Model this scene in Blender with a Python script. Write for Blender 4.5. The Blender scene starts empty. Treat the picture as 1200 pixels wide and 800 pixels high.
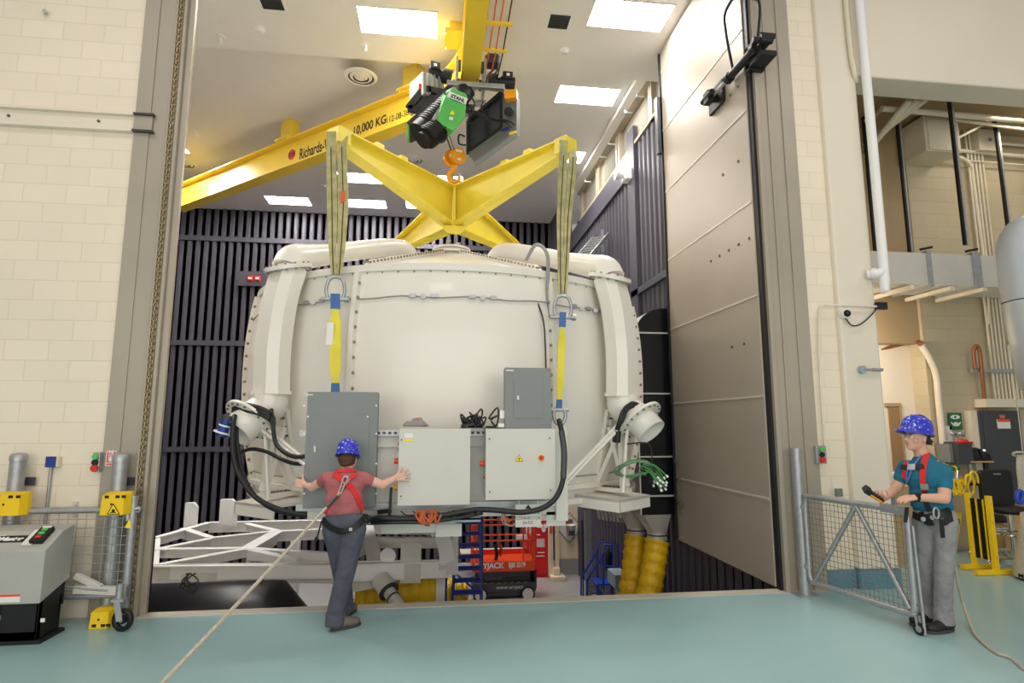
import bpy, bmesh, math, random
from mathutils import Vector, Matrix, Quaternion, noise
random.seed(7)
S = bpy.context.scene
col = S.collection
V = Vector
PI = math.pi
# ------------------------------------------------------------ camera
FPX = 680.0; YAW = math.radians(7.2); PITCH = math.atan(95/680.0); CH = 1.8
CF = V((math.sin(YAW)*math.cos(PITCH), math.cos(YAW)*math.cos(PITCH), math.sin(PITCH)))
CR = V((math.cos(YAW), -math.sin(YAW), 0)); CU = CR.cross(CF); CO = V((0, 0, CH))
cd = bpy.data.cameras.new('camera'); cam = bpy.data.objects.new('camera', cd); col.objects.link(cam)
cd.sensor_width = 36; cd.lens = FPX*36/1200; cd.clip_end = 200
cam.matrix_world = Matrix.Translation(CO) @ Matrix((CR, CU, -CF)).transposed().to_4x4()
S.camera = cam
# ------------------------------------------------------------ world, exposure, hall lamps
W = bpy.data.worlds.new('world'); S.world = W; W.use_nodes = True
W.node_tree.nodes['Background'].inputs[0].default_value = (1.0, 0.94, 0.86, 1)
W.node_tree.nodes['Background'].inputs[1].default_value = 0.36
S.view_settings.view_transform = 'Standard'; S.view_settings.look = 'None'
S.view_settings.exposure = 0.0; S.view_settings.gamma = 1; S.view_settings.use_curve_mapping = False
PANEL_STRENGTH = 46.0
def area(name, loc, size, power, color=(1, .93, .84), rot=(0, 0, 0)):
    l = bpy.data.lights.new(name, 'AREA'); l.shape = 'RECTANGLE'; l.size, l.size_y = size; l.energy = power; l.color = color
    o = bpy.data.objects.new(name, l); o.location = loc; o.rotation_euler = rot; col.objects.link(o); return o
for k, (x, y, pw) in enumerate([(-4, 1.5, 78), (2, 1.5, 92), (7, 2.2, 56), (-1, -2, 90)]):
    area('hall_lamp_light', (x, y, 8.3), (2.2, 1.2), pw)
area('hall_fill_light', (0, -4.6, 3.4), (14, 5), 560, (1, .955, .89), (math.radians(99), 0, 0))   # added fill behind the camera, brightens the tank front and chamber ceiling

def at(u, v, X=None, Y=None, Z=None, D=None):
    d = CR*(u-600) + CU*(400-v) + CF*FPX
    if X is not None: t = (X-CO.x)/d.x
    elif Y is not None: t = (Y-CO.y)/d.y
    elif Z is not None: t = (Z-CO.z)/d.z
    else: t = D/FPX
    return CO + d*t
def aY(u, v, y): return at(u, v, Y=y)
def aZ(u, v, z): return at(u, v, Z=z)

# ------------------------------------------------------------ materials
def lin(c): return tuple(((x/255)/12.92 if x/255 <= .04045 else ((x/255+.055)/1.055)**2.4) for x in c)
MATS = {}
def mat(name, rgb, rough=.5, metal=0.0, var=.06, scale=3.0, bump=0.0, bscale=40.0, emit=0, coat=0.0, alpha=1.0, spec=.5):
    if name in MATS: return MATS[name]
    m = bpy.data.materials.new(name); m.use_nodes = True; n = m.node_tree.nodes; l = m.node_tree.links
    b = n['Principled BSDF']; c = lin(rgb)
    b.inputs['Roughness'].default_value = rough; b.inputs['Metallic'].default_value = metal
    b.inputs['Specular IOR Level'].default_value = spec
    b.inputs['Coat Weight'].default_value = coat
    tc = n.new('ShaderNodeTexCoord')
    nz = n.new('ShaderNodeTexNoise'); nz.inputs['Scale'].default_value = scale; nz.inputs['Detail'].default_value = 4
    l.new(tc.outputs['Object'], nz.inputs['Vector'])
    r = n.new('ShaderNodeValToRGB'); r.color_ramp.elements[0].position = .3; r.color_ramp.elements[1].position = .7
    r.color_ramp.elements[0].color = (*[x*(1-var) for x in c], 1); r.color_ramp.elements[1].color = (*[min(1, x*(1+var)) for x in c], 1)
    l.new(nz.outputs['Fac'], r.inputs['Fac']); l.new(r.outputs['Color'], b.inputs['Base Color'])
    if emit:
        b.inputs['Emission Color'].default_value = (1, .97, .92, 1) if emit > 1 else (*c, 1); b.inputs['Emission Strength'].default_value = emit
    if bump:
        n2 = n.new('ShaderNodeTexNoise'); n2.inputs['Scale'].default_value = bscale; n2.inputs['Detail'].default_value = 3
        l.new(tc.outputs['Object'], n2.inputs['Vector'])
        bp = n.new('ShaderNodeBump'); bp.inputs['Strength'].default_value = bump; bp.inputs['Distance'].default_value = .03
        l.new(n2.outputs['Fac'], bp.inputs['Height']); l.new(bp.outputs['Normal'], b.inputs['Normal'])
    if alpha < 1: b.inputs['Alpha'].default_value = alpha
    MATS[name] = m; return m

def block_mat(name, rgb, plane='xz', bw=.4, bh=.2, off=0, rough=.55, strength=.35):
    m = mat(name, rgb, rough, var=.03, scale=1.2)
    n = m.node_tree.nodes; l = m.node_tree.links; b = n['Principled BSDF']
    tc = n.new('ShaderNodeTexCoord'); sp = n.new('ShaderNodeSeparateXYZ'); cb = n.new('ShaderNodeCombineXYZ')
    l.new(tc.outputs['Object'], sp.inputs[0])
    l.new(sp.outputs['X' if plane == 'xz' else 'Y'], cb.inputs['X']); l.new(sp.outputs['Z'], cb.inputs['Y'])
    br = n.new('ShaderNodeTexBrick'); br.inputs['Scale'].default_value = 1; br.inputs['Brick Width'].default_value = bw; br.inputs['Row Height'].default_value = bh
    br.inputs['Mortar Size'].default_value = .006; br.inputs['Mortar Smooth'].default_value = .6
    br.inputs['Color1'].default_value = (.94, .94, .94, 1); br.inputs['Color2'].default_value = (1, 1, 1, 1); br.inputs['Mortar'].default_value = (.86, .84, .8, 1)
    l.new(cb.outputs[0], br.inputs['Vector'])
    mx = n.new('ShaderNodeMix'); mx.data_type = 'RGBA'; mx.blend_type = 'MULTIPLY'; mx.inputs[0].default_value = .8
    src = b.inputs['Base Color'].links[0].from_socket
    l.new(src, mx.inputs[6]); l.new(br.outputs['Color'], mx.inputs[7]); l.new(mx.outputs[2], b.inputs['Base Color'])
    bp = n.new('ShaderNodeBump'); bp.inputs['Strength'].default_value = strength; bp.inputs['Distance'].default_value = .012; bp.invert = True
    l.new(br.outputs['Fac'], bp.inputs['Height']); l.new(bp.outputs['Normal'], b.inputs['Normal'])
    return m

CREAM = (233, 226, 211)
M = dict(
 block=block_mat('painted_block', (240, 228, 207)),
 plaster=mat('smooth_painted_concrete', (230, 220, 203), .5, var=.03, scale=.8, bump=.05, bscale=3),
 ceil=mat('white_ceiling_board', (238, 236, 236), .75, var=.015),
 taupe=mat('taupe_painted_steel', (172, 162, 147), .42, var=.05, scale=1.5, metal=.15),
 door=mat('grey_steel_door', (178, 167, 153), .44, spec=.3, metal=.2, var=.04, scale=1.0, bump=.02, bscale=2),
 seam=mat('door_seam', (212, 204, 192), .5, metal=.3),
 siding=mat('black_corrugated_siding', (76, 72, 84), .5, var=.12, scale=.7),
 black=mat('matte_black', (18, 18, 20), .55, var=.2),
 blackgloss=mat('black_sheet_metal', (34, 37, 42), .22, metal=.5, var=.15, scale=2),
 floor=mat('teal_epoxy_floor', (153, 187, 190), .28, var=.05, scale=.9, bump=.02, bscale=2.5),
 lowfloor=mat('grey_lower_floor', (165, 162, 162), .25, var=.06, scale=.7),
 curb=mat('beige_threshold', (190, 182, 168), .6, var=.08, scale=3),
 blueband=mat('blue_floor_paint', (92, 140, 158), .4),
 tank=mat('tank_white_paint', (232, 228, 219), .33, var=.02, scale=.8, coat=.2),
 white=mat('white_paint', (240, 239, 238), .45, var=.02),
 offw=mat('off_white_steel', (214, 212, 204), .42, var=.02),
 cab=mat('light_grey_cabinet', (205, 204, 196), .45, var=.02),
 gcab=mat('grey_cabinet', (124, 129, 129), .45, var=.03),
 yellow=mat('crane_yellow', (250, 214, 66), .28, var=.03, coat=.4),
 syellow=mat('spreader_yellow', (242, 220, 70), .4, var=.05),
 hookyel=mat('hook_block_yellow', (240, 160, 20), .35),
 safeyel=mat('safety_yellow', (245, 205, 25), .45, var=.05),
 ductyel=mat('flexible_duct_yellow', (240, 195, 25), .42, var=.1, scale=9, bump=.6, bscale=14),
 sling=mat('worn_sling_webbing', (176, 170, 120), .8, var=.22, scale=9, bump=.3, bscale=90),
 slingdark=mat('sling_seam_dark', (70, 66, 50), .85),
 slingyel=mat('yellow_sling_webbing', (228, 214, 70), .75, var=.1, bump=.3, bscale=80),
 slingblue=mat('blue_sling_loop', (70, 110, 165), .75, var=.1),
 orange=mat('orange_tag', (222, 92, 40), .5),
 green=mat('hoist_green', (90, 190, 95), .4, var=.03),
 steel=mat('galvanised_steel', (172, 174, 176), .38, metal=.55, var=.12, scale=14),
 chrome=mat('chrome', (215, 215, 215), .12, metal=1),
 silver=mat('silver_duct_metal', (214, 211, 203), .36, metal=.3, var=.06, scale=2),
 cable=mat('black_rubber_cable', (26, 26, 28), .5, var=.2),
 greyc=mat('grey_cable', (150, 148, 145), .6),
 orc=mat('orange_cable', (176, 84, 42), .5),
 grnc=mat('green_cable', (72, 150, 80), .5),
 red=mat('red_plastic', (212, 44, 34), .4),
 redorange=mat('lift_orange', (232, 78, 34), .42),
 redcab=mat('red_cabinet_paint', (208, 30, 38), .38),
 blue=mat('ladder_blue', (32, 66, 170), .4),
 bluebox=mat('blue_box', (24, 62, 140), .45),
 darkgrey=mat('dark_grey_steel', (62, 64, 70), .45, var=.1),
 pconduit=mat('beige_conduit', (222, 212, 190), .5),
 pwhite=mat('white_plastic', (240, 240, 240), .4),
 emis=mat('light_diffuser', (255, 252, 246), .5, emit=PANEL_STRENGTH),
 helmet=mat('hard_hat_blue', (38, 52, 190), .28, var=.08, coat=.3),
 skin=mat('skin', (216, 166, 142), .55, var=.04, scale=12),
 skin2=mat('skin_fair', (226, 178, 158), .55, var=.04, scale=12),
 hair=mat('brown_hair', (84, 54, 36), .6, var=.3, scale=40, bump=.5, bscale=120),
 hair2=mat('dark_hair', (46, 34, 28), .6, var=.3, scale=40, bump=.5, bscale=120),
 pink=mat('dusty_pink_shirt', (170, 96, 100), .85, var=.12, scale=9, bump=1.0, bscale=11),
 teal=mat('teal_shirt', (24, 104, 130), .85, var=.12, scale=8, bump=1.0, bscale=9),
 slate=mat('slate_trousers', (82, 82, 96), .85, var=.14, scale=7, bump=1.0, bscale=9),
 greyp=mat('grey_trousers', (142, 140, 142), .85, var=.12, scale=7, bump=1.0, bscale=9),
 shoe=mat('tan_grey_shoe', (112, 104, 94), .75, var=.15, scale=20),
 boot=mat('black_boot', (28, 26, 26), .5, var=.15, scale=20),
 sole=mat('boot_sole', (66, 62, 58), .8),
 harness=mat('red_harness', (214, 40, 38), .7, bump=.3, bscale=150),
 rope=mat('rope_beige', (208, 198, 178), .85, var=.15, scale=60, bump=.8, bscale=120),
 tan=mat('tan_wall', (172, 148, 112), .6, var=.03),
 beigewall=block_mat('beige_room_block', (192, 179, 150)),
 brown=mat('brown_door', (150, 118, 84), .5, var=.04),
 bluegrey=mat('blue_grey_duct', (200, 206, 212), .4, metal=.2, var=.03),
 lblue=mat('light_blue_grey', (150, 170, 178), .45),
 signgreen=mat('sign_green', (14, 104, 66), .5),
 signred=mat('sign_red', (224, 96, 84), .5),
 signblue=mat('sign_blue', (50, 60, 150), .5),
 paper=mat('paper', (232, 230, 224), .7),
 wood=mat('plywood', (186, 150, 100), .6, var=.12, scale=6),
 glass=mat('window_glass', (200, 196, 180), .08, var=.03, alpha=.35),
 winroom=mat('room_behind_glass', (200, 188, 158), .7),
 wframe=mat('window_frame_taupe', (176, 162, 140), .5),
 bolt=mat('bolt_brass', (150, 136, 110), .4, metal=.6),
 boltdark=mat('bolt_dark', (110, 104, 92), .5, metal=.5),
 screen=mat('phone_screen', (190, 200, 225), .3, emit=.9),
 chainm=mat('chain_brass', (168, 150, 112), .42, metal=.7, var=.3, scale=60),
 cond=mat('conductor_orange', (206, 92, 48), .5),
 triyel=mat('warning_yellow', (250, 220, 30), .5),
 txtblk=mat('ink_black', (20, 20, 22), .6),
)

# ------------------------------------------------------------ mesh builder
class MB:
    def __init__(s): s.v = []; s.f = []; s.sm = []; s.mi = []; s.m = 0
    def _add(s, vs, fs, smooth=False):
        o = len(s.v); s.v += [V(p) for p in vs]
        for f in fs: s.f.append([i+o for i in f]); s.sm.append(smooth); s.mi.append(s.m)
        return s
    def box(s, a, b):
        a = V(a); b = V(b)
        x0, x1 = sorted((a.x, b.x)); y0, y1 = sorted((a.y, b.y)); z0, z1 = sorted((a.z, b.z))
        return s._add([(x0,y0,z0),(x1,y0,z0),(x1,y1,z0),(x0,y1,z0),(x0,y0,z1),(x1,y0,z1),(x1,y1,z1),(x0,y1,z1)],
            [(0,3,2,1),(4,5,6,7),(0,1,5,4),(1,2,6,5),(2,3,7,6),(3,0,4,7)])
    def obox(s, c, ax, ay, az):     # oriented box: centre and three half-axis vectors
        c = V(c); ax = V(ax); ay = V(ay); az = V(az)
        if ax.cross(ay).dot(az) < 0: az = -az
        vs = [c+ax*i+ay*j+az*k for k in (-1, 1) for (i, j) in ((-1,-1),(1,-1),(1,1),(-1,1))]
        return s._add(vs, [(0,3,2,1),(4,5,6,7),(0,1,5,4),(1,2,6,5),(2,3,7,6),(3,0,4,7)])
    def bar(s, p, q, w, h, up=(0, 0, 1)):
        p = V(p); q = V(q); d = (q-p); L = d.length; d.normalize(); up = V(up)
        if abs(d.dot(up)) > .98: up = V((0, 1, 0))
        sd = d.cross(up).normalized(); u = sd.cross(d)
        return s.obox((p+q)/2, d*L/2, sd*w/2, u*h/2)
    def prism(s, pts, ext):         # planar polygon, extruded by a vector
        pts = [V(p) for p in pts]; e = V(ext); n = len(pts)
        nr = V((0, 0, 0))
        for i in range(n): nr += pts[i].cross(pts[(i+1) % n])
        if nr.dot(e) > 0: pts = pts[::-1]
        return s._add(pts+[p+e for p in pts], [list(range(n)), list(range(2*n-1, n-1, -1))]+[(i, i+n, (i+1) % n+n, (i+1) % n) for i in range(n)])
    def cyl(s, p, q, r0, r1=None, n=16, cap=True, smooth=True):
        p = V(p); q = V(q); r1 = r0 if r1 is None else r1; d = (q-p).normalized()
        a = d.orthogonal().normalized(); b = d.cross(a)
        vs = [p+(a*math.cos(t)+b*math.sin(t))*r0 for t in [2*PI*i/n for i in range(n)]]+[q+(a*math.cos(t)+b*math.sin(t))*r1 for t in [2*PI*i/n for i in range(n)]]
        s._add(vs, [(i, (i+1) % n, (i+1) % n+n, i+n) for i in range(n)], smooth)
        if cap: s._add(vs[:n], [list(range(n-1, -1, -1))]); s._add(vs[n:], [list(range(n))])
        return s
    def tube(s, pts, r, n=8, up=(0, 0, 1), rx=None, smooth=True, cap=True, sect=None):  # swept circle / custom section
        pts = [V(p) for p in pts]; m = len(pts); vs = []
        prev = None
        for i, p in enumerate(pts):
            d = (pts[min(i+1, m-1)]-pts[max(i-1, 0)]).normalized()
            if prev is None:
                u0 = V(up); 
                if abs(d.dot(u0)) > .95: u0 = V((1, 0, 0)) if abs(d.x) < .9 else V((0, 1, 0))
                a = (u0-d*d.dot(u0)).normalized()
            else:
                a = (prev-d*d.dot(prev)).normalized()
            prev = a; b = d.cross(a)
            rr = r[i] if isinstance(r, (list, tuple)) else r
            if sect: vs += [p+b*x*rr+a*y*rr for x, y in sect]
            else: vs += [p+(a*math.cos(2*PI*k/n)+b*math.sin(2*PI*k/n)*(rx or 1))*rr for k in range(n)]
        k = len(sect) if sect else n
        fs = [(i*k+j, i*k+(j+1) % k, (i+1)*k+(j+1) % k, (i+1)*k+j) for i in range(m-1) for j in range(k)]
        s._add(vs, fs, smooth)
        if cap: s._add(vs[:k], [list(range(k-1, -1, -1))]); s._add(vs[-k:], [list(range(k))])
        return s
    def lathe(s, prof, c=(0, 0, 0), n=48, axis=(0, 0, 1), smooth=True, closed=False):
        c = V(c); ax = V(axis).normalized(); a = ax.orthogonal().normalized(); b = ax.cross(a); m = len(prof); vs = []
        for r, z in prof: vs += [c+ax*z+(a*math.cos(2*PI*k/n)+b*math.sin(2*PI*k/n))*r for k in range(n)]
        fs = [(i*n+j, i*n+(j+1) % n, (i+1)*n+(j+1) % n, (i+1)*n+j) for i in range(m-1) for j in range(n)]
        if closed: fs += [((m-1)*n+j, (m-1)*n+(j+1) % n, (j+1) % n, j) for j in range(n)]
        return s._add(vs, fs, smooth)
    def ell(s, c, r, rot=None, n=16, m=10):
        c = V(c); r = V(r) if not isinstance(r, (int, float)) else V((r, r, r)); rot = rot or Matrix.Identity(3)
        vs = [c+rot @ V((0, 0, r.z))]
        for i in range(1, m):
            t = PI*i/m
            vs += [c+rot @ V((r.x*math.sin(t)*math.cos(2*PI*k/n), r.y*math.sin(t)*math.sin(2*PI*k/n), r.z*math.cos(t))) for k in range(n)]
        vs.append(c+rot @ V((0, 0, -r.z))); fs = [(0, 1+k, 1+(k+1) % n) for k in range(n)]
        for i in range(m-2): fs += [(1+i*n+k, 1+(i+1)*n+k, 1+(i+1)*n+(k+1) % n, 1+i*n+(k+1) % n) for k in range(n)]
        L = len(vs)-1; fs += [(L, 1+(m-2)*n+(k+1) % n, 1+(m-2)*n+k) for k in range(n)]
        return s._add(vs, fs, True)
    def caps(s, p, q, r0, r1, n=12):   # tapered capsule
        s.cyl(p, q, r0, r1, n); s.ell(p, r0, n=n, m=8); s.ell(q, r1, n=n, m=8); return s
    def mesh(s, name, mats):
        me = bpy.data.meshes.new(name); me.from_pydata([tuple(v) for v in s.v], [], s.f)
        me.polygons.foreach_set('use_smooth', s.sm); me.polygons.foreach_set('material_index', s.mi)
        for m in (mats if isinstance(mats, (list, tuple)) else [mats]): me.materials.append(m)
        me.update(); return me
def rootloc(o): return o.location if o.parent is None else V((0, 0, 0))
def put(name, me, parent=None):
    o = bpy.data.objects.new(name, me); col.objects.link(o)
    if parent is not None:
        o.parent = parent
        if parent.type == 'EMPTY': o.location = -V(parent.location)
        elif parent.get('_w'): pass
    return o
def part(name, mb, m, parent=None, bevel=0):
    o = put(name, mb.mesh(name, m), parent)
    if bevel:
        b = o.modifiers.new('bevel', 'BEVEL'); b.width = bevel; b.segments = 2; b.limit_method = 'ANGLE'
    return o
def tag(o, label, cat, group=None, kind=None):
    o['label'] = label; o['category'] = cat
    if group: o['group'] = group
    if kind: o['kind'] = kind
    return o
def thing(name, label, cat, loc=(0, 0, 0), group=None):
    o = bpy.data.objects.new(name, None); o.location = V(loc); o.empty_display_size = .1; col.objects.link(o)
    return tag(o, label, cat, group)
def struct(name, mb, m, bevel=0):
    o = part(name, mb, m, None, bevel); o['kind'] = 'structure'; return o
def kids(o): return [c for c in bpy.data.objects if c.parent == o]
def dup(o, loc, label, parent=None, rz=0):
    def rec(src, par):
        c = src.copy(); col.objects.link(c); c.parent = par
        for k in kids(src): rec(k, c)
        return c
    c = rec(o, None); c.location = V(loc); c.rotation_euler.z = rz; c['label'] = label; return c
def text(name, s, size, o, xd, yd, m, parent, ext=.002, align='LEFT', shear=0, sx=1, bold=0):
    cu = bpy.data.curves.new(name, 'FONT'); cu.body = s; cu.size = size; cu.extrude = ext; cu.align_x = align; cu.shear = shear; cu.offset = bold
    t = bpy.data.objects.new(name, cu); col.objects.link(t)
    bpy.context.view_layer.update()
    me = bpy.data.meshes.new_from_object(t.evaluated_get(bpy.context.evaluated_depsgraph_get()))
    bpy.data.objects.remove(t); bpy.data.curves.remove(cu)
    xd = V(xd).normalized(); yd = V(yd); yd = (yd-xd*yd.dot(xd)).normalized(); zd = xd.cross(yd)
    mw = Matrix((xd*sx, yd, zd)).transposed().to_4x4(); mw.translation = V(o)
    me.transform(mw); me.name = name; me.materials.clear(); me.materials.append(m)
    return put(name, me, parent)
def catmull(pts, n=8):
    pts = [V(p) for p in pts]; out = []
    for i in range(len(pts)-1):
        p0 = pts[max(i-1, 0)]; p1 = pts[i]; p2 = pts[i+1]; p3 = pts[min(i+2, len(pts)-1)]
        for k in range(n):
            t = k/n
            out.append(.5*((2*p1)+(p2-p0)*t+(2*p0-5*p1+4*p2-p3)*t*t+(3*p1-p0-3*p2+p3)*t**3))
    out.append(pts[-1]); return out
def cabl(name, pts, r, m, parent=None, n=8, sub=8): return part(name, MB().tube(catmull(pts, sub), r, n), m, parent)
def rrect(x0, z0, x1, z1, r, k=5):
    o = []
    for cx, cz, a in ((x1-r, z1-r, 0), (x0+r, z1-r, 90), (x0+r, z0+r, 180), (x1-r, z0+r, 270)):
        for i in range(k+1): t = math.radians(a+90*i/k); o.append((cx+r*math.cos(t), cz+r*math.sin(t)))
    return o
def blend(parts_mb, voxel, smooth=3):  # continuous skin over overlapping volumes
    me = parts_mb.mesh('tmp', M['skin']); o = bpy.data.objects.new('tmp', me); col.objects.link(o)
    r = o.modifiers.new('r', 'REMESH'); r.mode = 'VOXEL'; r.voxel_size = voxel; r.use_smooth_shade = True
    sm = o.modifiers.new('s', 'SMOOTH'); sm.iterations = smooth; sm.factor = .5
    bpy.context.view_layer.update()
    out = bpy.data.meshes.new_from_object(o.evaluated_get(bpy.context.evaluated_depsgraph_get()))
    bpy.data.objects.remove(o); bpy.data.meshes.remove(me)
    out.polygons.foreach_set('use_smooth', [True]*len(out.polygons)); out.materials.clear(); return out
def bxy(mb, u0, v0, u1, v1, y0, y1):
    a = aY(u0, v0, y0); b = aY(u1, v1, y0); return mb.box((a.x, y0, a.z), (b.x, y1, b.z))
def bput(name, mb, voxel, m, parent, smooth=3):
    me = blend(mb, voxel, smooth); me.name = name; me.materials.append(m); return put(name, me, parent)
# ============================================================ STRUCTURE
LY = 6.24; LOW = -2.4; CEIL = 8.4
struct('floor', MB().box((-9, -5, -.35), (13, LY-.16, 0)).box((4.3, LY-.16, -.35), (13, 11, 0)).box((-9, LY-.16, -.35), (-2.75, LY+.0, 0)), M['floor'])
struct('trim_1', MB().box((-2.75, LY-.16, -.35), (4.3, LY, .004)), M['curb'])
struct('floor_lower', MB().box((-9.6, LY-.9, LOW-.2), (4.9, 19, LOW)), M['lowfloor'])
struct('wall_ledge', MB().box((-9, LY-.3, LOW), (4.3, LY-.02, -.35)), M['plaster'])
# left block wall
struct('wall_left', MB().box((-9, 6.17, 0), (-3.2, 6.25, CEIL)), M['block'])
# left door frame: face with rebates, return and edge lips
f = MB(); f.box((-3.2, 6.15, 0), (-2.80, 6.25, CEIL)).box((-2.80, 6.12, 0), (-2.77, 6.25, CEIL)).box((-2.77, 6.17, 0), (-2.71, 6.22, CEIL))
f.box((-3.2, 6.135, 0), (-3.05, 6.15, CEIL)).box((-2.88, 6.12, 0), (-2.86, 6.15, CEIL))
struct('trim_2', f, M['taupe'], .004)
struct('trim_3', MB().box((-2.77, 6.22, LOW), (-2.71, 6.25, 2.3)), M['black'])
# right door frame
f = MB(); f.box((3.74, 6.15, 0), (4.24, 6.75, CEIL)).box((3.9, 6.13, 0), (3.93, 6.15, CEIL)).box((4.08, 6.13, 0), (4.24, 6.15, CEIL)).box((3.74, 6.11, 0), (3.79, 6.15, CEIL))
struct('trim_4', f, M['taupe'], .004)
struct('trim_5', MB().box((3.705, 6.16, 0), (3.735, 6.3, CEIL)), M['black'])
# right block wall strip, smooth column, header beam
struct('wall_right', MB().box((4.24, 6.17, .2), (4.6, 6.6, CEIL)), M['block'])
f = MB(); f.box((4.6, 6.1, .2), (5.08, 6.62, CEIL)); struct('column', f, M['plaster'], .03)
struct('baseboard_right', MB().box((4.24, 6.16, 0), (4.6, 6.6, .2)).box((4.6, 6.09, 0), (5.09, 6.62, .2)), M['blueband'])
struct('wall_header', MB().box((5.08, 6.1, 6.07), (13, 6.5, CEIL)), M['plaster'], .02)
struct('wall_lintel', MB().box((-9, 6.2, 7.6), (4.6, 6.75, CEIL+.05)), M['taupe'])
# chamber shell: corrugated siding
def corrugated(axis, a0, a1, z0, z1, fixed, sign, pitch=.24, dep=.045):
    pts = []; x = a0
    while x < a1:
        for dx, d in ((0, 0), (.07, 0), (.10, dep), (.19, dep), (.22, 0)): 
            if x+dx <= a1: pts.append((x+dx, d))
        x += pitch
    pts.append((a1, 0)); vs = []; n = len(pts)
    for z in (z0, z1):
        for p, d in pts: vs.append((p, fixed+sign*d, z) if axis == 'x' else (fixed+sign*d, p, z))
    fs = [(i, i+1, i+1+n, i+n) for i in range(n-1)]
    return vs, fs
def siding(name, axis, a0, a1, z0, z1, fixed, sign):
    mb = MB(); vs, fs = corrugated(axis, a0, a1, z0, z1, fixed, sign); mb._add(vs, fs)
    b = .12*-sign
    if axis == 'x': mb.box((a0, fixed, z0), (a1, fixed+b, z1))
    else: mb.box((fixed, a0, z0), (fixed+b, a1, z1))
    return struct(name, mb, M['siding'])
siding('wall_back', 'x', -9.5, 4.0, LOW, CEIL, 18.4, -1)
struct('wall_back_band', MB().box((-9.5, 18.30, 7.35), (4.0, 18.36, 7.5)).box((-9.5, 18.30, 4.1), (4.0, 18.36, 4.25)).box((-9.5, 18.30, .95), (4.0, 18.36, 1.1)), M['siding'])
siding('wall_side_left', 'y', 6.25, 18.4, LOW, CEIL, -9.4, 1)
siding('wall_side_right', 'y', 6.75, 10.9, LOW, 7.5, 4.0, -1)
siding('wall_side_right_far', 'y', 11.3, 18.4, LOW, 7.5, 4.0, -1)
struct('wall_side_post', MB().box((3.9, 10.9, LOW), (4.12, 11.3, 7.9)), M['siding'])
struct('wall_side_band', MB().box((3.9, 6.75, 4.33), (3.95, 18.4, 4.46)).box((3.9, 11.3, 6.95), (3.96, 18.4, 7.02)).box((3.92, 11.3, 7.02), (3.96, 18.4, 7.5)), M['siding'])
struct('wall_side_end', MB().box((3.6, 16.9, 3.2), (4.0, 18.4, CEIL)), M['siding'])
# glazed gallery above the siding on the right
struct('wall_gallery', MB().box((4.9, 6.75, 7.4), (5.0, 15.6, CEIL)), M['winroom'])
struct('trim_6', MB().box((3.92, 6.75, 7.5), (4.1, 15.6, 7.56)).box((3.86, 6.75, CEIL-.12), (4.1, 15.6, CEIL)), M['wframe'])
for i, (a, b) in enumerate([(7.5, 9.9), (10.1, 11.9), (12.2, 13.6), (13.9, 15.4)]):
    w = struct('window_%d' % (i+1), MB().box((4.0, a, 7.56), (4.02, b, CEIL-.12)), M['glass'])
    g = MB()
    for y in (a-.12, b): g.box((3.93, y, 7.5), (4.08, y+.1, CEIL-.1))
    part('window_frame', g, M['wframe'], w)
# ceilings
struct('ceiling', MB().box((-9.5, 9.72, CEIL), (4.9, 18.4, CEIL+.2)), M['ceil'])
struct('ceiling_near', MB().box((-9.5, 6.5, CEIL-.25), (4.0, 9.72, CEIL+.2)), M['ceil'])
struct('ceiling_trim', MB().box((3.66, 9.72, CEIL-.1), (3.95, 15.6, CEIL)), M['ceil'])
# big hinged steel door, swung open into the chamber
f = MB().box((3.69, 6.24, 0.02), (3.86, 8.84, 8.12))
d = struct('door_1', f, M['door'], .006)
f = MB()
for z in (.95, 2.1, 3.28, 4.43, 5.6, 6.68, 7.75): f.box((3.682, 6.26, z-.012), (3.692, 8.83, z+.012))
part('seam', f, M['seam'], d)
f = MB()
for z, ys in ((5.05, [6.5, 6.9]), (4.0, [6.35, 6.6, 6.85, 7.1, 7.35]), (2.75, [6.6, 6.9]), (6.0, [6.4, 6.6, 6.8])):
    for y in ys: f.cyl((3.694, y, z+(y-6.3)*0), (3.678, y, z), .018, n=10)
for (u, v) in ((794, 540), (797, 562), (799, 590)): 
    p = at(u, v, X=3.68); f.box(p-V((.05, .03, .02)), p+V((.02, .03, .03)))
part('bolt', f, M['boltdark'], d)
f = MB().box((3.66, 8.84, .05), (3.88, 8.875, 8.1)); part('edge_seal', f, M['black'], d)
f = MB()
for y0, z in ((8.86, 6.3),): f.box((3.6, 8.84, z), (3.72, 8.95, z+1.0))
part('latch_box', f, M['darkgrey'], d)
# door actuator
p0 = aY(891, 50, 5.78); p1 = at(834, 114, X=3.6); dd = (p1-p0).normalized()
T = thing('door_actuator', 'black hydraulic cylinder pushing the tall steel door open, chrome rod extended', 'actuator', p0)
mid = p0.lerp(p1, .62)
part('cylinder', MB().cyl(p0+dd*.08, mid, .05, n=18).cyl(mid-dd*.05, mid+dd*.03, .065, n=18).cyl(p0+dd*.08, p0+dd*.16, .065, n=18), M['black'], T)
part('rod', MB().cyl(mid, p1, .026, n=14), M['steel'], T)
part('mounting_plate', MB().box(p0+V((0, .0, -.14)), p0+V((.2, .33, -.08))).box(p0+V((0, .0, .08)), p0+V((.2, .33, .14))).box(p0+V((.0, .26, -.16)), p0+V((.2, .33, .16))).box(p0+V((-.04, -.1, -.05)), p0+V((.05, .0, .05))).cyl(p0+V((-.12, -.04, 0)), p0+V((.12, -.04, 0)), .035), M['black'], T, .005)
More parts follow.
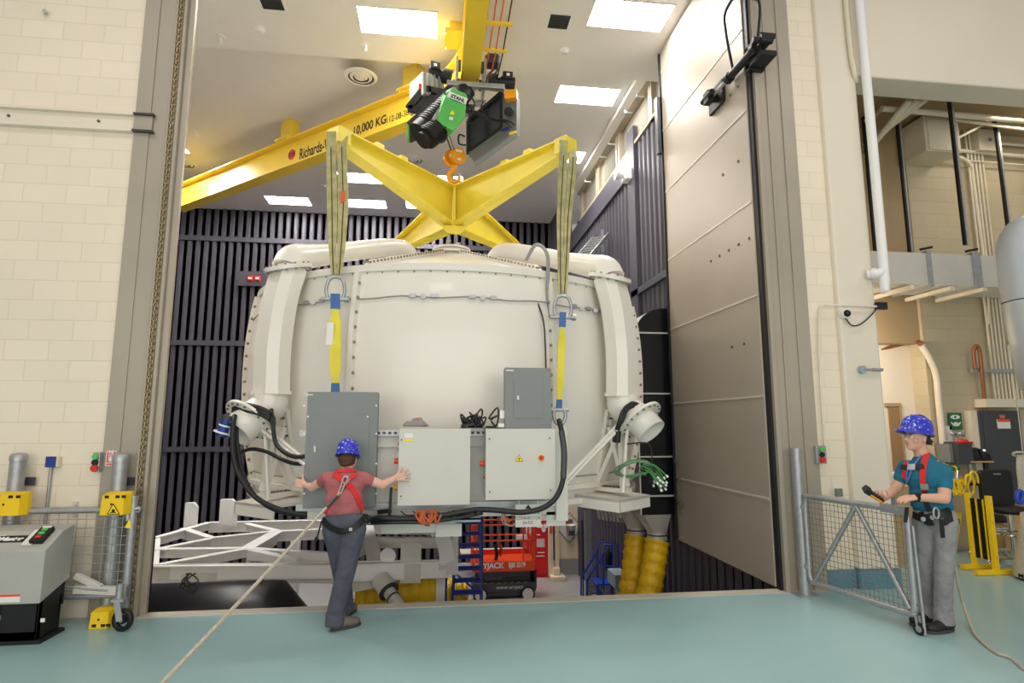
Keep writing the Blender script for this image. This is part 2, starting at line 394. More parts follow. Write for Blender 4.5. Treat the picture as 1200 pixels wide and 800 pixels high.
part('door_plate', MB().box(p1+V((.05, -.2, -.16)), p1+V((.09, .2, .16))).box(p1+V((-.02, -.05, -.05)), p1+V((.06, .05, .05))).box(p1+V((-.09, -.07, -.09)), p1+V((0, .07, .07))).cyl(p1+V((-.06, -.14, 0)), p1+V((-.06, .14, 0)), .04), M['black'], T, .005)
for k in (0, 1):
    s = mid-dd*.06 if k == 0 else p0+dd*.12
    pe = aY([880, 886][k], -30, 6.0)
    cabl('hose', [s+V((0, -.06, .03)), s+V((-.1+.12*k, -.12, .5)), s.lerp(pe, .55)+V((-.22+.1*k, -.05, .1)), pe], .017, M['black'], T)

# ============================================================ CEILING LIGHTS / VENTS / SPRINKLERS
def light_proto():
    T = thing('ceiling_light', '', 'ceiling light', (0, 0, 0), 'recessed ceiling lights of the chamber')
    fr = MB()
    for a, b in (((-.64, -.33), (.64, -.3)), ((-.64, .3), (.64, .33)), ((-.64, -.3), (-.61, .3)), ((.61, -.3), (.64, .3))): fr.box((*a, -.012), (*b, 0))
    part('frame', fr, M['white'], T); part('diffuser', MB().box((-.61, -.3, -.008), (.61, .3, -.001)), M['emis'], T)
    return T
LP = light_proto()
zl = CEIL; zn = CEIL-.25
lights = [(467, 26, zn, 'rectangular ceiling light left of the hoist beam, in the lower near ceiling'), (738, 18, zn, 'rectangular ceiling light right of the hoist beam near the steel door, largest of all'),
 (688, 112, zl, 'ceiling light between the hoist and the gallery windows, first beyond the ceiling step'), (655, 183, zl, 'ceiling light partly behind the right tip of the yellow spreader'),
 (338, 235, zl, 'ceiling light farthest left in the back row by the black wall'), (424, 208.5, zl, 'ceiling light right of the left sling, in the second row from the back'),
 (428, 238.5, zl, 'ceiling light right of the left sling, in the back row'), (516, 211, zl, 'ceiling light partly behind the spreader centre, in the second row from the back'),
 (500, 240, zl, 'ceiling light partly behind the left arm of the spreader, in the back row'), (208, 172, zl, 'ceiling light cut off by the left door frame above the yellow beam')]
for i, (u, v, z, lab) in enumerate(lights):
    p = aZ(u, v, z)
    if u == 208: p.x -= .45
    if i == 0: LP.location = p; LP['label'] = lab
    else: dup(LP, p, lab)
for x_, y_, lb in ((-5.2, 7.4, 'nearest'), (-6.4, 9.2, 'second'), (-6.9, 11.6, 'third'), (-8.2, 14.6, 'farthest')):
    dup(LP, (x_, y_, zn if y_ < 9.7 else zl), 'added ceiling light out of view left of the door frame, %s of its row' % lb)
# the row above is added out of view to brighten the pit and its frame
def vent_proto(label, kind):
    T = thing('ceiling_vent', label, 'ceiling vent', (0, 0, 0), 'air vents in the chamber ceiling' if kind == 'round' else 'square exhaust grilles')
    if kind == 'round':
        f = MB()
        for r in (.30, .21, .13): f.lathe([(r, 0), (r-.05, -.035), (r-.065, -.03), (r-.03, 0)], n=32)
        part('ring', f, M['ceil'], T); part('throat', MB().cyl((0, 0, 0), (0, 0, -.004), .24, n=32), M['darkgrey'], T); part('centre_disc', MB().cyl((0, 0, -.005), (0, 0, -.04), .06, n=20), M['ceil'], T)
    else:
        part('frame', MB().box((-.2, -.2, -.012), (.2, .2, 0)), M['white'], T); g = MB().box((-.16, -.16, -.014), (.16, .16, -.012)); part('grille', g, M['darkgrey'], T)
        s = MB()
        for k in range(7): s.box((-.16, -.15+k*.045, -.02), (.16, -.145+k*.045, -.012))
        part('slat', s, M['black'], T)
    return T
VP = vent_proto('round white air diffuser above the yellow beam, left of the hoist', 'round'); VP.location = aZ(423, 90, zl if False else zn)
dup(VP, aZ(484, 187, zl), 'round white air diffuser above the left spreader arm'); dup(VP, aZ(216, 192, zl), 'round white air diffuser beside the left door frame')
GP = vent_proto('square dark exhaust grille between the two nearest ceiling lights', 'square'); GP.location = aZ(655, 25, zn)
dup(GP, aZ(318, 2, zn), 'square dark exhaust grille cut off by the top of the picture')
def spr(p, lab):
    T = thing('sprinkler', lab, 'sprinkler', p, 'sprinkler heads on the chamber ceiling')
    part('flange', MB().cyl(p, p+V((0, 0, -.02)), .07, n=16), M['white'], T); part('head', MB().cyl(p+V((0, 0, -.02)), p+V((0, 0, -.12)), .018).cyl(p+V((0, 0, -.12)), p+V((0, 0, -.13)), .03), M['white'], T)
spr(aZ(259, 43, zn), 'white sprinkler head at the far left of the near ceiling'); spr(aZ(429, 52, zn), 'white sprinkler head below the left big ceiling light')
spr(aZ(228, 157, zn+.0) if False else aZ(229, 155, zl), 'white sprinkler head left, above the yellow beam')
DP = thing('smoke_detector', 'round smoke detector right of the exhaust grille on the near ceiling', 'smoke detector', (0, 0, 0), 'ceiling smoke detectors')
part('base', MB().cyl((0, 0, 0), (0, 0, -.02), .09, n=24), M['white'], DP); part('sensor', MB().lathe([(.07, -.02), (.06, -.05), (.02, -.06), (0, -.06)], n=24), M['white'], DP)
DP.location = aZ(662, 59, zn)
for u, v, lab in ((305, 34, 'round smoke detector at top left of the near ceiling'),):
    dup(DP, aZ(u, v, zn), lab)
for u, v, lab in ((718, 141, 'round smoke detector right of the light beyond the ceiling step'), (687, 195, 'round smoke detector nearest the gallery windows at the back'), (380, 217, 'round smoke detector left of the left sling')):
    dup(DP, aZ(u, v, zl), lab)

# ============================================================ CRANE BEAM
zb = 7.27; zt = 7.92
path = [V((.42, 5.8, 0)), V((.42, 6.6, 0)), V((.42, 8, 0)), V((.42, 9.56, 0))]
A_ = aZ(210, 242, zb); B_ = aZ(386, 176, zb); e = (A_-B_).normalized(); off = V((e.y, -e.x, 0)); off = off if off.y > 0 else -off; B_ = B_+off*.15
turn = math.atan2(-e.x, e.y); ycorner = B_.y+e.y*((.42-B_.x)/e.x); Rr = 2.0; y0 = ycorner-Rr*math.tan(turn/2); path[-1].y = y0; path[-2].y = min(8, y0-.3)
cen = V((.42-Rr, y0, 0))
for k in range(1, 13): t = turn*k/12; path.append(cen+V((Rr*math.cos(t), Rr*math.sin(t), 0)))
q1 = path[-1]; q2 = q1+e*8.5; path.append(q2)
sec = [(-.15, zb), (.15, zb), (.15, zb+.03), (.012, zb+.035), (.012, zt-.035), (.15, zt-.03), (.15, zt), (-.15, zt), (-.15, zt-.03), (-.012, zt-.035), (-.012, zb+.035), (-.15, zb+.03)]
T = thing('monorail_beam', 'long yellow overhead crane rail with lettering, curving over the hoist', 'crane beam', (-3.5, 13.2, zb))
mb = MB(); vs = []; n = len(sec)
for i, p in enumerate(path):
    d = (path[min(i+1, len(path)-1)]-path[max(i-1, 0)]).normalized(); sd = V((d.y, -d.x, 0))
    vs += [p+sd*x+V((0, 0, z)) for x, z in sec]
fs = [(i*n+j, i*n+(j+1) % n, (i+1)*n+(j+1) % n, (i+1)*n+j) for i in range(len(path)-1) for j in range(n)]
mb._add(vs, fs); mb._add(vs[:n], [list(range(n))]); mb._add(vs[-n:], [list(range(n-1, -1, -1))])
part('rail', mb, M['yellow'], T)
nrm = V((-e.y, e.x, 0)); nrm = nrm if nrm.y < 0 else -nrm     # towards the hall
def bracket(p, d, w=.16):
    s = V((d.y, -d.x, 0)); b = MB()
    b.obox(p+V((0, 0, zt+.27))-V((0, 0, 0)), d*w, s*.13, V((0, 0, .25))); b.obox(p+V((0, 0, zt+.02)), d*.24, s*.21, V((0, 0, .02)))
    for i in (-1, 1):
        for j in (-1, 1): b.cyl(p+d*i*.18+s*j*.18+V((0, 0, zt-.05)), p+d*i*.18+s*j*.18+V((0, 0, zt+.07)), .015, n=8)
    return b
for t, lab in ((.35, ''), (4.0, ''), ):
    part('hanger_bracket', bracket(q1+e*t, e), M['yellow'], T, .005)
pb = aZ(536, 42, 8.0); pb.z = 0; part('hanger_bracket', bracket(pb, V((0, 1, 0)), .14), M['yellow'], T, .005)
sm = MB().obox(q1+e*5.2+V((0, 0, zt+.04)), e*.03, nrm*.05, V((0, 0, .04))); part('stop_lug', sm, M['yellow'], T)
def onbeam(u, v):   # point of the beam's web facing the hall
    d = CR*(u-600)+CU*(400-v)+CF*FPX; o = q1+nrm*.013
    return CO+d*((o-CO).dot(nrm)/d.dot(nrm))
xd = -e
part('logo_disc', MB().cyl(onbeam(342, 181), onbeam(342, 181)+nrm*.004, .12, n=28), M['red'], T)
text('logo_letters', 'RW', .16, onbeam(342, 181)+nrm*.006+V((0, 0, -.055))-xd*.11, xd, (0, 0, 1), M['txtblk'], T, .001, sx=.9, bold=.004)
text('maker_lettering', 'Richards-Wilcox', .34, onbeam(350.5, 187)+nrm*.002, xd, (0, 0, 1), M['txtblk'], T, .001, sx=.63, bold=.006)
text('load_lettering', '10,000 KG', .25, onbeam(413, 159)+nrm*.002, xd, (0, 0, 1), M['txtblk'], T, .001, sx=.86, bold=.005)
text('serial_lettering', '112-08-3851', .18, onbeam(452, 145)+nrm*.002, xd, (0, 0, 1), M['txtblk'], T, .001, sx=.8)
text('serial_lettering', '1850-52', .13, onbeam(213, 229)+nrm*.002, xd, (0, 0, 1), M['txtblk'], T, .001)
# conductor bars
T = thing('conductor_rails', 'orange and black power conductor rails running beside the yellow beam', 'conductor rail', (.75, 7, zb))
for i, (dx, m_) in enumerate(((.17, 'cond'), (.27, 'cond'), (.37, 'cond'), (.48, 'black'))):
    part('conductor', MB().tube([(.42+dx, 5.6, zb+.25), (.42+dx, 7.6, zb+.22), (.42+dx-.02, 8.2, zb+.1), (.42+dx-.06, 8.7, zb+.0)], .012, 6), M[m_], T)
for y in (7.45, 8.05): part('support_arm', MB().box((.5, y, zb+.1), (.95, y+.05, zb+.14)), M['yellow'], T)

# ============================================================ HOIST
HY = 8.75
T = thing('hoist_trolley', 'black and green electric wire rope hoist under the yellow beam', 'hoist', (.42, HY, zb-.6))
def hp(u, v, y=HY): return aY(u, v, y)
f = MB()
for sx in (-1, 1):
    for y in (HY-.25, HY+.25): f.cyl((.42+sx*.16, y, zb+.1), (.42+sx*.24, y, zb+.1), .09, n=20)
part('trolley_wheel', f, M['darkgrey'], T)
part('trolley_frame', MB().box((.18, HY-.35, zb-.18), (.22, HY+.35, zb+.2)).box((.62, HY-.35, zb-.18), (.66, HY+.35, zb+.2)).box((.05, HY-.3, zb-.26), (.95, HY-.2, zb-.18)).box((.2, HY+.2, zb-.26), (.7, HY+.3, zb-.18)).box((.3, HY-.2, zb-.5), (.5, HY+.2, zb-.2)), M['steel'], T, .006)
for (u0, v0, u1, v1) in ((529, 91, 503, 84), (572, 95, 603, 98)):
    a = hp(u0, v0); b = hp(u1, v1); d = (b-a).normalized()
    part('travel_motor', MB().cyl(a, a+d*.14, .12, n=20).cyl(a+d*.14, a+d*.2, .07, n=16).cyl(a+d*.2, b, .095, n=20).obox(a.lerp(b, .72)+V((0, -.05, .07)), d*.08, V((0, .07, 0)), V((0, 0, .06))), M['black'], T, .004)
    part('motor_label', MB().obox(a.lerp(b, .72)+V((0, -.125, .07)), d*.025, V((0, .003, 0)), V((0, 0, .022))), M['paper'], T)
# grey control cabinet, upper left
a = hp(479, 108, HY+.3)
c0 = hp(497, 101, HY+.3); part('control_cabinet', MB().prism([hp(480, 98, HY), hp(480, 121, HY), hp(496, 110, HY-.15), hp(495, 84, HY-.15)], (.0, .42, 0)).prism([hp(495, 84, HY-.15), hp(496, 110, HY-.15), hp(521, 113, HY+.05), hp(520, 90, HY+.05)], (0, .4, 0)), M['cab'], T)
rb = MB()
for k in range(4):
    p = hp(498+k*5.5, 85.5+k*1.2, HY-.16+k*.045); q = hp(498.5+k*5.5, 110+k*.5, HY-.16+k*.045); rb.bar(p, q, .03, .03)
part('cooling_rib', rb, M['gcab'], T)
fr = [hp(478.5, 127, HY-.1), hp(497, 104, HY-.1), hp(521, 109, HY-.1), hp(505, 133, HY-.1)]
f = MB()
for i in range(4): f.bar(fr[i], fr[(i+1) % 4], .06, .10)
part('panel_frame', f, M['black'], T); part('panel_bottom', MB().prism([p+V((0, .02, .03)) for p in fr], (0, .02, .02)), M['darkgrey'], T)
part('cabinet_sticker', MB().box(hp(491, 98, HY-.17), hp(494, 104, HY-.165)), M['red'], T)
# rope drum and motor running down-left
a = hp(545, 108, HY-.1); b = hp(492, 158, HY-.35); d = (b-a).normalized()
ln = MB().cyl(a, b, .2, n=28)
for k in range(14): ln.cyl(a.lerp(b, .25+k*.045), a.lerp(b, .265+k*.045), .212, n=28)
part('rope_drum', ln, M['black'], T)
part('drum_rail', MB().bar(a+V((-.16, .0, .16)), b+V((-.16, 0, .16)), .06, .09).bar(a+V((.12, 0, -.2)), b+V((.2, 0, -.14)), .04, .05), M['darkgrey'], T)
part('drum_side_plate', MB().bar(hp(533, 104, HY-.36), hp(508, 142, HY-.5), .05, .08), M['steel'], T)
mo = hp(519, 146, HY-.3); m2 = hp(499, 162, HY-.45); dm = (m2-mo).normalized()
f = MB().cyl(mo, m2, .17, n=24).cyl(m2, m2+dm*.08, .13, n=20)
for k in range(10): f.cyl(mo.lerp(m2, k/10), mo.lerp(m2, k/10+.04), .182, n=24)
part('lifting_motor', f, M['black'], T)
# green housing (bevelled plate box)
g = [(516, 130), (537, 102.5), (556, 113), (558, 117), (544, 145), (532, 153), (513, 144), (511, 140)]
g = [(511.5, 139), (523.5, 107), (530, 102.5), (546, 109), (548, 113), (545, 138), (532, 153), (514, 144)]
gp = [hp(u, v, HY-.52) for u, v in g]; gc = sum(gp, V((0, 0, 0)))/len(gp)
gb = [gc+(p-gc)*1.06+V((-.1, .28, .02)) for p in gp]
mb = MB(); n = len(gp); mb._add(gp+gb, [list(range(n)), list(range(2*n-1, n-1, -1))]+[(i, i+n, (i+1) % n+n, (i+1) % n) for i in range(n)])
gh = part('gearbox_cover', mb, M['green'], T, .02)
gx = (hp(545, 119, HY-.53)-hp(528, 112, HY-.53)).normalized(); gy = V((0, -.0, 1)); gy = (gy-gx*gy.dot(gx)).normalized()
part('name_plate', MB().obox(hp(536, 114.5, HY-.53), gx*.15, gx.cross(gy)*.003, gy*.05), M['pwhite'], T)
text('maker_lettering', 'STAHL', .075, hp(528, 113.5, HY-.54), gx, gy, M['txtblk'], T, .001, bold=.003)
text('plate_lettering', 'CraneSystems', .03, hp(528, 116, HY-.54), gx, gy, M['txtblk'], T, .001)
part('warning_sticker', MB().prism([hp(527, 134, HY-.53), hp(533, 134.5, HY-.53), hp(530.5, 129, HY-.53)], (0, -.004, 0)), M['triyel'], T)
part('rating_sticker', MB().box(hp(526.5, 137, HY-.53), hp(531, 140.5, HY-.535)), M['paper'], T)
# green end cap at far lower left
e0 = hp(484, 155, HY-.1); part('end_cap', MB().obox(e0, V((.07, -.03, .02)), V((.02, .1, 0)), V((0, .0, .11))), M['black'], T, .02); part('end_cap_rim', MB().obox(e0+V((-.07, .01, -.01)), V((.02, 0, 0)), V((.0, .1, 0)), V((0, 0, .12))), M['green'], T, .01)
# big black frame cabinet at right (counterweight panel box)
q = [hp(548, 155, HY), hp(590, 107, HY-.25), hp(606, 111, HY-.55), hp(606, 155, HY-.55), hp(563, 192, HY-.1)]
A = hp(545, 132, HY+.2); 
k1 = hp(588, 109, HY-.05); k2 = hp(605.5, 113, HY-.45); k3 = hp(605.5, 159, HY-.45); k4 = hp(588, 152, HY-.05)
part('control_panel', MB().prism([k1, k2, k3, k4], (.06, .06, 0)), M['gcab'], T)
l1 = hp(549, 143, HY+.1); l2 = hp(549, 180, HY+.1)
f = MB().bar(l1, k1, .09, .05).bar(l2, k4, .1, .07).bar(l1, l2, .07, .07).bar(hp(570, 128, HY+.05), hp(571, 168, HY+.05), .05, .05).bar(k1, k4, .05, .05)
part('box_frame', f, M['black'], T)
part('box_back', MB().prism([l1+V((.02, .1, 0)), l2+V((.02, .1, 0)), k4+V((0, .12, 0)), k1+V((0, .12, 0))], (.03, .05, 0)), M['darkgrey'], T)
part('box_base', MB().prism([l2, hp(557, 193, HY-.35), k3, k4], (0, .0, .05)).prism([hp(557, 193, HY-.35), k3, k3+V((0, 0, -.03)), hp(557, 193, HY-.35)+V((0, 0, -.03))], (0, .02, 0)), M['gcab'], T)
part('beacon', MB().obox(hp(599, 112, HY-.55), V((.09, -.03, 0)), V((.02, .06, 0)), V((0, 0, .07))), M['hookyel'], T, .015)
part('isolator_switch', MB().cyl(hp(597, 130, HY-.42), hp(596, 131, HY-.5), .07, n=20), M['black'], T)
part('arrow_sticker', MB().obox(hp(592, 154, HY-.2), V((.055, -.05, 0)), V((.003, .003, 0)), V((0, 0, .06))), M['signblue'], T)
part('class_sticker', MB().obox(hp(601, 158, HY-.4), V((.05, -.045, 0)), V((.003, .003, 0)), V((0, 0, .055))), M['triyel'], T)
for pts in ([(546, 130), (560, 131), (575, 138), (595, 141), (603, 146)], [(546, 132), (562, 134), (578, 141), (592, 143), (600, 149)], [(546, 128), (558, 133), (572, 140), (588, 142), (597, 144)], [(566, 118), (564, 126), (568, 133)], [(512, 150), (508, 158), (512, 166), (520, 166), (524, 158)], [(524, 148), (516, 152), (512, 160)], [(519, 105), (523, 112), (530, 118), (534, 112)], [(545, 160), (538, 158), (538, 168), (546, 170)], [(580, 80), (572, 88), (570, 96)], [(584, 74), (582, 84), (574, 92)], [(548, 110), (556, 120), (552, 130), (548, 145)]):
    cabl('hoist_cable', [hp(u, v, HY-.5) for u, v in pts], .014, M['black'], T, 6, 5)
part('cable_gland_cluster', MB().obox(hp(577, 72, HY-.2), V((.09, 0, 0)), V((0, .1, 0)), V((0, 0, .08))).cyl(hp(572, 66, HY-.2), hp(573, 78, HY-.2), .05).cyl(hp(583, 66, HY-.2), hp(582, 76, HY-.2), .045), M['darkgrey'], T, .01)
# hook block
hc = V((.2, 9.1, 0)); hb = aY(535, 186, 8.95)
T = thing('hook_block', 'orange yellow pulley block with crane hook holding the spreader', 'hook', hb)
b0 = hb+V((-.08, .06, 0)); 
for k, o in enumerate((V((0, -.06, .0)), V((-.1, .08, .02)))):
    part('sheave_cover', MB().cyl(hb+o, hb+o+V((.03, -.07, 0)), .135, n=32).cyl(hb+o+V((.03, -.07, 0)), hb+o+V((.034, -.08, 0)), .05, n=20), M['hookyel'], T, .006)
part('block_sticker', MB().obox(hb+V((.035, -.138, .07)), V((.05, .02, 0)), V((0, .002, 0)), V((0, 0, .018))), M['paper'], T); part('block_sticker', MB().obox(hb+V((.035, -.138, -.07)), V((.025, .01, 0)), V((0, .002, 0)), V((0, 0, .02))), M['paper'], T)
hk = [hb+V((-.04, 0, z)) + V((x, 0, 0)) for x, z in ((0, -.1), (0, -.18), (-.05, -.24), (-.08, -.3), (-.06, -.37), (.0, -.4), (.07, -.37), (.09, -.3))]
part('hook', MB().tube(catmull(hk, 6), [.045]*20+[.045-.001*k for k in range(len(catmull(hk, 6))-20)], 12), M['hookyel'], T)
rp = MB()
for u in (521.5, 526, 522.5): rp.cyl(hp(u+1, 160, HY-.2), hb+V(((u-526)*.012, -.02, .02)), .008, n=6)
part('wire_rope', rp, M['darkgrey'], T)

# ============================================================ SPREADER
sc = V((.2, 9.1, 0)); ztop = aY(533, 221, 9.0).z; 
tips = [at(397, 172, D=7.5), at(663, 188, D=7.75), aY(462, 297, 12.1), aY(607, 293, 11.9)]
T = thing('lifting_spreader', 'yellow cross shaped lifting beam hung from the crane hook', 'lifting beam', (sc.x, sc.y, ztop))
cz = ztop-.32
f = MB(); zc = cz; 
for i, t in enumerate(tips):
    t2 = V((t.x, t.y, zc+.08))
    tips[i] = t2
    d = V((t2.x-sc.x, t2.y-sc.y, 0)); L = d.length; d.normalize(); s = V((d.y, -d.x, 0))
    c = V((sc.x, sc.y, 0)); e2 = c+d*L
    g = MB()
    g.prism([c+d*.05+V((0, 0, zc-.32)), c+d*.05+V((0, 0, zc+.32)), e2+V((0, 0, zc+.3)), e2+V((0, 0, zc+.1))], s*.016)
    for (za, zb_) in ((.32, .3), (-.32, .1)):
        p = c+d*.02+V((0, 0, zc+za)); q = e2+V((0, 0, zc+zb_)); g.prism([p-s*.14, p+s*.14, q+s*.1, q-s*.1], (0, 0, .022))
    part('arm', g, M['syellow'], T)
    if i < 2:
        h = MB()
        for k in (.42, .62): p = c+d*L*(k+.1); h.obox(p+V((0, 0, zc+.37)), d*.07, s*.07, V((0, 0, .04)))
        part('lug', h, M['syellow'], T, .004)
        part('end_box', MB().obox(e2+V((0, 0, zc+.22)), d*.1, s*.12, V((0, 0, .11))), M['syellow'], T, .008)
part('hub_plate', MB().box((sc.x-.17, sc.y-.17, zc-.36), (sc.x+.17, sc.y+.17, zc-.32)).box((sc.x-.16, sc.y-.16, zc+.32), (sc.x+.16, sc.y+.16, zc+.345)).prism([(sc.x+.02, sc.y-.17, zc-.32), (sc.x+.02, sc.y+.17, zc-.32), (sc.x+.02, sc.y+.17, zc+.32), (sc.x+.02, sc.y-.17, zc+.32)], (-.04, 0, 0)), M['syellow'], T, .004)
part('stiffener', MB().prism([(sc.x-.16, sc.y-.18, zc-.34), (sc.x+.16, sc.y-.18, zc-.34), (sc.x+.16, sc.y-.18, zc-.4), (sc.x+.1, sc.y-.18, zc-.46), (sc.x-.1, sc.y-.18, zc-.46), (sc.x-.16, sc.y-.18, zc-.4)], (0, .03, 0)), M['syellow'], T)
part('lifting_eye', MB().cyl((sc.x, sc.y-.05, zc+.42), (sc.x, sc.y+.05, zc+.42), .09, n=24).box((sc.x-.15, sc.y-.02, zc+.33), (sc.x+.15, sc.y+.02, zc+.42)), M['chrome'], T)
sh = [V((sc.x+.02+x, sc.y-.1, zc+.42+z)) for x, z in ((-.06, 0), (-.06, .1), (-.03, .16), (.03, .16), (.06, .1), (.06, 0))]
T = thing('hook_shackle', 'steel shackle joining the crane hook to the spreader centre', 'shackle', (sc.x, sc.y, zc+.42))
part('bow', MB().tube(catmull(sh, 5), .024, 10), M['steel'], T); part('pin', MB().cyl((sc.x-.1, sc.y-.1, zc+.42), (sc.x+.14, sc.y-.1, zc+.42), .024), M['steel'], T)
# ============================================================ TANK
TC = V((.17, 9.25, 0))
def tp(r, az, z): a = math.radians(az); return V((TC.x+r*math.sin(a), TC.y-r*math.cos(a), z))
PROF = [(2.66, 1.0), (2.78, 1.35), (2.87, 1.8), (2.92, 2.3), (2.91, 2.7), (2.86, 3.1), (2.77, 3.5)]
def prad(z):
    for (r0, z0), (r1, z1) in zip(PROF, PROF[1:]):
        if z <= z1: return r0+(r1-r0)*(z-z0)/(z1-z0)
    return PROF[-1][0]
TK = thing('white_vessel', 'huge round white tank with bolted seams hanging over the pit', 'tank', (TC.x, TC.y, .8))
zs = [1.0+2.5*k/24 for k in range(25)]
sm_prof = []
for z in zs:
    t = (z-2.45)/1.45; sm_prof.append((2.92-.19*abs(t)**2.2, z))
def prad(z): return 2.92-.19*abs((z-2.45)/1.45)**2.2
part('barrel', MB().lathe([(2.2, .98)]+sm_prof, TC, n=128), M['tank'], TK)
part('top_flange', MB().lathe([(2.74, 3.5), (2.86, 3.5), (2.86, 3.54), (2.86, 3.58), (2.74, 3.58)], TC, n=128, smooth=False), M['tank'], TK)
part('bottom_flange', MB().lathe([(2.6, .86), (2.84, .86), (2.84, .92), (2.74, .93), (2.74, 1.02), (2.84, 1.03), (2.84, 1.08), (2.6, 1.08)], TC, n=128, smooth=False), M['tank'], TK)
part('cone', MB().lathe([(2.8, 3.56), (2.7, 3.6), (.38, 4.43), (.3, 4.45)], TC, n=96), M['tank'], TK)
part('bottom_pan', MB().lathe([(2.62, .9), (1.2, .86), (0.01, .86)], TC, n=64), M['tank'], TK)
nk = MB().lathe([(.24, 4.28), (.26, 4.4), (.34, 4.4), (.34, 4.44), (.24, 4.45), (.24, 4.48), (.31, 4.48), (.31, 4.51), (0.01, 4.51)], TC, n=40, smooth=False)
for q_ in nk.v: q_.z += .09
part('neck_flange', nk, M['tank'], TK)
ft_ = MB().lathe([(.2, 4.51), (.2, 4.55), (.12, 4.57), (.01, 4.57)], TC, n=24).cyl((TC.x-.05, TC.y-.1, 4.51), (TC.x-.05, TC.y-.1, 4.64), .04).cyl((TC.x+.1, TC.y-.1, 4.51), (TC.x+.12, TC.y-.1, 4.6), .03)
for q_ in ft_.v: q_.z += .09
part('feedthrough', ft_, M['steel'], TK)
BR = MB(); BM = MB().ell((0, 0, 0), (.019, .019, .019), None, 8, 6).mesh('bolt', M['bolt'])
def bolt(p):
    o = bpy.data.objects.new('bolt', BM); col.objects.link(o); o.parent = TK; o.location = V(p)-V(TK.location)
for k in range(96):
    az = k*3.75+1.8; az = az-360 if az > 180 else az
    if abs(az) < 66: bolt(tp(2.815, az, 3.485))
    else: BR.ell(tp(2.815, az, 3.485), .018, n=6, m=4)
# vertical seam ribs of barrel and cone with bolts
for k in range(8):
    az = -22.5+45*k; a = math.radians(az); rd = V((math.sin(a), -math.cos(a), 0)); tg = V((math.cos(a), math.sin(a), 0))
    mb = MB(); vs = []
    for z in zs:
        r = prad(z)
        for (dr, dt) in ((-.02, -.028), (.075, -.028), (.075, .028), (-.02, .028)): vs.append(tp(0, 0, z)+rd*(r+dr)+tg*dt)
    n = len(zs); mb._add(vs, [(i*4+j, i*4+(j+1) % 4, (i+1)*4+(j+1) % 4, (i+1)*4+j) for i in range(n-1) for j in range(4)]+[(3, 2, 1, 0), ((n-1)*4, (n-1)*4+1, (n-1)*4+2, (n-1)*4+3)])
    c0 = tp(0, 0, 0)
    mb.prism([c0+rd*2.78+V((0, 0, 3.56))-tg*.02, c0+rd*.34+V((0, 0, 4.42))-tg*.02, c0+rd*.34+V((0, 0, 4.51))-tg*.02, c0+rd*2.6+V((0, 0, 3.72))-tg*.02], tg*.04)
    part('seam_rib', mb, M['tank'], TK)
    if True:
        b = BR; vis = az in (-22.5, 22.5, 67.5, 292.5)
        for j in range(14):
            z = 1.15+j*.17; c1 = tp(prad(z)+.045, az, z); q_ = -1 if az in (22.5, 67.5) else 1
            if az in (-22.5,): q_ = 1
            if vis: bolt(c1+tg*.032*q_)
            else: b.cyl(c1-tg*.045, c1+tg*.045, .02, n=8)
        for j in range(26):
            t = (j+.5)/26; c1 = c0+rd*(2.7-2.3*t)+V((0, 0, 3.655+.825*t)); b.cyl(c1-tg*.035, c1+tg*.035, .016, n=8)
part('distant_bolts', BR, M['bolt'], TK)['kind'] = 'stuff'
# thin cable ring with clips
rg = [tp(prad(3.18)+.03, az, 3.18+.012*math.sin(az*.4)) for az in range(-75, 76, 3)]
part('cable_ring', MB().tube(rg, .008, 6), M['greyc'], TK)
rg = [tp(prad(1.15)+.02, az, 1.17) for az in range(-75, 76, 3)]
part('cable_ring', MB().tube(rg, .008, 6), M['greyc'], TK)
for az in (-46, -34, -7, 6, 32, 37):
    p = tp(prad(3.18)+.03, az, 3.18); a = math.radians(az); tg = V((math.cos(a), math.sin(a), 0))
    part('cable_clip', MB().obox(p-tg*.12+V((0, 0, .01)), tg*.035, V((0, .02, 0)), V((0, 0, .02))).cyl(p, p+V((0, -.03, 0)), .03, n=12).obox(p+tg*.12+V((0, 0, .01)), tg*.035, V((0, .02, 0)), V((0, 0, .02))), M['steel'], TK)
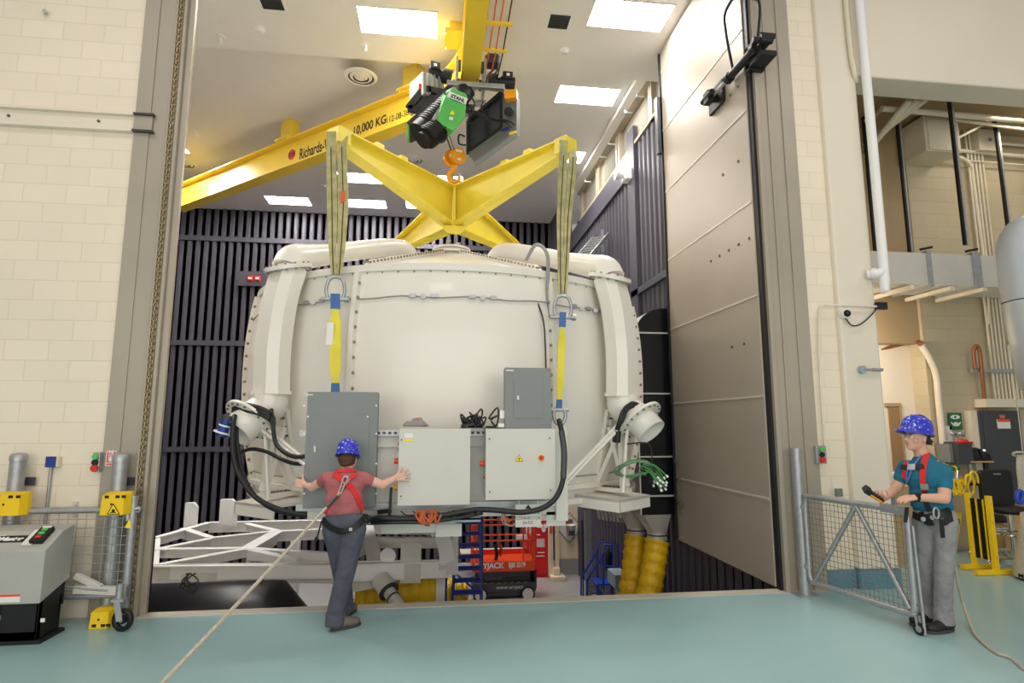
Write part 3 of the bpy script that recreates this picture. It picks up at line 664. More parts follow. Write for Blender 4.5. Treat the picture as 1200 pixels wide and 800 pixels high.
# side mounted pipework, mirrored left / right
for s in (-1, 1):
    az = 40*s
    pts = [tp(1.02, az*.9, 4.0), tp(1.04, az*.9, 4.16), tp(1.16, az*.9, 4.28), tp(1.4, az*.95, 4.27), tp(1.9, az, 4.11), tp(2.4, az, 3.93), tp(2.76, az, 3.81), tp(2.97, az, 3.73), tp(3.03, az, 3.6)]
    cp = catmull(pts, 8); part('top_pipe', MB().tube(cp, [.125+.07*max(0, (i/len(cp)-.6)/.4) for i in range(len(cp))], 24), M['tank'], TK)
    c = tp(3.03, az, 3.6); ax = (V((0, 0, 1))+(tp(1, az, 0)-tp(0, az, 0))*.28).normalized()
    part('duct_flange', MB().cyl(c-ax*.02, c+ax*.025, .27, n=40), M['tank'], TK)
    b = MB()
    for j in range(14): t = 2*PI*j/14; o = ax.orthogonal().normalized(); o2 = ax.cross(o); p = c+(o*math.cos(t)+o2*math.sin(t))*.24; b.cyl(p-ax*.04, p+ax*.045, .014, n=6)
    part('flange_bolts', b, M['bolt'], TK)['kind'] = 'stuff'
    dpts = [tp(3.02, az, 3.58), tp(3.1, az, 3.3), tp(3.15, az, 3.0), tp(3.18, az, 2.6), tp(3.17, az, 2.12)]
    rdv = tp(1, az, 0)-tp(0, az, 0)
    dc = catmull(dpts, 6)
    sect = [(-.21, -.09), (-.21, .06), (-.12, .15), (.12, .15), (.21, .06), (.21, -.09), (.12, -.16), (-.12, -.16)]
    part('box_duct', MB().tube(dc, 1.0, up=rdv, sect=sect, smooth=False), M['tank'], TK)
    part('duct_collar', MB().tube([tp(3.17, az, 2.15), tp(3.17, az, 2.11)], 1.08, up=rdv, sect=sect, smooth=False), M['tank'], TK)
    el = catmull([tp(3.17, az, 2.12), tp(3.18, az, 2.0), tp(3.24, az*1.02, 1.92), tp(3.36, az*1.03, 1.83)], 6)
    part('elbow', MB().tube(el, .19, 24), M['tank'], TK)
    d = ((tp(1, az, 0)-tp(0, az, 0))*.7+V((0, 0, -.7))).normalized(); c = tp(3.36, az*1.03, 1.84)
    part('duct_flange', MB().cyl(c, c+d*.03, .29, n=40), M['tank'], TK)
    b = MB(); o = d.orthogonal().normalized(); o2 = d.cross(o)
    for j in range(18): t = 2*PI*j/18; p = c+(o*math.cos(t)+o2*math.sin(t))*.26; b.cyl(p-d*.01, p+d*.045, .012, n=6)
    part('flange_bolts', b, M['boltdark'], TK)['kind'] = 'stuff'
    mb = MB(); mb.lathe([(.185, .03), (.185, .22), (.175, .22), (.17, .04), (.01, .04)], c, n=36, axis=d); part('duct_outlet', mb, M['tank'], TK)
    # triangular outrigger frame standing on a foot plate
    tg = V((math.cos(math.radians(az)), math.sin(math.radians(az)), 0))
    F = lambda r, z: tp(r, az*1.02, z)
    g = MB()
    for (p, q) in ((F(2.72, 1.0), F(3.2, 1.0)), (F(3.14, 1.0), F(3.12, 1.75)), (F(2.95, 1.95), F(2.76, 1.0)), (F(2.97, 1.75), F(3.16, 1.05)), (F(2.78, 1.05), F(3.12, 1.7))): g.bar(p, q, .05, .12, up=tg)
    g.prism([F(2.6, .95), F(2.72, .95), F(3.02, 1.95), F(2.86, 1.98)], tg*.02)
    part('outrigger_frame', g, M['tank'], TK)
    fp = [F(2.7, .96)-tg*.42, F(2.7, .96)+tg*.42, F(3.28, .93)+tg*.34, F(3.28, .93)-tg*.34]
    part('foot_plate', MB().prism(fp, (0, 0, -.03)).prism([fp[2], fp[3], fp[3]-V((0, 0, .14)), fp[2]-V((0, 0, .14))], (tp(0, az, 0)-tp(1, az, 0))*.03).prism([fp[3], fp[0], fp[0]-V((0, 0, .14)), fp[3]-V((0, 0, .14))], tg*.02), M['tank'], TK)
    part('stay_rod', MB().cyl(F(3.24, 1.0)-tg*.2*s, F(3.26, 1.75)-tg*.1*s, .022, n=10), M['tank'], TK)
    b = MB()
    for j in range(9): p = F(2.74+.03*j, 1.05+.1*j); b.cyl(p-tg*.04, p+tg*.04, .013, n=6)
    for j in range(8): p = F(2.76+.05*j, 1.03); b.cyl(p-tg*.04, p+tg*.04, .013, n=6)
    part('bolt_row', b, M['boltdark'], TK)['kind'] = 'stuff'
# diagonal struts towards the cabinet rack
for (u0, v0, y0, u1, v1, y1) in ((303, 501, 6.75, 358, 545, 5.98), (309, 499, 6.75, 365, 545, 5.98), (738, 489, 6.75, 652, 578, 6.0), (731, 490, 6.75, 656, 569, 6.0)):
    part('strut', MB().cyl(aY(u0, v0, y0), aY(u1, v1, y1), .02, n=12), M['tank'], TK)
# rack behind cabinets: rails, back plates, bottom tray, posts
f = MB()
zt_ = aY(500, 507, 5.97).z; zb_ = aY(500, 592, 5.97).z
x0 = aY(352, 500, 5.97).x; x1 = aY(663, 500, 5.97).x
for z in (zt_, zb_): f.box((x0, 5.95, z-.03), (x1, 6.0, z+.03))
part('rack_rail', f, M['steel'], TK)
part('rack_plate', MB().box((x0+.1, 6.0, zt_-.14), (x1, 6.03, zt_-.02)).box((x0+.1, 6.0, zb_-.12), (x1, 6.03, zb_-.02)).box((x0+.1, 6.04, zb_), (x1-.05, 6.05, zt_-.1)), M['offw'], TK)
sl = MB()
for k in range(46): sl.box((x0+.08+k*.055, 5.947, zt_-.012), (x0+.11+k*.055, 5.949, zt_+.012))
part('rail_slots', sl, M['darkgrey'], TK)['kind'] = 'stuff'
xp = aY(657, 500, 5.95).x
part('rack_post', MB().box((xp-.06, 5.93, .82), (xp+.06, 6.0, 1.75)), M['offw'], TK)
xt0 = aY(420, 600, 5.85).x; xt1 = aY(562, 600, 5.85).x
part('cable_tray', MB().box((xt0, 5.7, .885), (xt1, 6.0, .9)).box((xt0, 5.7, .865), (xt1, 5.71, .9)), M['lblue'], TK)
part('lower_plate', MB().box((aY(447, 600, 6.02).x, 6.02, .72), (aY(540, 600, 6.02).x, 6.035, .95)).box((aY(511, 612, 6.02).x, 6.0, .68), (aY(541, 612, 6.02).x, 6.02, .8)), M['offw'], TK); part('lower_plate', MB().box((aY(640, 612, 6.02).x, 6.0, .76), (aY(662, 612, 6.02).x, 6.02, .9)), M['offw'], TK)
for s in (-1, 1):
    for z in (zt_-.05, zb_): 
        xx = .1+s*.95; part('rack_bracket', MB().box((xx-.03, 6.03, z-.04), (xx+.03, TC.y-math.sqrt(prad(z)**2-(xx-TC.x)**2)+.1, z+.04)), M['offw'], TK)
# cable bundle over the tank front
cabl('riser_cable', [tp(2.55, 20, 3.78), tp(2.75, 20.5, 3.92), tp(2.93, 21.5, 3.75), tp(prad(3.3)+.03, 22, 3.3), tp(prad(2.8)+.04, 22.6, 2.8), tp(prad(2.3)+.04, 23, 2.3), tp(prad(1.9)+.04, 23, 1.95)], .022, M['greyc'], TK)
cabl('riser_cable', [tp(2.86, 19.5, 3.2), tp(2.97, 20, 2.9), tp(2.98, 20.3, 2.3), tp(2.96, 20.6, 1.95)], .009, M['cable'], TK)
# ============================================================ CABINETS on the rack
def cabinet(name, label, u0, v0, u1, v1, yf, dep, m, kind, grp=None):
    a = aY(u0, v1, yf); b = aY(u1, v0, yf); T = thing(name, label, 'electrical cabinet', ((a.x+b.x)/2, yf+dep/2, a.z), grp)
    part('body', MB().box((a.x, yf+.02, a.z), (b.x, yf+dep, b.z)), m, T, .006)
    return T, a, b
def lock(T, x, z, yf): part('corner_lock', MB().box((x-.022, yf-.004, z-.022), (x+.022, yf, z+.022)).cyl((x, yf, z), (x, yf-.008, z), .01, n=10), M['boltdark'] if False else M['cab'], T); part('lock_core', MB().cyl((x, yf-.004, z), (x, yf-.011, z), .007, n=8), M['black'], T)
T, a, b = cabinet('electrical_cabinet', 'tall dark grey electrical cabinet behind the person in the pink shirt', 355, 460, 443, 595, 5.86, .16, M['gcab'], 1)
part('front_cover', MB().box((a.x-.005, 5.855, a.z-.005), (b.x+.005, 5.88, b.z+.005)), M['gcab'], T, .003)
part('door', MB().box((aY(364, 500, 5.85).x, 5.85, a.z+.01), (aY(433, 500, 5.85).x, 5.856, aY(400, 485, 5.85).z)), M['gcab'], T, .002)
for u in (369,): p = aY(u, 526, 5.85); part('door_handle', MB().box(p-V((.012, .01, .03)), p+V((.012, 0, .03))), M['steel'], T, .002)
for u, v in [(u, v) for u in (356.5, 441) for v in (475, 508, 543, 578)]+[(361, 488), (431, 488)]:
    p = aY(u, v, 5.852); part('cover_screw', MB().cyl(p, p-V((0, .006, 0)), .009, n=8), M['pwhite'], T)
part('name_label', MB().box(aY(357.5, 463, 5.853), aY(367, 461.8, 5.851)), M['paper'], T)
T, a, b = cabinet('electrical_cabinet', 'light grey control cabinet touched by the right hand of the person in pink', 466, 502.5, 551, 592, 5.72, .24, M['cab'], 1)
part('door', MB().box((a.x-.003, 5.70, a.z-.003), (b.x+.003, 5.735, b.z+.003)), M['cab'], T, .004)
for u, v in ((470.5, 515), (470, 581)): p = aY(u, v, 5.7); lock(T, p.x, p.z, 5.7)
part('rating_label', MB().box(aY(474, 507.5, 5.699), aY(484, 513, 5.697)), M['paper'], T)
part('warning_label', MB().box(aY(474, 514.5, 5.699), aY(484, 517, 5.697)), M['triyel'], T)
for v, m_ in ((520, 'red'), (526, 'green'), (532, 'pwhite'), (540, 'redorange'), (571, 'hookyel')):
    p = at(465, v, X=a.x); p = V((a.x, 5.82, aY(465, v, 5.82).z)); r_ = .026 if m_ in ('redorange', 'hookyel') else .012
    part('push_button', MB().cyl(p, p-V((.05 if r_ > .02 else .02, 0, 0)), r_, n=14), M[m_], T)
T, a, b = cabinet('electrical_cabinet', 'light grey control cabinet with yellow warning triangle and red rotary switch', 569, 502.5, 650, 585.5, 5.72, .24, M['cab'], 1)
part('door', MB().box((a.x-.003, 5.70, a.z-.003), (b.x+.003, 5.735, b.z+.003)), M['cab'], T, .004)
for u, v in ((573.5, 514), (644, 513), (574, 576), (645, 574)): p = aY(u, v, 5.7); lock(T, p.x, p.z, 5.7)
tr = [aY(603.5, 540.5, 5.699), aY(613, 540.5, 5.699), aY(608.3, 532, 5.699)]
part('warning_triangle', MB().prism(tr, (0, -.002, 0)), M['triyel'], T)
cc = sum(tr, V((0, 0, 0)))/3
part('lightning_symbol', MB().prism([cc+V((x, -.003, z)) for x, z in ((.004, .022), (-.01, -.002), (0, -.002), (-.004, -.02), (.01, .004), (0, .004))], (0, -.001, 0)), M['txtblk'], T)
eb = MB()
for i in range(3): eb.bar(tr[i]+(cc-tr[i])*.06+V((0, -.003, 0)), tr[(i+1) % 3]+(cc-tr[(i+1) % 3])*.06+V((0, -.003, 0)), .003, .001, up=(0, 1, 0))
part('triangle_border', eb, M['txtblk'], T)
p = aY(634, 536, 5.7); sw = part('switch_plate', MB().cyl(p, p-V((0, .01, 0)), .032, n=24), M['triyel'], T); part('rotary_switch', MB().cyl(p-V((0, .01, 0)), p-V((0, .035, 0)), .024, n=20).box(p-V((.008, .055, .022)), p-V((-.008, .03, -.022))), M['red'], T, .003)
for v, m_ in ((543, 'redorange'), (551, 'green'), (559, 'red')):
    p = V((a.x, 5.82, aY(567, v, 5.82).z)); r_ = .026 if m_ == 'redorange' else .012
    part('push_button', MB().cyl(p, p-V((.05 if r_ > .02 else .02, 0, 0)), r_, n=14), M[m_], T)
T, a, b = cabinet('electrical_cabinet', 'small dark grey breaker cabinet standing on the warning triangle cabinet', 592, 431.5, 645, 501.5, 5.80, .15, M['gcab'], 1)
part('front_cover', MB().box((a.x-.004, 5.795, a.z), (b.x+.004, 5.82, b.z+.004)), M['gcab'], T, .003)
part('door', MB().box((aY(602, 480, 5.79).x, 5.789, aY(602, 490, 5.79).z), (aY(636, 480, 5.79).x, 5.796, aY(602, 443, 5.79).z)), M['gcab'], T, .002)
p = aY(607, 466, 5.789); part('door_handle', MB().box(p-V((.012, .01, .022)), p+V((.012, 0, .022))), M['steel'], T, .002)
part('name_label', MB().box(aY(593, 434.5, 5.794), aY(602, 433.2, 5.792)), M['paper'], T); part('red_label', MB().box(aY(640.5, 434.5, 5.794), aY(644.5, 433, 5.792)), M['red'], T)
# clutter on top of the rack
zc_ = aY(490, 502, 5.8).z
T = thing('cable_coil', 'coiled grey cable with grey plug on top of the left light grey cabinet', 'cable', aY(487, 501, 5.82))
cp = []
for k in range(60): t = k*.45; cp.append(aY(487, 498, 5.84)+V((math.cos(t)*(.12-.0008*k), .06*math.sin(t), .0007*k-.005)))
part('coil', MB().tube(cp, .011, 6), M['greyc'], T)
part('plug', MB().obox(aY(489, 492, 5.84), V((.05, 0, .005)), V((0, .04, 0)), V((0, 0, .02))), M['greyc'], T, .008); part('plug_ring', MB().obox(aY(489, 490, 5.81), V((.022, 0, .002)), V((0, .012, 0)), V((0, 0, .006))), M['orange'], T)
T = thing('cable_bundle', 'tangle of black cables and connectors beside the small breaker cabinet', 'cable', aY(570, 500, 5.85))
for k in range(11):
    pts = []; cx = 545+random.random()*38
    for j in range(7): pts.append(aY(cx+random.uniform(-9, 9), 499-abs(random.gauss(0, 8)) if 0 < j < 6 else 500, 5.86+random.uniform(-.04, .04)))
    part('black_cable', MB().tube(catmull(pts, 5), .009, 6), M['cable'], T)
part('connector_tray', MB().box((aY(540, 500, 5.8).x, 5.74, zc_+.002), (aY(590, 500, 5.8).x, 5.95, zc_+.012)), M['black'], T)
part('connector', MB().obox(aY(548, 498, 5.82), V((.06, 0, .01)), V((0, .03, 0)), V((0, 0, .012))).cyl(aY(541, 499, 5.8), aY(555, 496, 5.85), .018), M['cable'], T)
part('socket_box', MB().box(aY(586, 490, 5.84), aY(591.5, 481, 5.9)).box(aY(584, 501, 5.78), aY(590, 496, 5.84)), M['pwhite'], T)
# main thick cables
T = thing('power_cable', 'thick black power cable looping from the small cabinet under the light grey cabinets', 'cable', aY(560, 610, 5.62))
main = [(655, 492, 5.78), (658, 505, 5.7), (661, 530, 5.66), (660, 560, 5.62), (652, 582, 5.6), (636, 595, 5.6), (612, 600, 5.6), (585, 598, 5.62), (562, 597, 5.64), (540, 600, 5.64), (505, 606, 5.64), (475, 608, 5.64), (445, 607, 5.66), (425, 611, 5.8), (400, 605, 6.1)]
part('cable', MB().tube(catmull([aY(*p) for p in main], 8), .026, 12), M['cable'], T)
br_ = catmull([aY(*p) for p in main[1:4]], 8); part('mesh_sleeve', MB().tube(br_, .031, 12), M['darkgrey'], T)
T = thing('power_cable', 'second black cable lying along the tray below the left light grey cabinet', 'cable', aY(500, 609, 5.62))
part('cable', MB().tube(catmull([aY(*p) for p in [(560, 602, 5.6), (535, 607, 5.62), (500, 611.5, 5.6), (460, 612, 5.62), (430, 613, 5.75), (405, 612, 6.05)]], 8), .016, 8), M['cable'], T)
part('cable_tie', MB().cyl(aY(561, 598, 5.6), aY(561, 603, 5.6), .04, n=12), M['black'], T)
T = thing('orange_cables', 'bundle of orange connector cables hanging below the left light grey cabinet', 'cable', aY(480, 610, 5.8))
for k in range(9):
    u = 489+k*2.8+random.uniform(-1, 1); cabl('orange_cable', [aY(u, 598, 5.66), aY(u+random.uniform(-4, 4), 604, 5.6), aY(u+random.uniform(-6, 5), 611+random.uniform(-1, 5), 5.58), aY(u+random.uniform(-3, 8), 603, 5.62)], .012, M['orc'], T, 6, 5)
T = thing('orange_cables', 'orange cable loop hanging left of the hanging notice', 'cable', aY(592, 610, 5.8))
for k in range(4): cabl('orange_cable', [aY(588+k, 599, 5.8), aY(590+k, 608, 5.77), aY(596+k, 612-k, 5.78), aY(601, 606, 5.82)], .009, M['orc'], T, 6, 5)
for k in range(2): cabl('white_cable', [aY(588+k, 600, 5.78), aY(589+k*3, 612, 5.75), aY(600, 616, 5.76), aY(606, 609, 5.8)], .006, M['greyc'], T, 6, 5)
T = thing('loose_cables', 'black cable loops hanging below the gap between the light grey cabinets', 'cable', aY(540, 608, 5.8))
for (cx, cy, r_) in ((538, 606, 9), (533, 604, 6), (543, 605, 7)):
    cabl('cable_loop', [aY(cx+r_*math.cos(t), cy+r_*.8*math.sin(t)-1, 5.72) for t in [k*PI/5 for k in range(11)]], .007, M['cable'], T, 6, 4)
for k in range(5): u = 470+k*14; cabl('thin_cable', [aY(u, 599, 5.74), aY(u+8, 604, 5.7), aY(u+20, 602, 5.72)], .006, M['cable'], T, 6, 4)
# black cables on the left side
def acab(name, label, pts, r): T = tag(part(name, MB().tube(catmull(pts, 8), r, 10), M['cable']), label, 'cable'); return T
acab('power_cable', 'black cable hanging in the widest arc from the left duct outlet', [aY(u, v, y) for u, v, y in [(275, 487, 6.5), (273, 500, 6.4), (273, 530, 6.35), (280, 556, 6.3), (297, 580, 6.25), (320, 594, 6.2), (350, 602, 6.15), (385, 604, 6.12)]], .026)
acab('power_cable', 'black cable hanging just inside the widest arc at the left duct outlet', [aY(u, v, y) for u, v, y in [(278, 487, 6.55), (278, 520, 6.45), (286, 558, 6.4), (303, 585, 6.33), (330, 600, 6.28), (370, 605, 6.2)]], .02)
acab('power_cable', 'black cable curving from the left flange to the middle of the tall grey cabinet', [aY(u, v, y) for u, v, y in [(318, 480, 6.6), (320, 500, 6.4), (323, 518, 6.3), (332, 529, 6.15), (346, 535, 6.08), (360, 534, 6.04)]], .022)
acab('power_cable', 'lower black cable arching from the left outrigger frame to the tall grey cabinet', [aY(u, v, y) for u, v, y in [(282, 530, 6.7), (295, 526, 6.5), (312, 529, 6.4), (330, 538, 6.2), (345, 543, 6.1), (360, 543, 6.04)]], .02)
T = thing('coiled_cable', 'black corrugated cables wrapped around the left lower flange of the tank', 'cable', aY(300, 490, 6.6))
for k, dy in enumerate((-5, -1.5, 2)):
    part('wrap', MB().tube(catmull([aY(u, v+dy, y) for u, v, y in [(273, 484, 6.62), (285, 479, 6.58), (302, 482, 6.5), (316, 489, 6.5), (321, 497, 6.6)]], 8), .024, 10), M['cable'], T)
a = aY(268, 487, 6.5); b = aY(259, 511, 6.5); d = (b-a)
T = thing('blue_connector', 'bright blue industrial plug hanging from the left cable end', 'plug', b)
part('plug_body', MB().cyl(a+d*.2, b, .055, n=20), M['bluebox'], T); part('plug_collar', MB().cyl(a+d*.45, a+d*.52, .062, n=20).cyl(a+d*.78, a+d*.85, .09, n=20), M['pwhite'], T); part('plug_cap', MB().cyl(a-V((0, 0, 0)), a+d*.2, .065, n=16), M['darkgrey'], T)
# right side: black wrap + green cable coil
T = thing('coiled_cable', 'black cable bundle wrapped and hanging at the right lower flange of the tank', 'cable', aY(730, 495, 6.7))
for k in range(9):
    o = random.uniform(-2, 2)
    part('wrap', MB().tube(catmull([aY(u+o, v+random.uniform(-2.5, 2.5), y) for u, v, y in [(752, 476, 6.7), (742, 474, 6.62), (733, 480, 6.58), (729, 490, 6.55), (724, 502, 6.6), (721, 516, 6.65)]], 6), .018, 8), M['cable'], T)
part('plug', MB().cyl(aY(724, 505, 6.58), aY(723, 518, 6.6), .04, n=14), M['cable'], T)
T = thing('green_cable_coil', 'coil of green cables with frayed ends at the right outrigger', 'cable', aY(755, 560, 6.7))
for k in range(12):
    r0 = random.uniform(.8, 1.1); pts = []
    for j in range(13): t = j*PI/6; pts.append(aY(742+19*r0*math.cos(t)+random.uniform(-1, 1), 549+9*r0*math.sin(t)-3*math.cos(t), 6.62+.08*math.sin(t)+random.uniform(-.02, .02)))
    part('coil_turn', MB().tube(catmull(pts, 4), .008, 6), M['grnc' if k % 3 else 'greyc'], T)
for k in range(18):
    a = aY(752+random.uniform(-3, 6), 545+random.uniform(-4, 14), 6.6); b = aY(768+random.uniform(-8, 13), 562+random.uniform(-8, 12), 6.6+random.uniform(-.1, .1)); mid = a.lerp(b, .5)+V((0, 0, .06))
    e_ = part('loose_end', MB().tube(catmull([a, mid, b], 5), .008, 6), M['grnc' if k % 4 else 'cable'], T)
    part('plug_tip', MB().cyl(b, b+(b-mid).normalized()*.03, .013, n=8), M['pwhite'], e_)
cabl('coil_whisker', [aY(u, v, 6.6) for u, v in [(735, 520), (760, 520), (764, 540), (762, 565)]], .008, M['cable'], T)
# hanging notice
a = aY(604, 591, 5.75); b = aY(634, 617, 5.75)
T = thing('hanging_notice', 'pale grey connector warning card hanging under the right light grey cabinet', 'notice', ((a.x+b.x)/2, 5.75, b.z))
part('card', MB().box((a.x, 5.752, b.z), (b.x, 5.758, a.z)), M['lblue' if False else 'cab'], T)
for i, (s_, v) in enumerate((('DO NOT USE', 602.5), ('CONNECTOR', 608.5), ('IN F/C', 614))):
    text('notice_line', s_, .042, V(((a.x+b.x)/2, 5.75, aY(619, v, 5.75).z)), (1, 0, 0), (0, 0, 1), M['darkgrey'], T, .0005, 'CENTER', sx=.92)
c = aY(619, 594.5, 5.75); part('arrow', MB().prism([c+V((-.03, 0, -.01)), c+V((.03, 0, -.01)), c+V((0, 0, .03))], (0, -.001, 0)), M['txtblk'], T)
part('hanging_tie', MB().cyl(aY(608, 591, 5.755), aY(608, 586, 5.76), .003, n=6).cyl(aY(630, 591, 5.755), aY(630, 586, 5.76), .003, n=6), M['pwhite'], T)
# black bracket arm left of the left light cabinet
T = tag(part('cable_bracket', MB().bar(aY(458.5, 571, 5.8), aY(456, 612, 5.8), .025, .025, up=(0, 1, 0)).bar(aY(443, 600, 5.85), aY(458, 598, 5.8), .03, .04), M['black'], None), 'black upright cable bracket between the tall grey and the left light cabinet', 'bracket')

# ============================================================ SLINGS
def strap(name, pts, w, th, m, parent, wd):    # flat webbing, widths along path
    mb = MB(); vs = []
    for (p, ww) in zip(pts, w):
        for a_, b_ in ((-1, -1), (1, -1), (1, 1), (-1, 1)): vs.append(V(p)+V(wd)*ww/2*a_+V((0, th/2, 0))*b_)
    n = len(pts); mb._add(vs, [(i*4+j, i*4+(j+1) % 4, (i+1)*4+(j+1) % 4, (i+1)*4+j) for i in range(n-1) for j in range(4)]+[(3, 2, 1, 0), ((n-1)*4, (n-1)*4+1, (n-1)*4+2, (n-1)*4+3)])
    return part(name, mb, m, parent)
def sling(side, lab, lab2, lab3, top, sh, sh_uv, yend, uend, vend, narrow):
    T = thing('web_sling', lab, 'sling', (sh.x, sh.y, sh.z), 'wide grey slings on the front spreader arms')
    tx = V((1, .2*side, 0)).normalized()
    tz = top.z+.14
    for k in (-1, 1):
        pt = [V((top.x, top.y, tz))+tx*k*.07+V((0, -.14*(k < 0)-.04, 0)), V((top.x, top.y, tz))+tx*k*.07+V((0, -.16, -.2)), V((top.x, top.y, tz)).lerp(sh, .5)+tx*k*.07*narrow, V((top.x, top.y, tz)).lerp(sh, .75)+tx*k*.055*narrow, sh+V((k*.03*narrow, -.01, .08))]
        g = strap('strap', pt, [.12, .12, .12*narrow+.01, .1*narrow, .06], .014, M['sling'], T, tx)
        strap('seam', [p+V((0, -.009, 0)) for p in pt[1:]], [.012]*4, .004, M['slingdark'], g, tx)
    if side < 0: part('orange_tag', MB().box(V((top.x, top.y, tz)).lerp(sh, .46)+V((.04, -.05, -.16)), V((top.x, top.y, tz)).lerp(sh, .46)+V((.09, -.045, .08))), M['orange'], T)
    S2 = thing('bow_shackle', lab3, 'shackle', (sh.x, sh.y, sh.z-.2), 'shackles joining grey and yellow slings')
    bw = [sh+V((x, -.02, z)) for x, z in ((-.075, -.2), (-.1, -.1), (-.07, .02), (0, .05), (.07, .02), (.1, -.1), (.075, -.2))]
    part('bow', MB().tube(catmull(bw, 5), .02, 10), M['steel'], S2); part('pin', MB().cyl(sh+V((-.15, -.02, -.2)), sh+V((.12, -.02, -.2)), .022, n=12).cyl(sh+V((.1, -.02, -.2)), sh+V((.15, -.02, -.2)), .035, n=6), M['steel'], S2)
    T2 = thing('web_sling', lab2, 'sling', (sh.x, sh.y, sh.z-1.2), 'yellow slings with blue loops on the tank')
    s0 = sh+V((0, -.02, -.14)); s3 = aY(uend, vend, yend)
    L = [s0, s0.lerp(s3, .12), s0.lerp(s3, .24)]
    strap('blue_loop', [s0, s0.lerp(s3, .16)], [.09*narrow+.01, .09*narrow+.01], .02, M['slingblue'], T2, (1, 0, 0))
    strap('yellow_strap', [s0.lerp(s3, .16), s0.lerp(s3, .3), s0.lerp(s3, .75), s0.lerp(s3, .9)], [.06*narrow, .11*narrow, .11*narrow, .07*narrow], .016, M['slingyel'], T2, (1, 0, 0))
    strap('blue_loop', [s0.lerp(s3, .9), s3], [.07*narrow+.01, .08*narrow+.01], .02, M['slingblue'], T2, (1, 0, 0))
    if side < 0: part('inspection_tag', MB().obox(s0.lerp(s3, .42)+V((-.05, -.03, 0)), V((.035, 0, 0)), V((0, .008, 0)), V((0, 0, .12))), M['paper'], T2)
    return s3
shL = aY(394, 330, 6.45); e1 = sling(-1, 'wide worn grey webbing sling with orange tag, left of the two front slings', 'yellow sling with blue loop hanging in front of the tank at left', 'steel bow shackle on the left front sling', tips[0], shL, None, 6.2, 393, 461, 1.0)
shR = aY(659, 352, 6.4); e2 = sling(1, 'wide worn grey webbing sling, right of the two front slings', 'yellow sling with blue loops hanging in front of the tank at right', 'steel bow shackle on the right front sling', tips[1], shR, None, 6.15, 655, 480, .72)
T = thing('bow_shackle', 'steel bow shackle at the foot of the right yellow sling', 'shackle', (e2.x, e2.y, e2.z-.15)); sh = e2
bw = [sh+V((x, 0, z)) for x, z in ((-.05, .0), (-.06, -.06), (-.03, -.14), (.04, -.14), (.07, -.06), (.06, 0))]
part('bow', MB().tube(catmull(bw, 5), .02, 10), M['steel'], T); part('pin', MB().cyl(sh+V((-.1, 0, 0)), sh+V((.11, 0, 0)), .02, n=12), M['steel'], T)
# ============================================================ LOWER LEVEL
def g4(u, v, z=-.13): return aZ(u, v, z)
zf = -.13
T = thing('steel_support_frame', 'large white welded steel frame of crossing plates parked in the pit under the tank', 'steel frame', (-2.5, 9.5, LOW))
near0 = g4(180, 661); near1 = g4(527, 655)
pts = {k: g4(*p) for k, p in dict(a=(183, 629), b=(245, 611.5), c=(363, 609), k=(505, 611), d=(248, 629), e=(325, 621), f=(182, 642), g=(290, 641), h=(392, 647), i=(180, 661), j=(390, 660), l=(440, 657), m=(527, 655), n=(289, 612.5), o=(215, 618), p=(400, 617.5), q=(352, 654), r=(430, 613), s2=(436, 628), t=(523, 628), u2=(480, 632)).items()}
bars = [('a','b'),('b','c'),('c','k'),('n','e'),('o','d'),('d','e'),('f','g'),('g','h'),('e','g'),('i','g'),('i','j'),('j','m'),('f','d'),('e','p'),('p','r'),('g','q'),('r','l'),('k','t'),('t','m'),('s2','t'),('h','s2'),('a','i')]
for i, (a, b) in enumerate(bars):
    a = pts[a]; b = pts[b]; w = .13 if i not in (8, 16) else .22
    g = MB().bar(a-V((0, 0, .008+.0011*i)), b-V((0, 0, .008+.0011*i)), w, .016)
    part('top_plate', g, M['white'], T)
    dpt = .12+.05*((i*7) % 3)
    part('web_plate', MB().bar(a-V((0, 0, .03+dpt/2)), b-V((0, 0, .03+dpt/2)), .014, dpt), M['white'], T)
fh = MB(); fx0 = near0.x; fx1 = near1.x
na = near0; nb = near1; fd = (nb-na); yv = V((fd.y, -fd.x, 0)).normalized(); yv = yv if yv.y < 0 else -yv
def nf(t, z, o=0): return na+fd*t+V((0, 0, z-zf))+yv*o
part('front_plate', MB().prism([nf(0, zf), nf(1, zf), nf(1, zf-.12), nf(.86, zf-.22), nf(.76, zf-.36), nf(.66, zf-.42), nf(.62, zf-.3), nf(0, zf-.2)], yv*.02), M['offw'], T)
part('stiffener_plate', MB().prism([nf(.83, zf+.24, .03), nf(.9, zf+.24, .03), nf(.9, zf-.3, .03), nf(.83, zf-.3, .03)], yv*.03), M['offw'], T)
part('corner_plate', MB().prism([nf(1.0, zf+.3, .03), nf(1.03, zf+.34, .03), nf(1.03, zf-.2, .03), nf(.99, zf-.2, .03), nf(.99, zf+.1, .03)], yv*.03), M['offw'], T)
for t in (.645, .675): 
    for z in (.16, .24): part('bolt_plate', MB().cyl(nf(t, zf-z, .02), nf(t, zf-z, .035), .025, n=12), M['boltdark'], T)
part('access_hole', MB().lathe([(.0, .022), (.09, .022), (.11, .024), (.11, .0)], nf(.785, zf+.06, .0), n=32, axis=yv), M['white'], T)
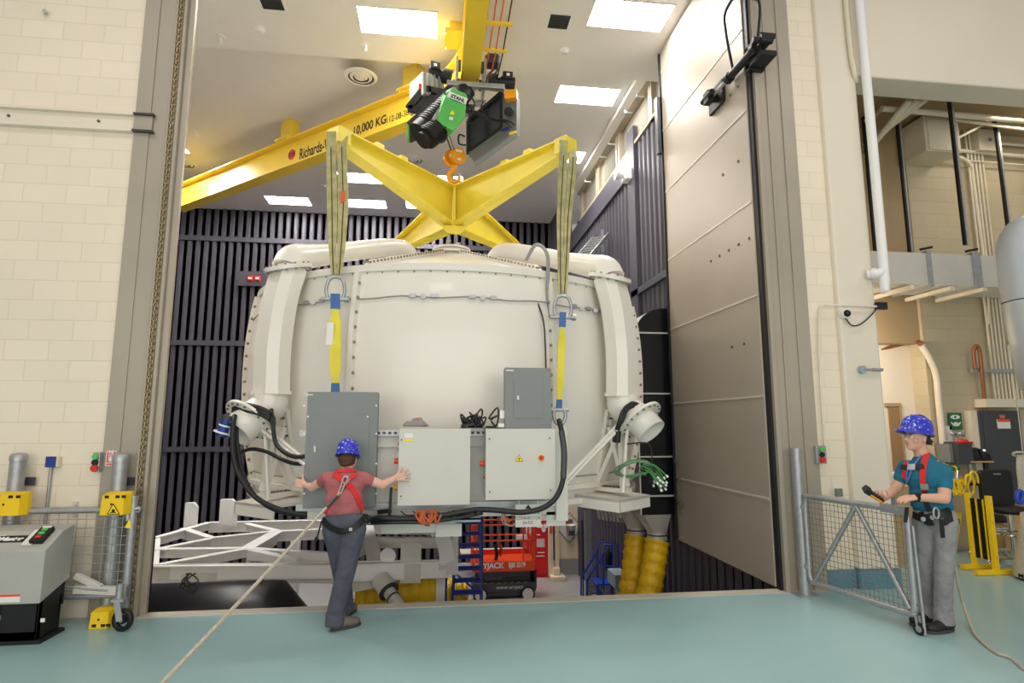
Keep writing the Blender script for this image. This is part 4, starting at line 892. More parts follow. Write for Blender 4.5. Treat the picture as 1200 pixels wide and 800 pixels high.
# curved cradle band at the right end
cb = []; 
for k in range(9): t = k/8; cb.append((515+9*math.sin(t*1.6), 617+45*t))
bm = MB()
for k in range(8):
    a0_ = aY(cb[k][0]-9, cb[k][1], nb.y-.15+.1*k/8); a1_ = aY(cb[k][0]+9, cb[k][1], nb.y-.15+.1*k/8); b0_ = aY(cb[k+1][0]-9, cb[k+1][1], nb.y-.15+.1*(k+1)/8); b1_ = aY(cb[k+1][0]+9, cb[k+1][1], nb.y-.15+.1*(k+1)/8)
    bm._add([a0_, a1_, b1_, b0_]+[p+V((0, .03, 0)) for p in (a0_, a1_, b1_, b0_)], [(0, 3, 2, 1), (4, 5, 6, 7), (0, 1, 5, 4), (1, 2, 6, 5), (2, 3, 7, 6), (3, 0, 4, 7)])
part('cradle_band', bm, M['white'], T)
for (u, v0, v1, w) in ((222, 589, 613, 12), (266, 585, 611, 17)):
    a = g4(u, v1+2); z1 = aY(u, v0, a.y).z; w_ = w/680*a.y
    part('upright_fin', MB().prism([a+V((-w_/2, 0, -.05)), a+V((w_/2, 0, -.05)), a+V((w_/2, 0, (z1-a.z)*.8)), V((a.x+w_*.2, a.y, z1)), V((a.x-w_/2, a.y, z1))], (0, .1, 0)), M['white'], T)
for (x, y) in ((na.x+.3, na.y+.5), (aY(402, 690, na.y+.3).x, na.y+.3), (pts['b'].x, pts['b'].y-.2), (pts['c'].x-.2, pts['c'].y-.2)):
    part('support_leg', MB().box((x-.08, y-.08, LOW), (x+.08, y+.08, zf-.35)).box((x-.15, y-.15, LOW), (x+.15, y+.15, LOW+.03)), M['white'], T)
part('box_rail', MB().box(aY(212, 672, na.y-.1), aY(300, 676, na.y+.05)), M['offw'], T)
# black drum lying down
ya = 7.15; za = -.47; xl = aY(168, 700, ya).x; xr = aY(362, 700, ya).x
T = thing('black_drum', 'long black cylinder lying horizontally below the white frame, pointed right end', 'cylinder', ((xl+xr)/2, ya, za-.5))
part('shell', MB().lathe([(.01, 0), (.5, 0.0), (.5, xr-xl-.42), (.49, xr-xl-.3), (.2, xr-xl-.02), (.01, xr-xl)], (xl, ya, za), n=56, axis=(1, 0, 0)), mat('black_drum_paint', (26, 24, 27), .35), T)
part('cradle', MB().box((xl+.3, ya-.4, LOW), (xl+.4, ya+.4, za-.35)).box((xr-1.1, ya-.4, LOW), (xr-1.0, ya+.4, za-.35)), M['darkgrey'], T)
p = aY(224, 676, 6.66)
T = thing('cable_bundle', 'small black cable bundle hanging over the lying black cylinder', 'cable', p)
for k in range(6): part('cable', MB().tube(catmull([p+V((random.uniform(-.05, .05), 0, .04)), p+V((random.uniform(-.09, .09), -.02, -.04)), p+V((random.uniform(-.1, .1), 0, -.1)), p+V((random.uniform(-.04, .04), 0, -.16))], 4), .008, 6), M['cable'], T)
# yellow flexible ducts
def flex(name, label, pts, r, parent=None, squash=1.0, grp='yellow flexible ducts'):
    T = thing(name, label, 'flexible duct', pts[0], grp); cp = catmull(pts, 22); rs = []
    for i in range(len(cp)): rs.append(r*(1+.06*math.sin(i*1.3)+.035*math.sin(i*2.9+1)))
    part('duct', MB().tube(cp, rs, 28), M['ductyel'], T); return T
yy = 9.4
a = aY(418, 694, yy); b = aY(511, 692, yy)
T = flex('flexible_duct', 'yellow flexible duct lying horizontally under the white frame, left of the blue ladder', [a, a.lerp(b, .5), b], .25)
part('end_collar', MB().cyl(b, b+V((.13, 0, .0)), .26, n=30), M['white'], T)
part('duct_stand', MB().box((a.x+.2, yy-.2, LOW), (a.x+.3, yy+.2, a.z-.2)).box((b.x-.3, yy-.2, LOW), (b.x-.2, yy+.2, a.z-.2)), M['darkgrey'], T)
a = aY(520, 694, 12.4); b = aY(548, 694, 12.4)
T = flex('flexible_duct', 'short yellow flexible duct behind the blue rolling ladder', [a-V((.8, 0, 0)), a, b], .27)
part('duct_stand', MB().box((a.x+.1, 12.2, LOW), (a.x+.2, 12.6, a.z-.2)), M['darkgrey'], T)
a = aY(446, 679, 8.6); b = aY(462, 702, 8.35); d = (b-a).normalized()
T = thing('drain_pipe', 'pale grey pipe stub sloping down in front of the yellow horizontal duct', 'pipe', b)
part('wide_pipe', MB().cyl(a, a.lerp(b, .62), .13, n=28), M['offw'], T); part('narrow_pipe', MB().cyl(a.lerp(b, .55), b+d*.9, .085, n=24), M['offw'], T); part('clamp', MB().cyl(a.lerp(b, .58), a.lerp(b, .64), .145, n=28).cyl(a.lerp(b, .9), a.lerp(b, .95), .095, n=28), M['darkgrey'], T)
part('pipe_foot', MB().cyl(b+d*.88, V(((b+d*.9).x, (b+d*.9).y, LOW)), .06, n=16), M['offw'], T)
# blue rolling ladder
LYY = 11.4
bx0 = aY(523, 700, LYY).x; bx1 = aY(565, 700, LYY).x
T = thing('rolling_ladder', 'blue steel rolling ladder standing in the pit left of the orange lift', 'ladder', ((bx0+bx1)/2, LYY, LOW))
def lz(v): return aY(545, v, LYY).z
L = MB()
xa = aY(536, 610, LYY).x; xb = aY(562, 606, LYY).x
zt2 = lz(606)
for (x, xe) in ((bx0+.05, xa), (bx1-.03, xb)):
    part('stile', MB().bar((x+.0, LYY-.5, LOW+.05), (xe, LYY+.05, zt2), .05, .05), M['blue'], T)
part('rear_post', MB().bar((bx1-.0, LYY+.1, LOW+.05), (xb+.06, LYY+.1, zt2), .04, .04), M['blue'], T)
part('rear_post', MB().bar((bx0-.02, LYY+.1, LOW+.05), (bx0+.0, LYY+.1, lz(664)), .04, .04), M['blue'], T)
nst = 12
for k in range(nst):
    t = (k+.5)/nst; z = LOW+.05+(zt2-LOW-.05)*t; y = LYY-.5+.55*t
    x0_ = bx0+.05+(xa-bx0-.05)*t; x1_ = bx1-.03+(xb-bx1+.03)*t
    part('step', MB().box((x0_, y-.1, z-.02), (x1_, y+.1, z+.02)), M['blue'], T)
part('brace', MB().bar((bx0, LYY+.1, lz(664)), (bx1, LYY+.1, lz(700)), .03, .03).bar((bx0, LYY+.1, LOW+.2), (bx1, LYY+.1, LOW+.2), .04, .04), M['blue'], T)
for x in (bx0, bx1): part('caster', MB().cyl((x-.02, LYY-.1, LOW+.05), (x+.02, LYY-.1, LOW+.05), .05, n=16), M['black'], T)
# scissor lift
SY = 14.4; sx0 = aY(554, 700, SY).x; sx1 = aY(628, 700, SY).x; W_ = .75
def sz(v): return aY(600, v, SY).z
T = thing('scissor_lift', 'orange and dark grey scissor lift with guard rails standing in the pit', 'scissor lift', ((sx0+sx1)/2, SY+.35, LOW))
part('chassis', MB().box((sx0+.12, SY+.0, LOW+.12), (sx1-.25, SY+W_, sz(692))).box((sx0-.02, SY-.02, sz(693)), (sx1, SY+W_+.02, sz(683))), M['darkgrey'], T, .01)
part('scissor_stack', MB().box((sx0+.1, SY+.1, sz(683)), (sx1-.12, SY+W_-.1, sz(677))).box((sx0+.05, SY+.06, sz(676.3)), (sx1-.15, SY+W_-.06, sz(670))), M['darkgrey'], T, .006)
part('hazard_stripe', MB().box((sx0+.08, SY+.055, sz(684.5)), (sx1-.15, SY+.08, sz(682))), M['black'], T)
for k in range(8): part('stripe_dash', MB().box((sx0+.1+k*.16, SY+.052, sz(684)), (sx0+.18+k*.16, SY+.056, sz(682.7))), M['triyel'], T)
part('end_plate', MB().box((sx1-.04, SY, sz(690)), (sx1+.02, SY+W_, sz(668))), M['black'], T)
for x in (sx0+.18, sx1-.2):
    for y in (SY-.02, SY+W_):
        w = part('wheel', MB().cyl((x, y-.05, LOW+.17), (x, y+.06, LOW+.17), .17, n=28), M['pwhite' if False else 'black'], T)
        part('hub_cap', MB().cyl((x, y-.06, LOW+.17), (x, y-.05, LOW+.17), .13, n=24), M['offw'], w)
dk = MB().box((sx0-.02, SY-.02, sz(669)), (sx1-.02, SY+W_+.02, sz(657))); part('platform', dk, M['redorange'], T, .008)
part('toe_board', MB().box((sx0-.02, SY+W_, sz(657)), (sx1-.02, SY+W_+.02, sz(651))), M['red'], T)
zr = sz(614.5)
for y in (SY, SY+W_):
    for k, x in enumerate((sx0, sx0+.08, sx1-.3, sx1-.08, sx1-.03)):
        if y == SY or k in (0, 4): part('rail_post', MB().bar((x, y, sz(657)), (x, y, zr), .035, .035), M['redorange'], T)
    for v in (614.5, 633): part('guard_rail', MB().bar((sx0, y, sz(v)), (sx1-.03, y, sz(v)), .035, .035), M['redorange'], T)
for v in (615, 633): part('guard_rail', MB().bar((sx1-.03, SY, sz(v)), (sx1-.03, SY+W_, sz(v)), .035, .035).bar((sx0, SY, sz(v)), (sx0, SY+W_, sz(v)), .035, .035), M['redorange'], T)
text('maker_lettering', 'SKYJACK', .17, V((sx0+.05, SY-.026, sz(664.5))), (1, 0, 0), (0, 0, 1), M['pwhite'], T, .001, sx=1.0, bold=.006)
text('model_lettering', 'SJIII 3219', .15, V((sx1-.66, SY-.026, sz(664))), (1, 0, 0), (0, 0, 1), M['pwhite'], T, .001, sx=.72, bold=.005)
text('chassis_lettering', 'WWW SKYJACK', .09, V((sx0+.55, SY-.026, sz(689.5))), (1, 0, 0), (0, 0, 1), M['pwhite'], T, .001, sx=1.0)
text('stack_lettering', 'SCISSOR LIFT', .07, V((sx0+.3, SY+.055, sz(679))), (1, 0, 0), (0, 0, 1), M['gcab'], T, .001, sx=1.0)
part('document_box', MB().box(aY(605, 632, SY), aY(617.5, 626, SY+.08)), M['paper'], T)
part('notice_strip', MB().box(aY(616, 625, SY-.03), aY(618, 617, SY-.025)).box(aY(620, 625, SY-.03), aY(622.5, 616, SY-.025)), M['paper'], T)
part('gate_chain', MB().tube(catmull([aY(580, 638, SY-.03), aY(582, 648, SY-.06), aY(581, 656, SY-.04)], 5), .04, 8).tube(catmull([aY(588, 638, SY-.03), aY(586, 648, SY-.06)], 5), .03, 8), M['black'], T)
part('red_strap', MB().tube(catmull([aY(587, 638, SY-.04), aY(588, 645, SY-.07), aY(586, 651, SY-.05)], 5), .03, 8), M['red'], T)
# long silver box behind the lift's rails
T = tag(part('bench_box', MB().box(aY(540, 650, 16.6), aY(612, 641, 17.2)).box(aY(560, 690, 16.8), aY(563, 650, 16.9)), M['offw']), 'long pale box on the far side of the orange lift rails', 'box')
# red cabinet
RY = 16.4
T = thing('red_cabinet', 'tall red control cabinet with white labels right of the orange lift', 'cabinet', aY(632, 668, RY))
a = aY(618, 668, RY); b = aY(643, 600, RY); part('body', MB().box((a.x, RY, LOW), (b.x, RY+.6, b.z)), M['redcab'], T, .01)
part('door', MB().box((a.x+.02, RY-.02, LOW+.1), (b.x-.02, RY, aY(630, 610, RY).z)), M['redcab'], T, .01)
part('display_panel', MB().box(aY(629, 641, RY-.03), aY(638, 631, RY-.02)), M['cab'], T)
part('top_label', MB().box(aY(633, 610, RY-.03), aY(642, 604, RY-.02)), M['paper'], T)
for u, v in ((634, 616), (639, 616), (637, 620.5)): p = aY(u, v, RY-.02); part('gauge', MB().cyl(p, p-V((0, .03, 0)), .06, n=20), M['pwhite'], T)
for u, v, w in ((629, 618, 5), (629, 627, 4), (630, 648, 8), (628, 652, 10)): part('label', MB().box(aY(u, v, RY-.03), aY(u+w, v-1.4, RY-.022)), M['paper'], T)
# beige column & foot
CY = 16.2
T = thing('beige_post', 'narrow cream post with base foot between the red cabinet and the diamond sign', 'post', aY(650, 670, CY))
a = aY(643.5, 668, CY); b = aY(655, 596, CY)
part('shaft', MB().box((a.x, CY, LOW), (a.x+.12, CY+.14, b.z)).box((a.x+.18, CY+.02, LOW), (b.x, CY+.12, b.z)), mat('cream_enamel', (226, 208, 180), .5), T, .01)
part('red_strip', MB().box((a.x+.02, CY-.01, aY(650, 625, CY).z), (a.x+.1, CY, b.z)), M['signred'], T)
part('foot', MB().box((a.x, CY-.25, LOW), (b.x+.12, CY+.2, LOW+.12)).box((a.x+.1, CY-.1, LOW+.12), (b.x, CY+.15, LOW+.3)), MATS['cream_enamel'], T, .02)
# cream panel with diamond sign
PY = 16.6
a = aY(652, 655, PY); b = aY(687, 598, PY)
T = thing('sign_panel', 'cream wall panel with striped diamond sign and bucket at the back of the pit', 'wall panel', V(((a.x+b.x)/2, PY, LOW)))
part('panel', MB().box((a.x, PY, a.z), (b.x, PY+.08, b.z+.3)), M['plaster' if False else 'ceil'] if False else mat('cream_panel', (240, 222, 196), .6), T)
part('lower_panel', MB().box((a.x, PY, LOW), (b.x, PY+.07, a.z)), M['lowfloor'], T)
c = aY(667, 618, PY-.01); w_ = .38; hh = .41; dmd = [c+V((0, 0, hh)), c+V((w_, 0, 0)), c+V((0, 0, -hh)), c+V((-w_, 0, 0))]
part('diamond_sign', MB().prism(dmd, (0, .008, 0)), M['paper'], T)
st = MB()
for i in range(4):
    p, q = dmd[i], dmd[(i+1) % 4]
    for k in range(9): st.bar(p.lerp(q, (k+.2)/9)-V((0, .004, 0)), p.lerp(q, (k+.6)/9)-V((0, .004, 0)), .04, .003, up=(0, 1, 0))
part('striped_border', st, M['black'], T)['kind'] = 'stuff'
part('picture', MB().box(aY(663, 614.5, PY-.02), aY(671, 608, PY-.012)), mat('brown_print', (140, 84, 60), .6), T)
T = thing('bucket', 'white bucket with dark label hanging on the striped diamond sign', 'bucket', aY(669, 630, PY-.15))
bk = aY(669, 629, PY-.17); part('pail', MB().lathe([(.01, 0), (.1, 0), (.13, .3), (.14, .3), (.14, .33)], bk, n=24), M['pwhite'], T); part('label', MB().box(bk+V((-.085, -.135, .06)), bk+V((.085, -.1, .19))), M['darkgrey'], T)
# aluminium profile upright
T = thing('aluminium_upright', 'slim aluminium upright frame with tubes left of the blue platform stairs', 'frame', aY(688, 690, 13))
a = aY(686.5, 692, 13); b = aY(692, 598, 13)
part('profile', MB().box((a.x, 13, LOW), (a.x+.045, 13.05, b.z)).box((a.x+.06, 13, LOW), (b.x, 13.05, b.z)), M['steel'], T); part('foot', MB().box((a.x-.1, 12.85, LOW), (b.x+.1, 13.2, LOW+.1)), M['darkgrey'], T)
part('side_tube', MB().cyl((a.x-.06, 12.98, LOW+.1), (a.x-.06, 12.98, b.z-.2), .018), M['cable'], T)
# blue platform stairs
BY = 12.3
T = thing('platform_stairs', 'small blue mobile platform stairs with hand rails at the black side wall', 'step platform', aY(702, 690, BY))
def b_(u, v, dy=0): return aY(u, v, BY+dy)
for s_, dy in ((0, 0), (1, .55)):
    ox = 6*s_; oy = -3*s_
    P_ = lambda u, v: b_(u-ox*.0+(-7 if s_ else 0), v+oy, dy)
    part('hand_rail', MB().tube([P_(688, 700), P_(688, 680), P_(707, 648), P_(708, 638), P_(724, 638), P_(724, 668)], .022, 10).tube([P_(707, 648), P_(707, 690)], .02, 8).tube([P_(707, 662), P_(724, 665)], .018, 8), M['blue'], T)
z0 = b_(706, 684).z
x0_, x1_ = b_(700, 690).x, b_(725, 690).x
part('platform', MB().box((x0_, BY, z0-.03), (x1_, BY+.55, z0)), M['blue'], T)
for k in range(5): part('leg' if k > 2 else 'step', MB().box((x0_-.12-.15*k, BY, z0-.2-.22*k), (x0_+.12-.15*k, BY+.5, z0-.17-.22*k)) if k <= 2 else MB().bar((x1_ if k == 3 else x0_, BY, LOW), (x1_ if k == 3 else x0_, BY, z0), .04, .04), M['darkgrey' if k <= 2 else 'blue'], T)
part('brace', MB().bar((x1_, BY, LOW+.1), (x0_, BY, z0-.1), .03, .03).bar((x1_, BY+.5, LOW), (x1_, BY+.5, z0), .04, .04), M['blue'], T)
T = tag(part('fire_bottle', MB().lathe([(.01, 0), (.07, 0), (.075, .35), (.04, .42), (.02, .5), (.01, .5)], aY(713, 668, 12.7), n=16), M['black']), 'dark upright bottle on the blue platform stairs', 'bottle')
T = tag(part('storage_crate', bxy(MB(), 721, 690, 737, 673, 10.6, 11.1).box((aY(721, 690, 10.6).x+.05, 10.65, LOW), (aY(722, 690, 10.6).x+.15, 10.75, aY(721, 690, 10.6).z)), M['lblue'], None, .01), 'pale grey crate behind the left standing yellow duct', 'crate')
# black supply duct on the side wall with two cones and standing yellow ducts
dx0 = aY(747.5, 480, 9.0).x; dx1 = 3.78; zT = aY(765, 361, 9.0).z; zB = aY(765, 603, 9.0).z
T = thing('black_supply_duct', 'tall black sheet metal duct with curved top beside the open steel door', 'duct', ((dx0+dx1)/2, 9.3, zB))
prof = [(dx1, zB), (dx1, zT)]; rr = dx1-dx0
for k in range(9): t = PI/2*k/8; prof.append((dx1-.12-(rr-.12)*math.sin(t), zT-.45+.45*math.cos(t)))
prof.append((dx0, zB))
part('duct_body', MB().prism([(x, 9.0, z) for x, z in prof], (0, .62, 0)), M['blackgloss'], T)
for v in (390, 461, 535, 581): z = aY(765, v, 8.98).z; part('joint_flange', MB().box((dx0-.03, 8.97, z-.012), (dx1, 9.65, z+.012)), M['silver'], T)
part('corner_angle', MB().box((dx0-.012, 8.985, zB), (dx0+.01, 9.0, zT-.4)).box((dx1-.06, 8.96, zB), (dx1-.03, 9.0, zT-.3)), M['silver'], T)
part('curved_cheek', MB()._add([p for (x, z) in prof[2:] for p in (V((x-.004, 9.0, z+.004)), V((x-.004, 9.62, z+.004)))], [(2*i, 2*i+1, 2*i+3, 2*i+2) for i in range(len(prof)-3)]), M['silver'], T)
for i, (u0, u1, uc, vb, yy_) in enumerate(((733, 762, 747, 628, 9.5), (752, 787, 771.5, 634, 9.0))):
    a = aY(u0, 600, yy_); b = aY(u1, 600, yy_); c = aY(uc, vb, yy_+.2); z = aY(u0, 600 if i else 596, yy_).z
    top = [V((a.x, yy_, z)), V((b.x, yy_, z)), V((b.x, yy_+.5, z)), V((a.x, yy_+.5, z))]
    mb = MB(); n = 24; vs = []
    for k in range(n):
        t = 2*PI*k/n; cx, sy = math.cos(t), math.sin(t); m_ = max(abs(cx), abs(sy)); vs.append(V(((a.x+b.x)/2+cx/m_*(b.x-a.x)/2, yy_+.25+sy/m_*.25, z)))
    for k in range(n): t = 2*PI*k/n; vs.append(V((c.x+.16*math.cos(t), c.y+.05+.16*math.sin(t), c.z+.14)))
    for k in range(n): t = 2*PI*k/n; vs.append(V((c.x+.16*math.cos(t), c.y+.05+.16*math.sin(t), c.z-.04)))
    mb._add(vs, [(j*n+k, (j+1)*n+k, (j+1)*n+(k+1) % n, j*n+(k+1) % n) for j in range(2) for k in range(n)])
    part('cone_outlet', mb, M['silver'], T)
    part('clamp_ring', MB().cyl((c.x, c.y+.05, c.z-.0), (c.x, c.y+.05, c.z+.02), .17, n=28).cyl((c.x, c.y+.05, c.z+.09), (c.x, c.y+.05, c.z+.11), .17, n=28), M['darkgrey'], T)
    foot = (aZ(734, 720, LOW) if False else aY(736 if i == 0 else 757, 700, yy_+.1))
    dn = (foot-V((c.x, c.y+.05, c.z))); fb = V((c.x, c.y+.05, c.z))+dn*((LOW+.1-c.z)/dn.z)
    flex('flexible_duct', 'yellow flexible duct standing under the black duct, %s of the pair' % ('left' if i == 0 else 'right'), [V((c.x, c.y+.05, c.z)), V((c.x, c.y+.05, c.z)).lerp(fb, .3)+V((.03, 0, 0)), V((c.x, c.y+.05, c.z)).lerp(fb, .7), fb], .19)
# wall items
def ab(u, lab): 
    p = aY(u, 326, 18.2); T = thing('alarm_beacon', lab, 'alarm beacon', p); part('housing', MB().box(p-V((.09, 0, .08)), p+V((.09, .12, .08))), M['red'], T, .02); part('lens', MB().box(p-V((.05, .03, .03)), p+V((.05, 0, .03))), M['paper'], T); return T
ab(293, 'red alarm beacon on the black back wall, left of the two'); ab(301.5, 'red alarm beacon on the black back wall, right of the two')
struct('trim_7', MB().box((aY(278, 316, 18.2).x, 18.24, aY(278, 334, 18.2).z), (aY(317, 316, 18.2).x, 18.3, aY(278, 317, 18.2).z)), M['siding'])
p = at(735, 206, X=3.85); T = thing('wall_siren', 'small white siren on the black side wall below the gallery windows', 'siren', p)
part('base', MB().box(p-V((.08, .14, .12)), p+V((.07, .14, .12))), M['pwhite'], T, .02); part('horn', MB().cyl(p-V((.08, 0, 0)), p-V((.26, 0.0, -.01)), .06, .11, n=20), M['pwhite'], T)
for i, (u, v) in enumerate(((752, 113), (738, 132), (718, 169), (708, 184), (690, 213))):
    p = at(u, v, X=3.86); T = thing('ceiling_hook', 'small white bracket under the ceiling edge at the gallery windows, number %d from the steel door' % (i+1) if False else 'small white bracket by the gallery windows, %s from the steel door' % ['nearest', 'second', 'third', 'fourth', 'farthest'][i], 'bracket', p, 'white brackets above gallery windows')
    part('arm', MB().box(p-V((.11, .02, .01)), p+V((0.06, .02, .01))).box(p-V((.11, .02, -.01)), p-V((.09, -.02, -.05))), M['pwhite'], T, .005)
# white pipe along the back wall top
yb = 18.1; z = aY(620, 247, yb).z; xa = aY(562, 244, yb).x; xb = aY(668, 250, yb).x
T = thing('sprinkler_pipe', 'long white horizontal pipe with two hangers on the black back wall', 'pipe', ((xa+xb)/2, yb, z))
part('pipe', MB().cyl((xa-.4, yb, z), (xb, yb, z), .05, n=16), M['white'], T); part('hanger', MB().cyl((aY(619, 240, yb).x, yb, z), (aY(619, 240, yb).x, yb, CEIL), .04), M['white'], T); part('hanger', MB().cyl((aY(636, 240, yb).x, yb, z), (aY(636, 240, yb).x, yb, CEIL), .02), M['steel'], T); part('elbow', MB().ell((xb, yb, z), .07), M['white'], T)
T = tag(part('black_pipe', MB().tube([(xb+.02, yb, z), (xb+.25, yb, z), (xb+.3, yb, z-.1), (xb+.3, yb, LOW)], .05, 10), M['black']), 'black pipe running down the back corner from the white pipe end', 'pipe')
# cable ladder on side wall
a = at(705, 276, X=3.8); b = aY(683, 302, 12.4); 
T = thing('cable_ladder', 'galvanised cable ladder sticking out from the black side wall above the tank', 'cable ladder', a)
d = (b-a); sd = V((d.y, -d.x, 0)).normalized()
for k in (-1, 1): part('side_rail', MB().bar(a+sd*.2*k+V((0, 0, 0)), b+sd*.2*k, .02, .1), M['steel'], T)
for k in range(8): p = a.lerp(b, (k+.5)/8); part('rung', MB().bar(p-sd*.2, p+sd*.2, .03, .03), M['steel'], T)
part('wall_bracket', MB().bar(a+V((.02, 0, -.4)), a+V((.02, 0, .15)), .05, .05).bar(a+V((.0, 0, -.35)), a.lerp(b, .4), .03, .03), M['steel'], T)
# valve manifold hanging behind tank, right
T = thing('pipe_manifold', 'cluster of small silver pipes under the tank left of the black duct', 'pipes', aY(718, 600, 9.3))
for k in range(7): p = aY(700+k*4.5, 596+k*.8, 9.4+.1*k); part('nozzle', MB().cyl(p, p+V((.03, .0, -.16)), .025, n=10), M['steel'], T)
part('rail', MB().bar(aY(696, 592, 9.4), aY(730, 599, 10.0), .06, .05), M['darkgrey'], T); part('box', MB().box(aY(722, 607, 9.9), aY(733, 588, 10.1)), M['silver'], T)
T = tag(part('conduit_pipe', MB().cyl(aY(735, 600, 11.3), V((aY(735, 600, 11.3).x, 11.3, LOW)), .02), M['silver']), 'thin silver conduit on the black wall behind the blue stairs', 'conduit')
# ============================================================ HALL, LEFT SIDE
T = thing('wall_guide_rail', 'cream painted steel channel running along the left block wall high up', 'rail', (-5, 6.1, 4.86))
part('channel', MB().box((-8.5, 6.10, 4.79), (-3.2, 6.17, 4.83)).box((-8.5, 6.10, 4.97), (-3.2, 6.17, 5.0)).box((-8.5, 6.15, 4.82), (-3.2, 6.17, 4.98)), M['plaster'], T)
part('end_bracket', MB().box((-3.2, 6.12, 4.82), (-3.02, 6.14, 4.98)), M['taupe'], T)
for z in (4.79, 4.975): part('bracket_edge', MB().box((-3.2, 6.09, z), (-3.0, 6.14, z+.02)), M['darkgrey'], T)
for x in (-4.4, -3.55): part('bolt', MB().cyl((x, 6.15, 4.9), (x, 6.135, 4.9), .014, n=8), M['boltdark'], T)
T = tag(part('wall_anchor', MB().cyl(aY(52, 13, 6.17), aY(52, 13, 6.10), .02, n=10), M['steel']), 'small steel anchor bolt high on the left block wall', 'bolt')
# drive chain on the left frame
ch = MB(); z = .05; k = 0
while z < 7.0:
    if k % 2: ch.lathe([(.022, -.004), (.03, 0), (.022, .004), (.015, 0)], (-2.83, 6.115, z), n=8, axis=(0, 1, 0), closed=True)
    else: ch.box((-2.836, 6.10, z-.022), (-2.824, 6.13, z+.022))
    z += .036; k += 1
part('link', ch, M['chainm'], None) if False else tag(part('lifting_chain', ch, M['chainm']), 'long vertical chain hanging in the groove of the left steel door frame', 'chain')
# bollards
for u, lab in ((141, 'round grey steel bollard in front of the left door frame'), (21, 'round grey steel bollard near the left picture edge')):
    x = aY(u, 545, 6.03).x; zt_ = aY(u, 531, 6.03).z
    T = thing('bollard', lab, 'bollard', (x, 6.03, 0), 'steel bollards behind the left barrier gate')
    part('pipe', MB().cyl((x, 6.03, 0), (x, 6.03, zt_-.03), .064, n=28), M['steel'], T)
    part('cap', MB().lathe([(.07, 0), (.07, .05), (.055, .07), (.0, .078)], (x, 6.03, zt_-.07), n=28), M['steel'], T)
    sa = aY(131 if u > 100 else 9, 569, 6.12); sb_ = aY(157 if u > 100 else 41, 559, 6.12)
    T2 = tag(part('slot_plate', MB().box((sa.x, 6.12, sa.z), (sb_.x, 6.134, sb_.z)), M['darkgrey']), 'dark recessed slot plate in the wall behind the %s bollard' % ('right' if u > 100 else 'left'), 'plate')
# blue box with conduit
a = aY(53, 547, 6.1); b = aY(65.5, 535, 6.1)
T = thing('junction_box', 'blue fronted junction box with conduit on the left block wall', 'junction box', ((a.x+b.x)/2, 6.15, a.z))
part('box', MB().box((a.x, 6.11, a.z), (b.x+.02, 6.17, b.z)), M['pconduit'], T); part('cover', MB().box((a.x-.003, 6.095, a.z-.003), (b.x, 6.11, b.z+.003)), M['bluebox'], T, .003)
part('conduit', MB().cyl(((a.x+b.x)/2-.02, 6.15, a.z), ((a.x+b.x)/2-.02, 6.15, .35), .014, n=10), M['steel'], T)
T = tag(part('outlet_box', MB().box(aY(84, 604, 6.15), aY(92.5, 587, 6.17)).box(aY(86, 600, 6.13), aY(90, 590, 6.15)), M['offw']), 'small pale outlet box low on the left block wall', 'outlet')
# push button stations
def station(label, u0, v0, u1, v1, y, side, btns, dep=.09):
    a = aY(u0, v1, y); b = aY(u1, v0, y); T = thing('push_button_station', label, 'push button box', ((a.x+b.x)/2, y, a.z))
    part('box', MB().box((a.x, y, a.z), (b.x, y+dep, b.z)), M['steel'], T, .006)
    n = len(btns); cx = (a.x+b.x)/2
    for i, m_ in enumerate(btns):
        z = b.z-(i+.7)*(b.z-a.z)/(n+.4); part('button', MB().cyl((cx, y, z), (cx, y-.025, z), .026 if m_ != 'red' else .032, n=18), M[m_], T)
    return T
station('grey three button station beside the red sign on the left', 106.5, 530, 117.5, 553, 6.06, 0, ['green', 'black', 'red'])
station('grey three button station on the right block wall by the steel door frame', 957.5, 522, 968, 543, 6.08, 0, ['green', 'black', 'red'])
a = aY(123, 546, 6.12); b = aY(137, 528, 6.12)
T = thing('warning_notice', 'small red hand warning sign beside the left button station', 'sign', ((a.x+b.x)/2, 6.12, a.z))
part('plate', MB().box((a.x, 6.122, a.z), (b.x, 6.128, b.z)), M['paper'], T); part('red_panel', MB().box((a.x+.008, 6.12, a.z+.035), (b.x-.008, 6.122, b.z-.008)), M['signred'], T)
c = V(((a.x+b.x)/2, 6.119, (a.z+b.z)/2-.0)); hd = MB().cyl(c-V((0, 0, .01)), c-V((0, .002, .01)), .022, n=16)
for k in range(4): hd.bar(c+V((-.018+.012*k, -.001, 0)), c+V((-.02+.013*k, -.001, .04)), .006, .001, up=(0, 1, 0))
part('hand_symbol', hd, M['paper'], T); part('red_strip', MB().box((a.x+.008, 6.12, a.z+.01), (b.x-.008, 6.122, a.z+.025)), M['signred'], T)
text('sign_letters', 'HI', .045, c+V((-.022, -.001, .045)), (1, 0, 0), (0, 0, 1), M['paper'], T, .0005, bold=.002)
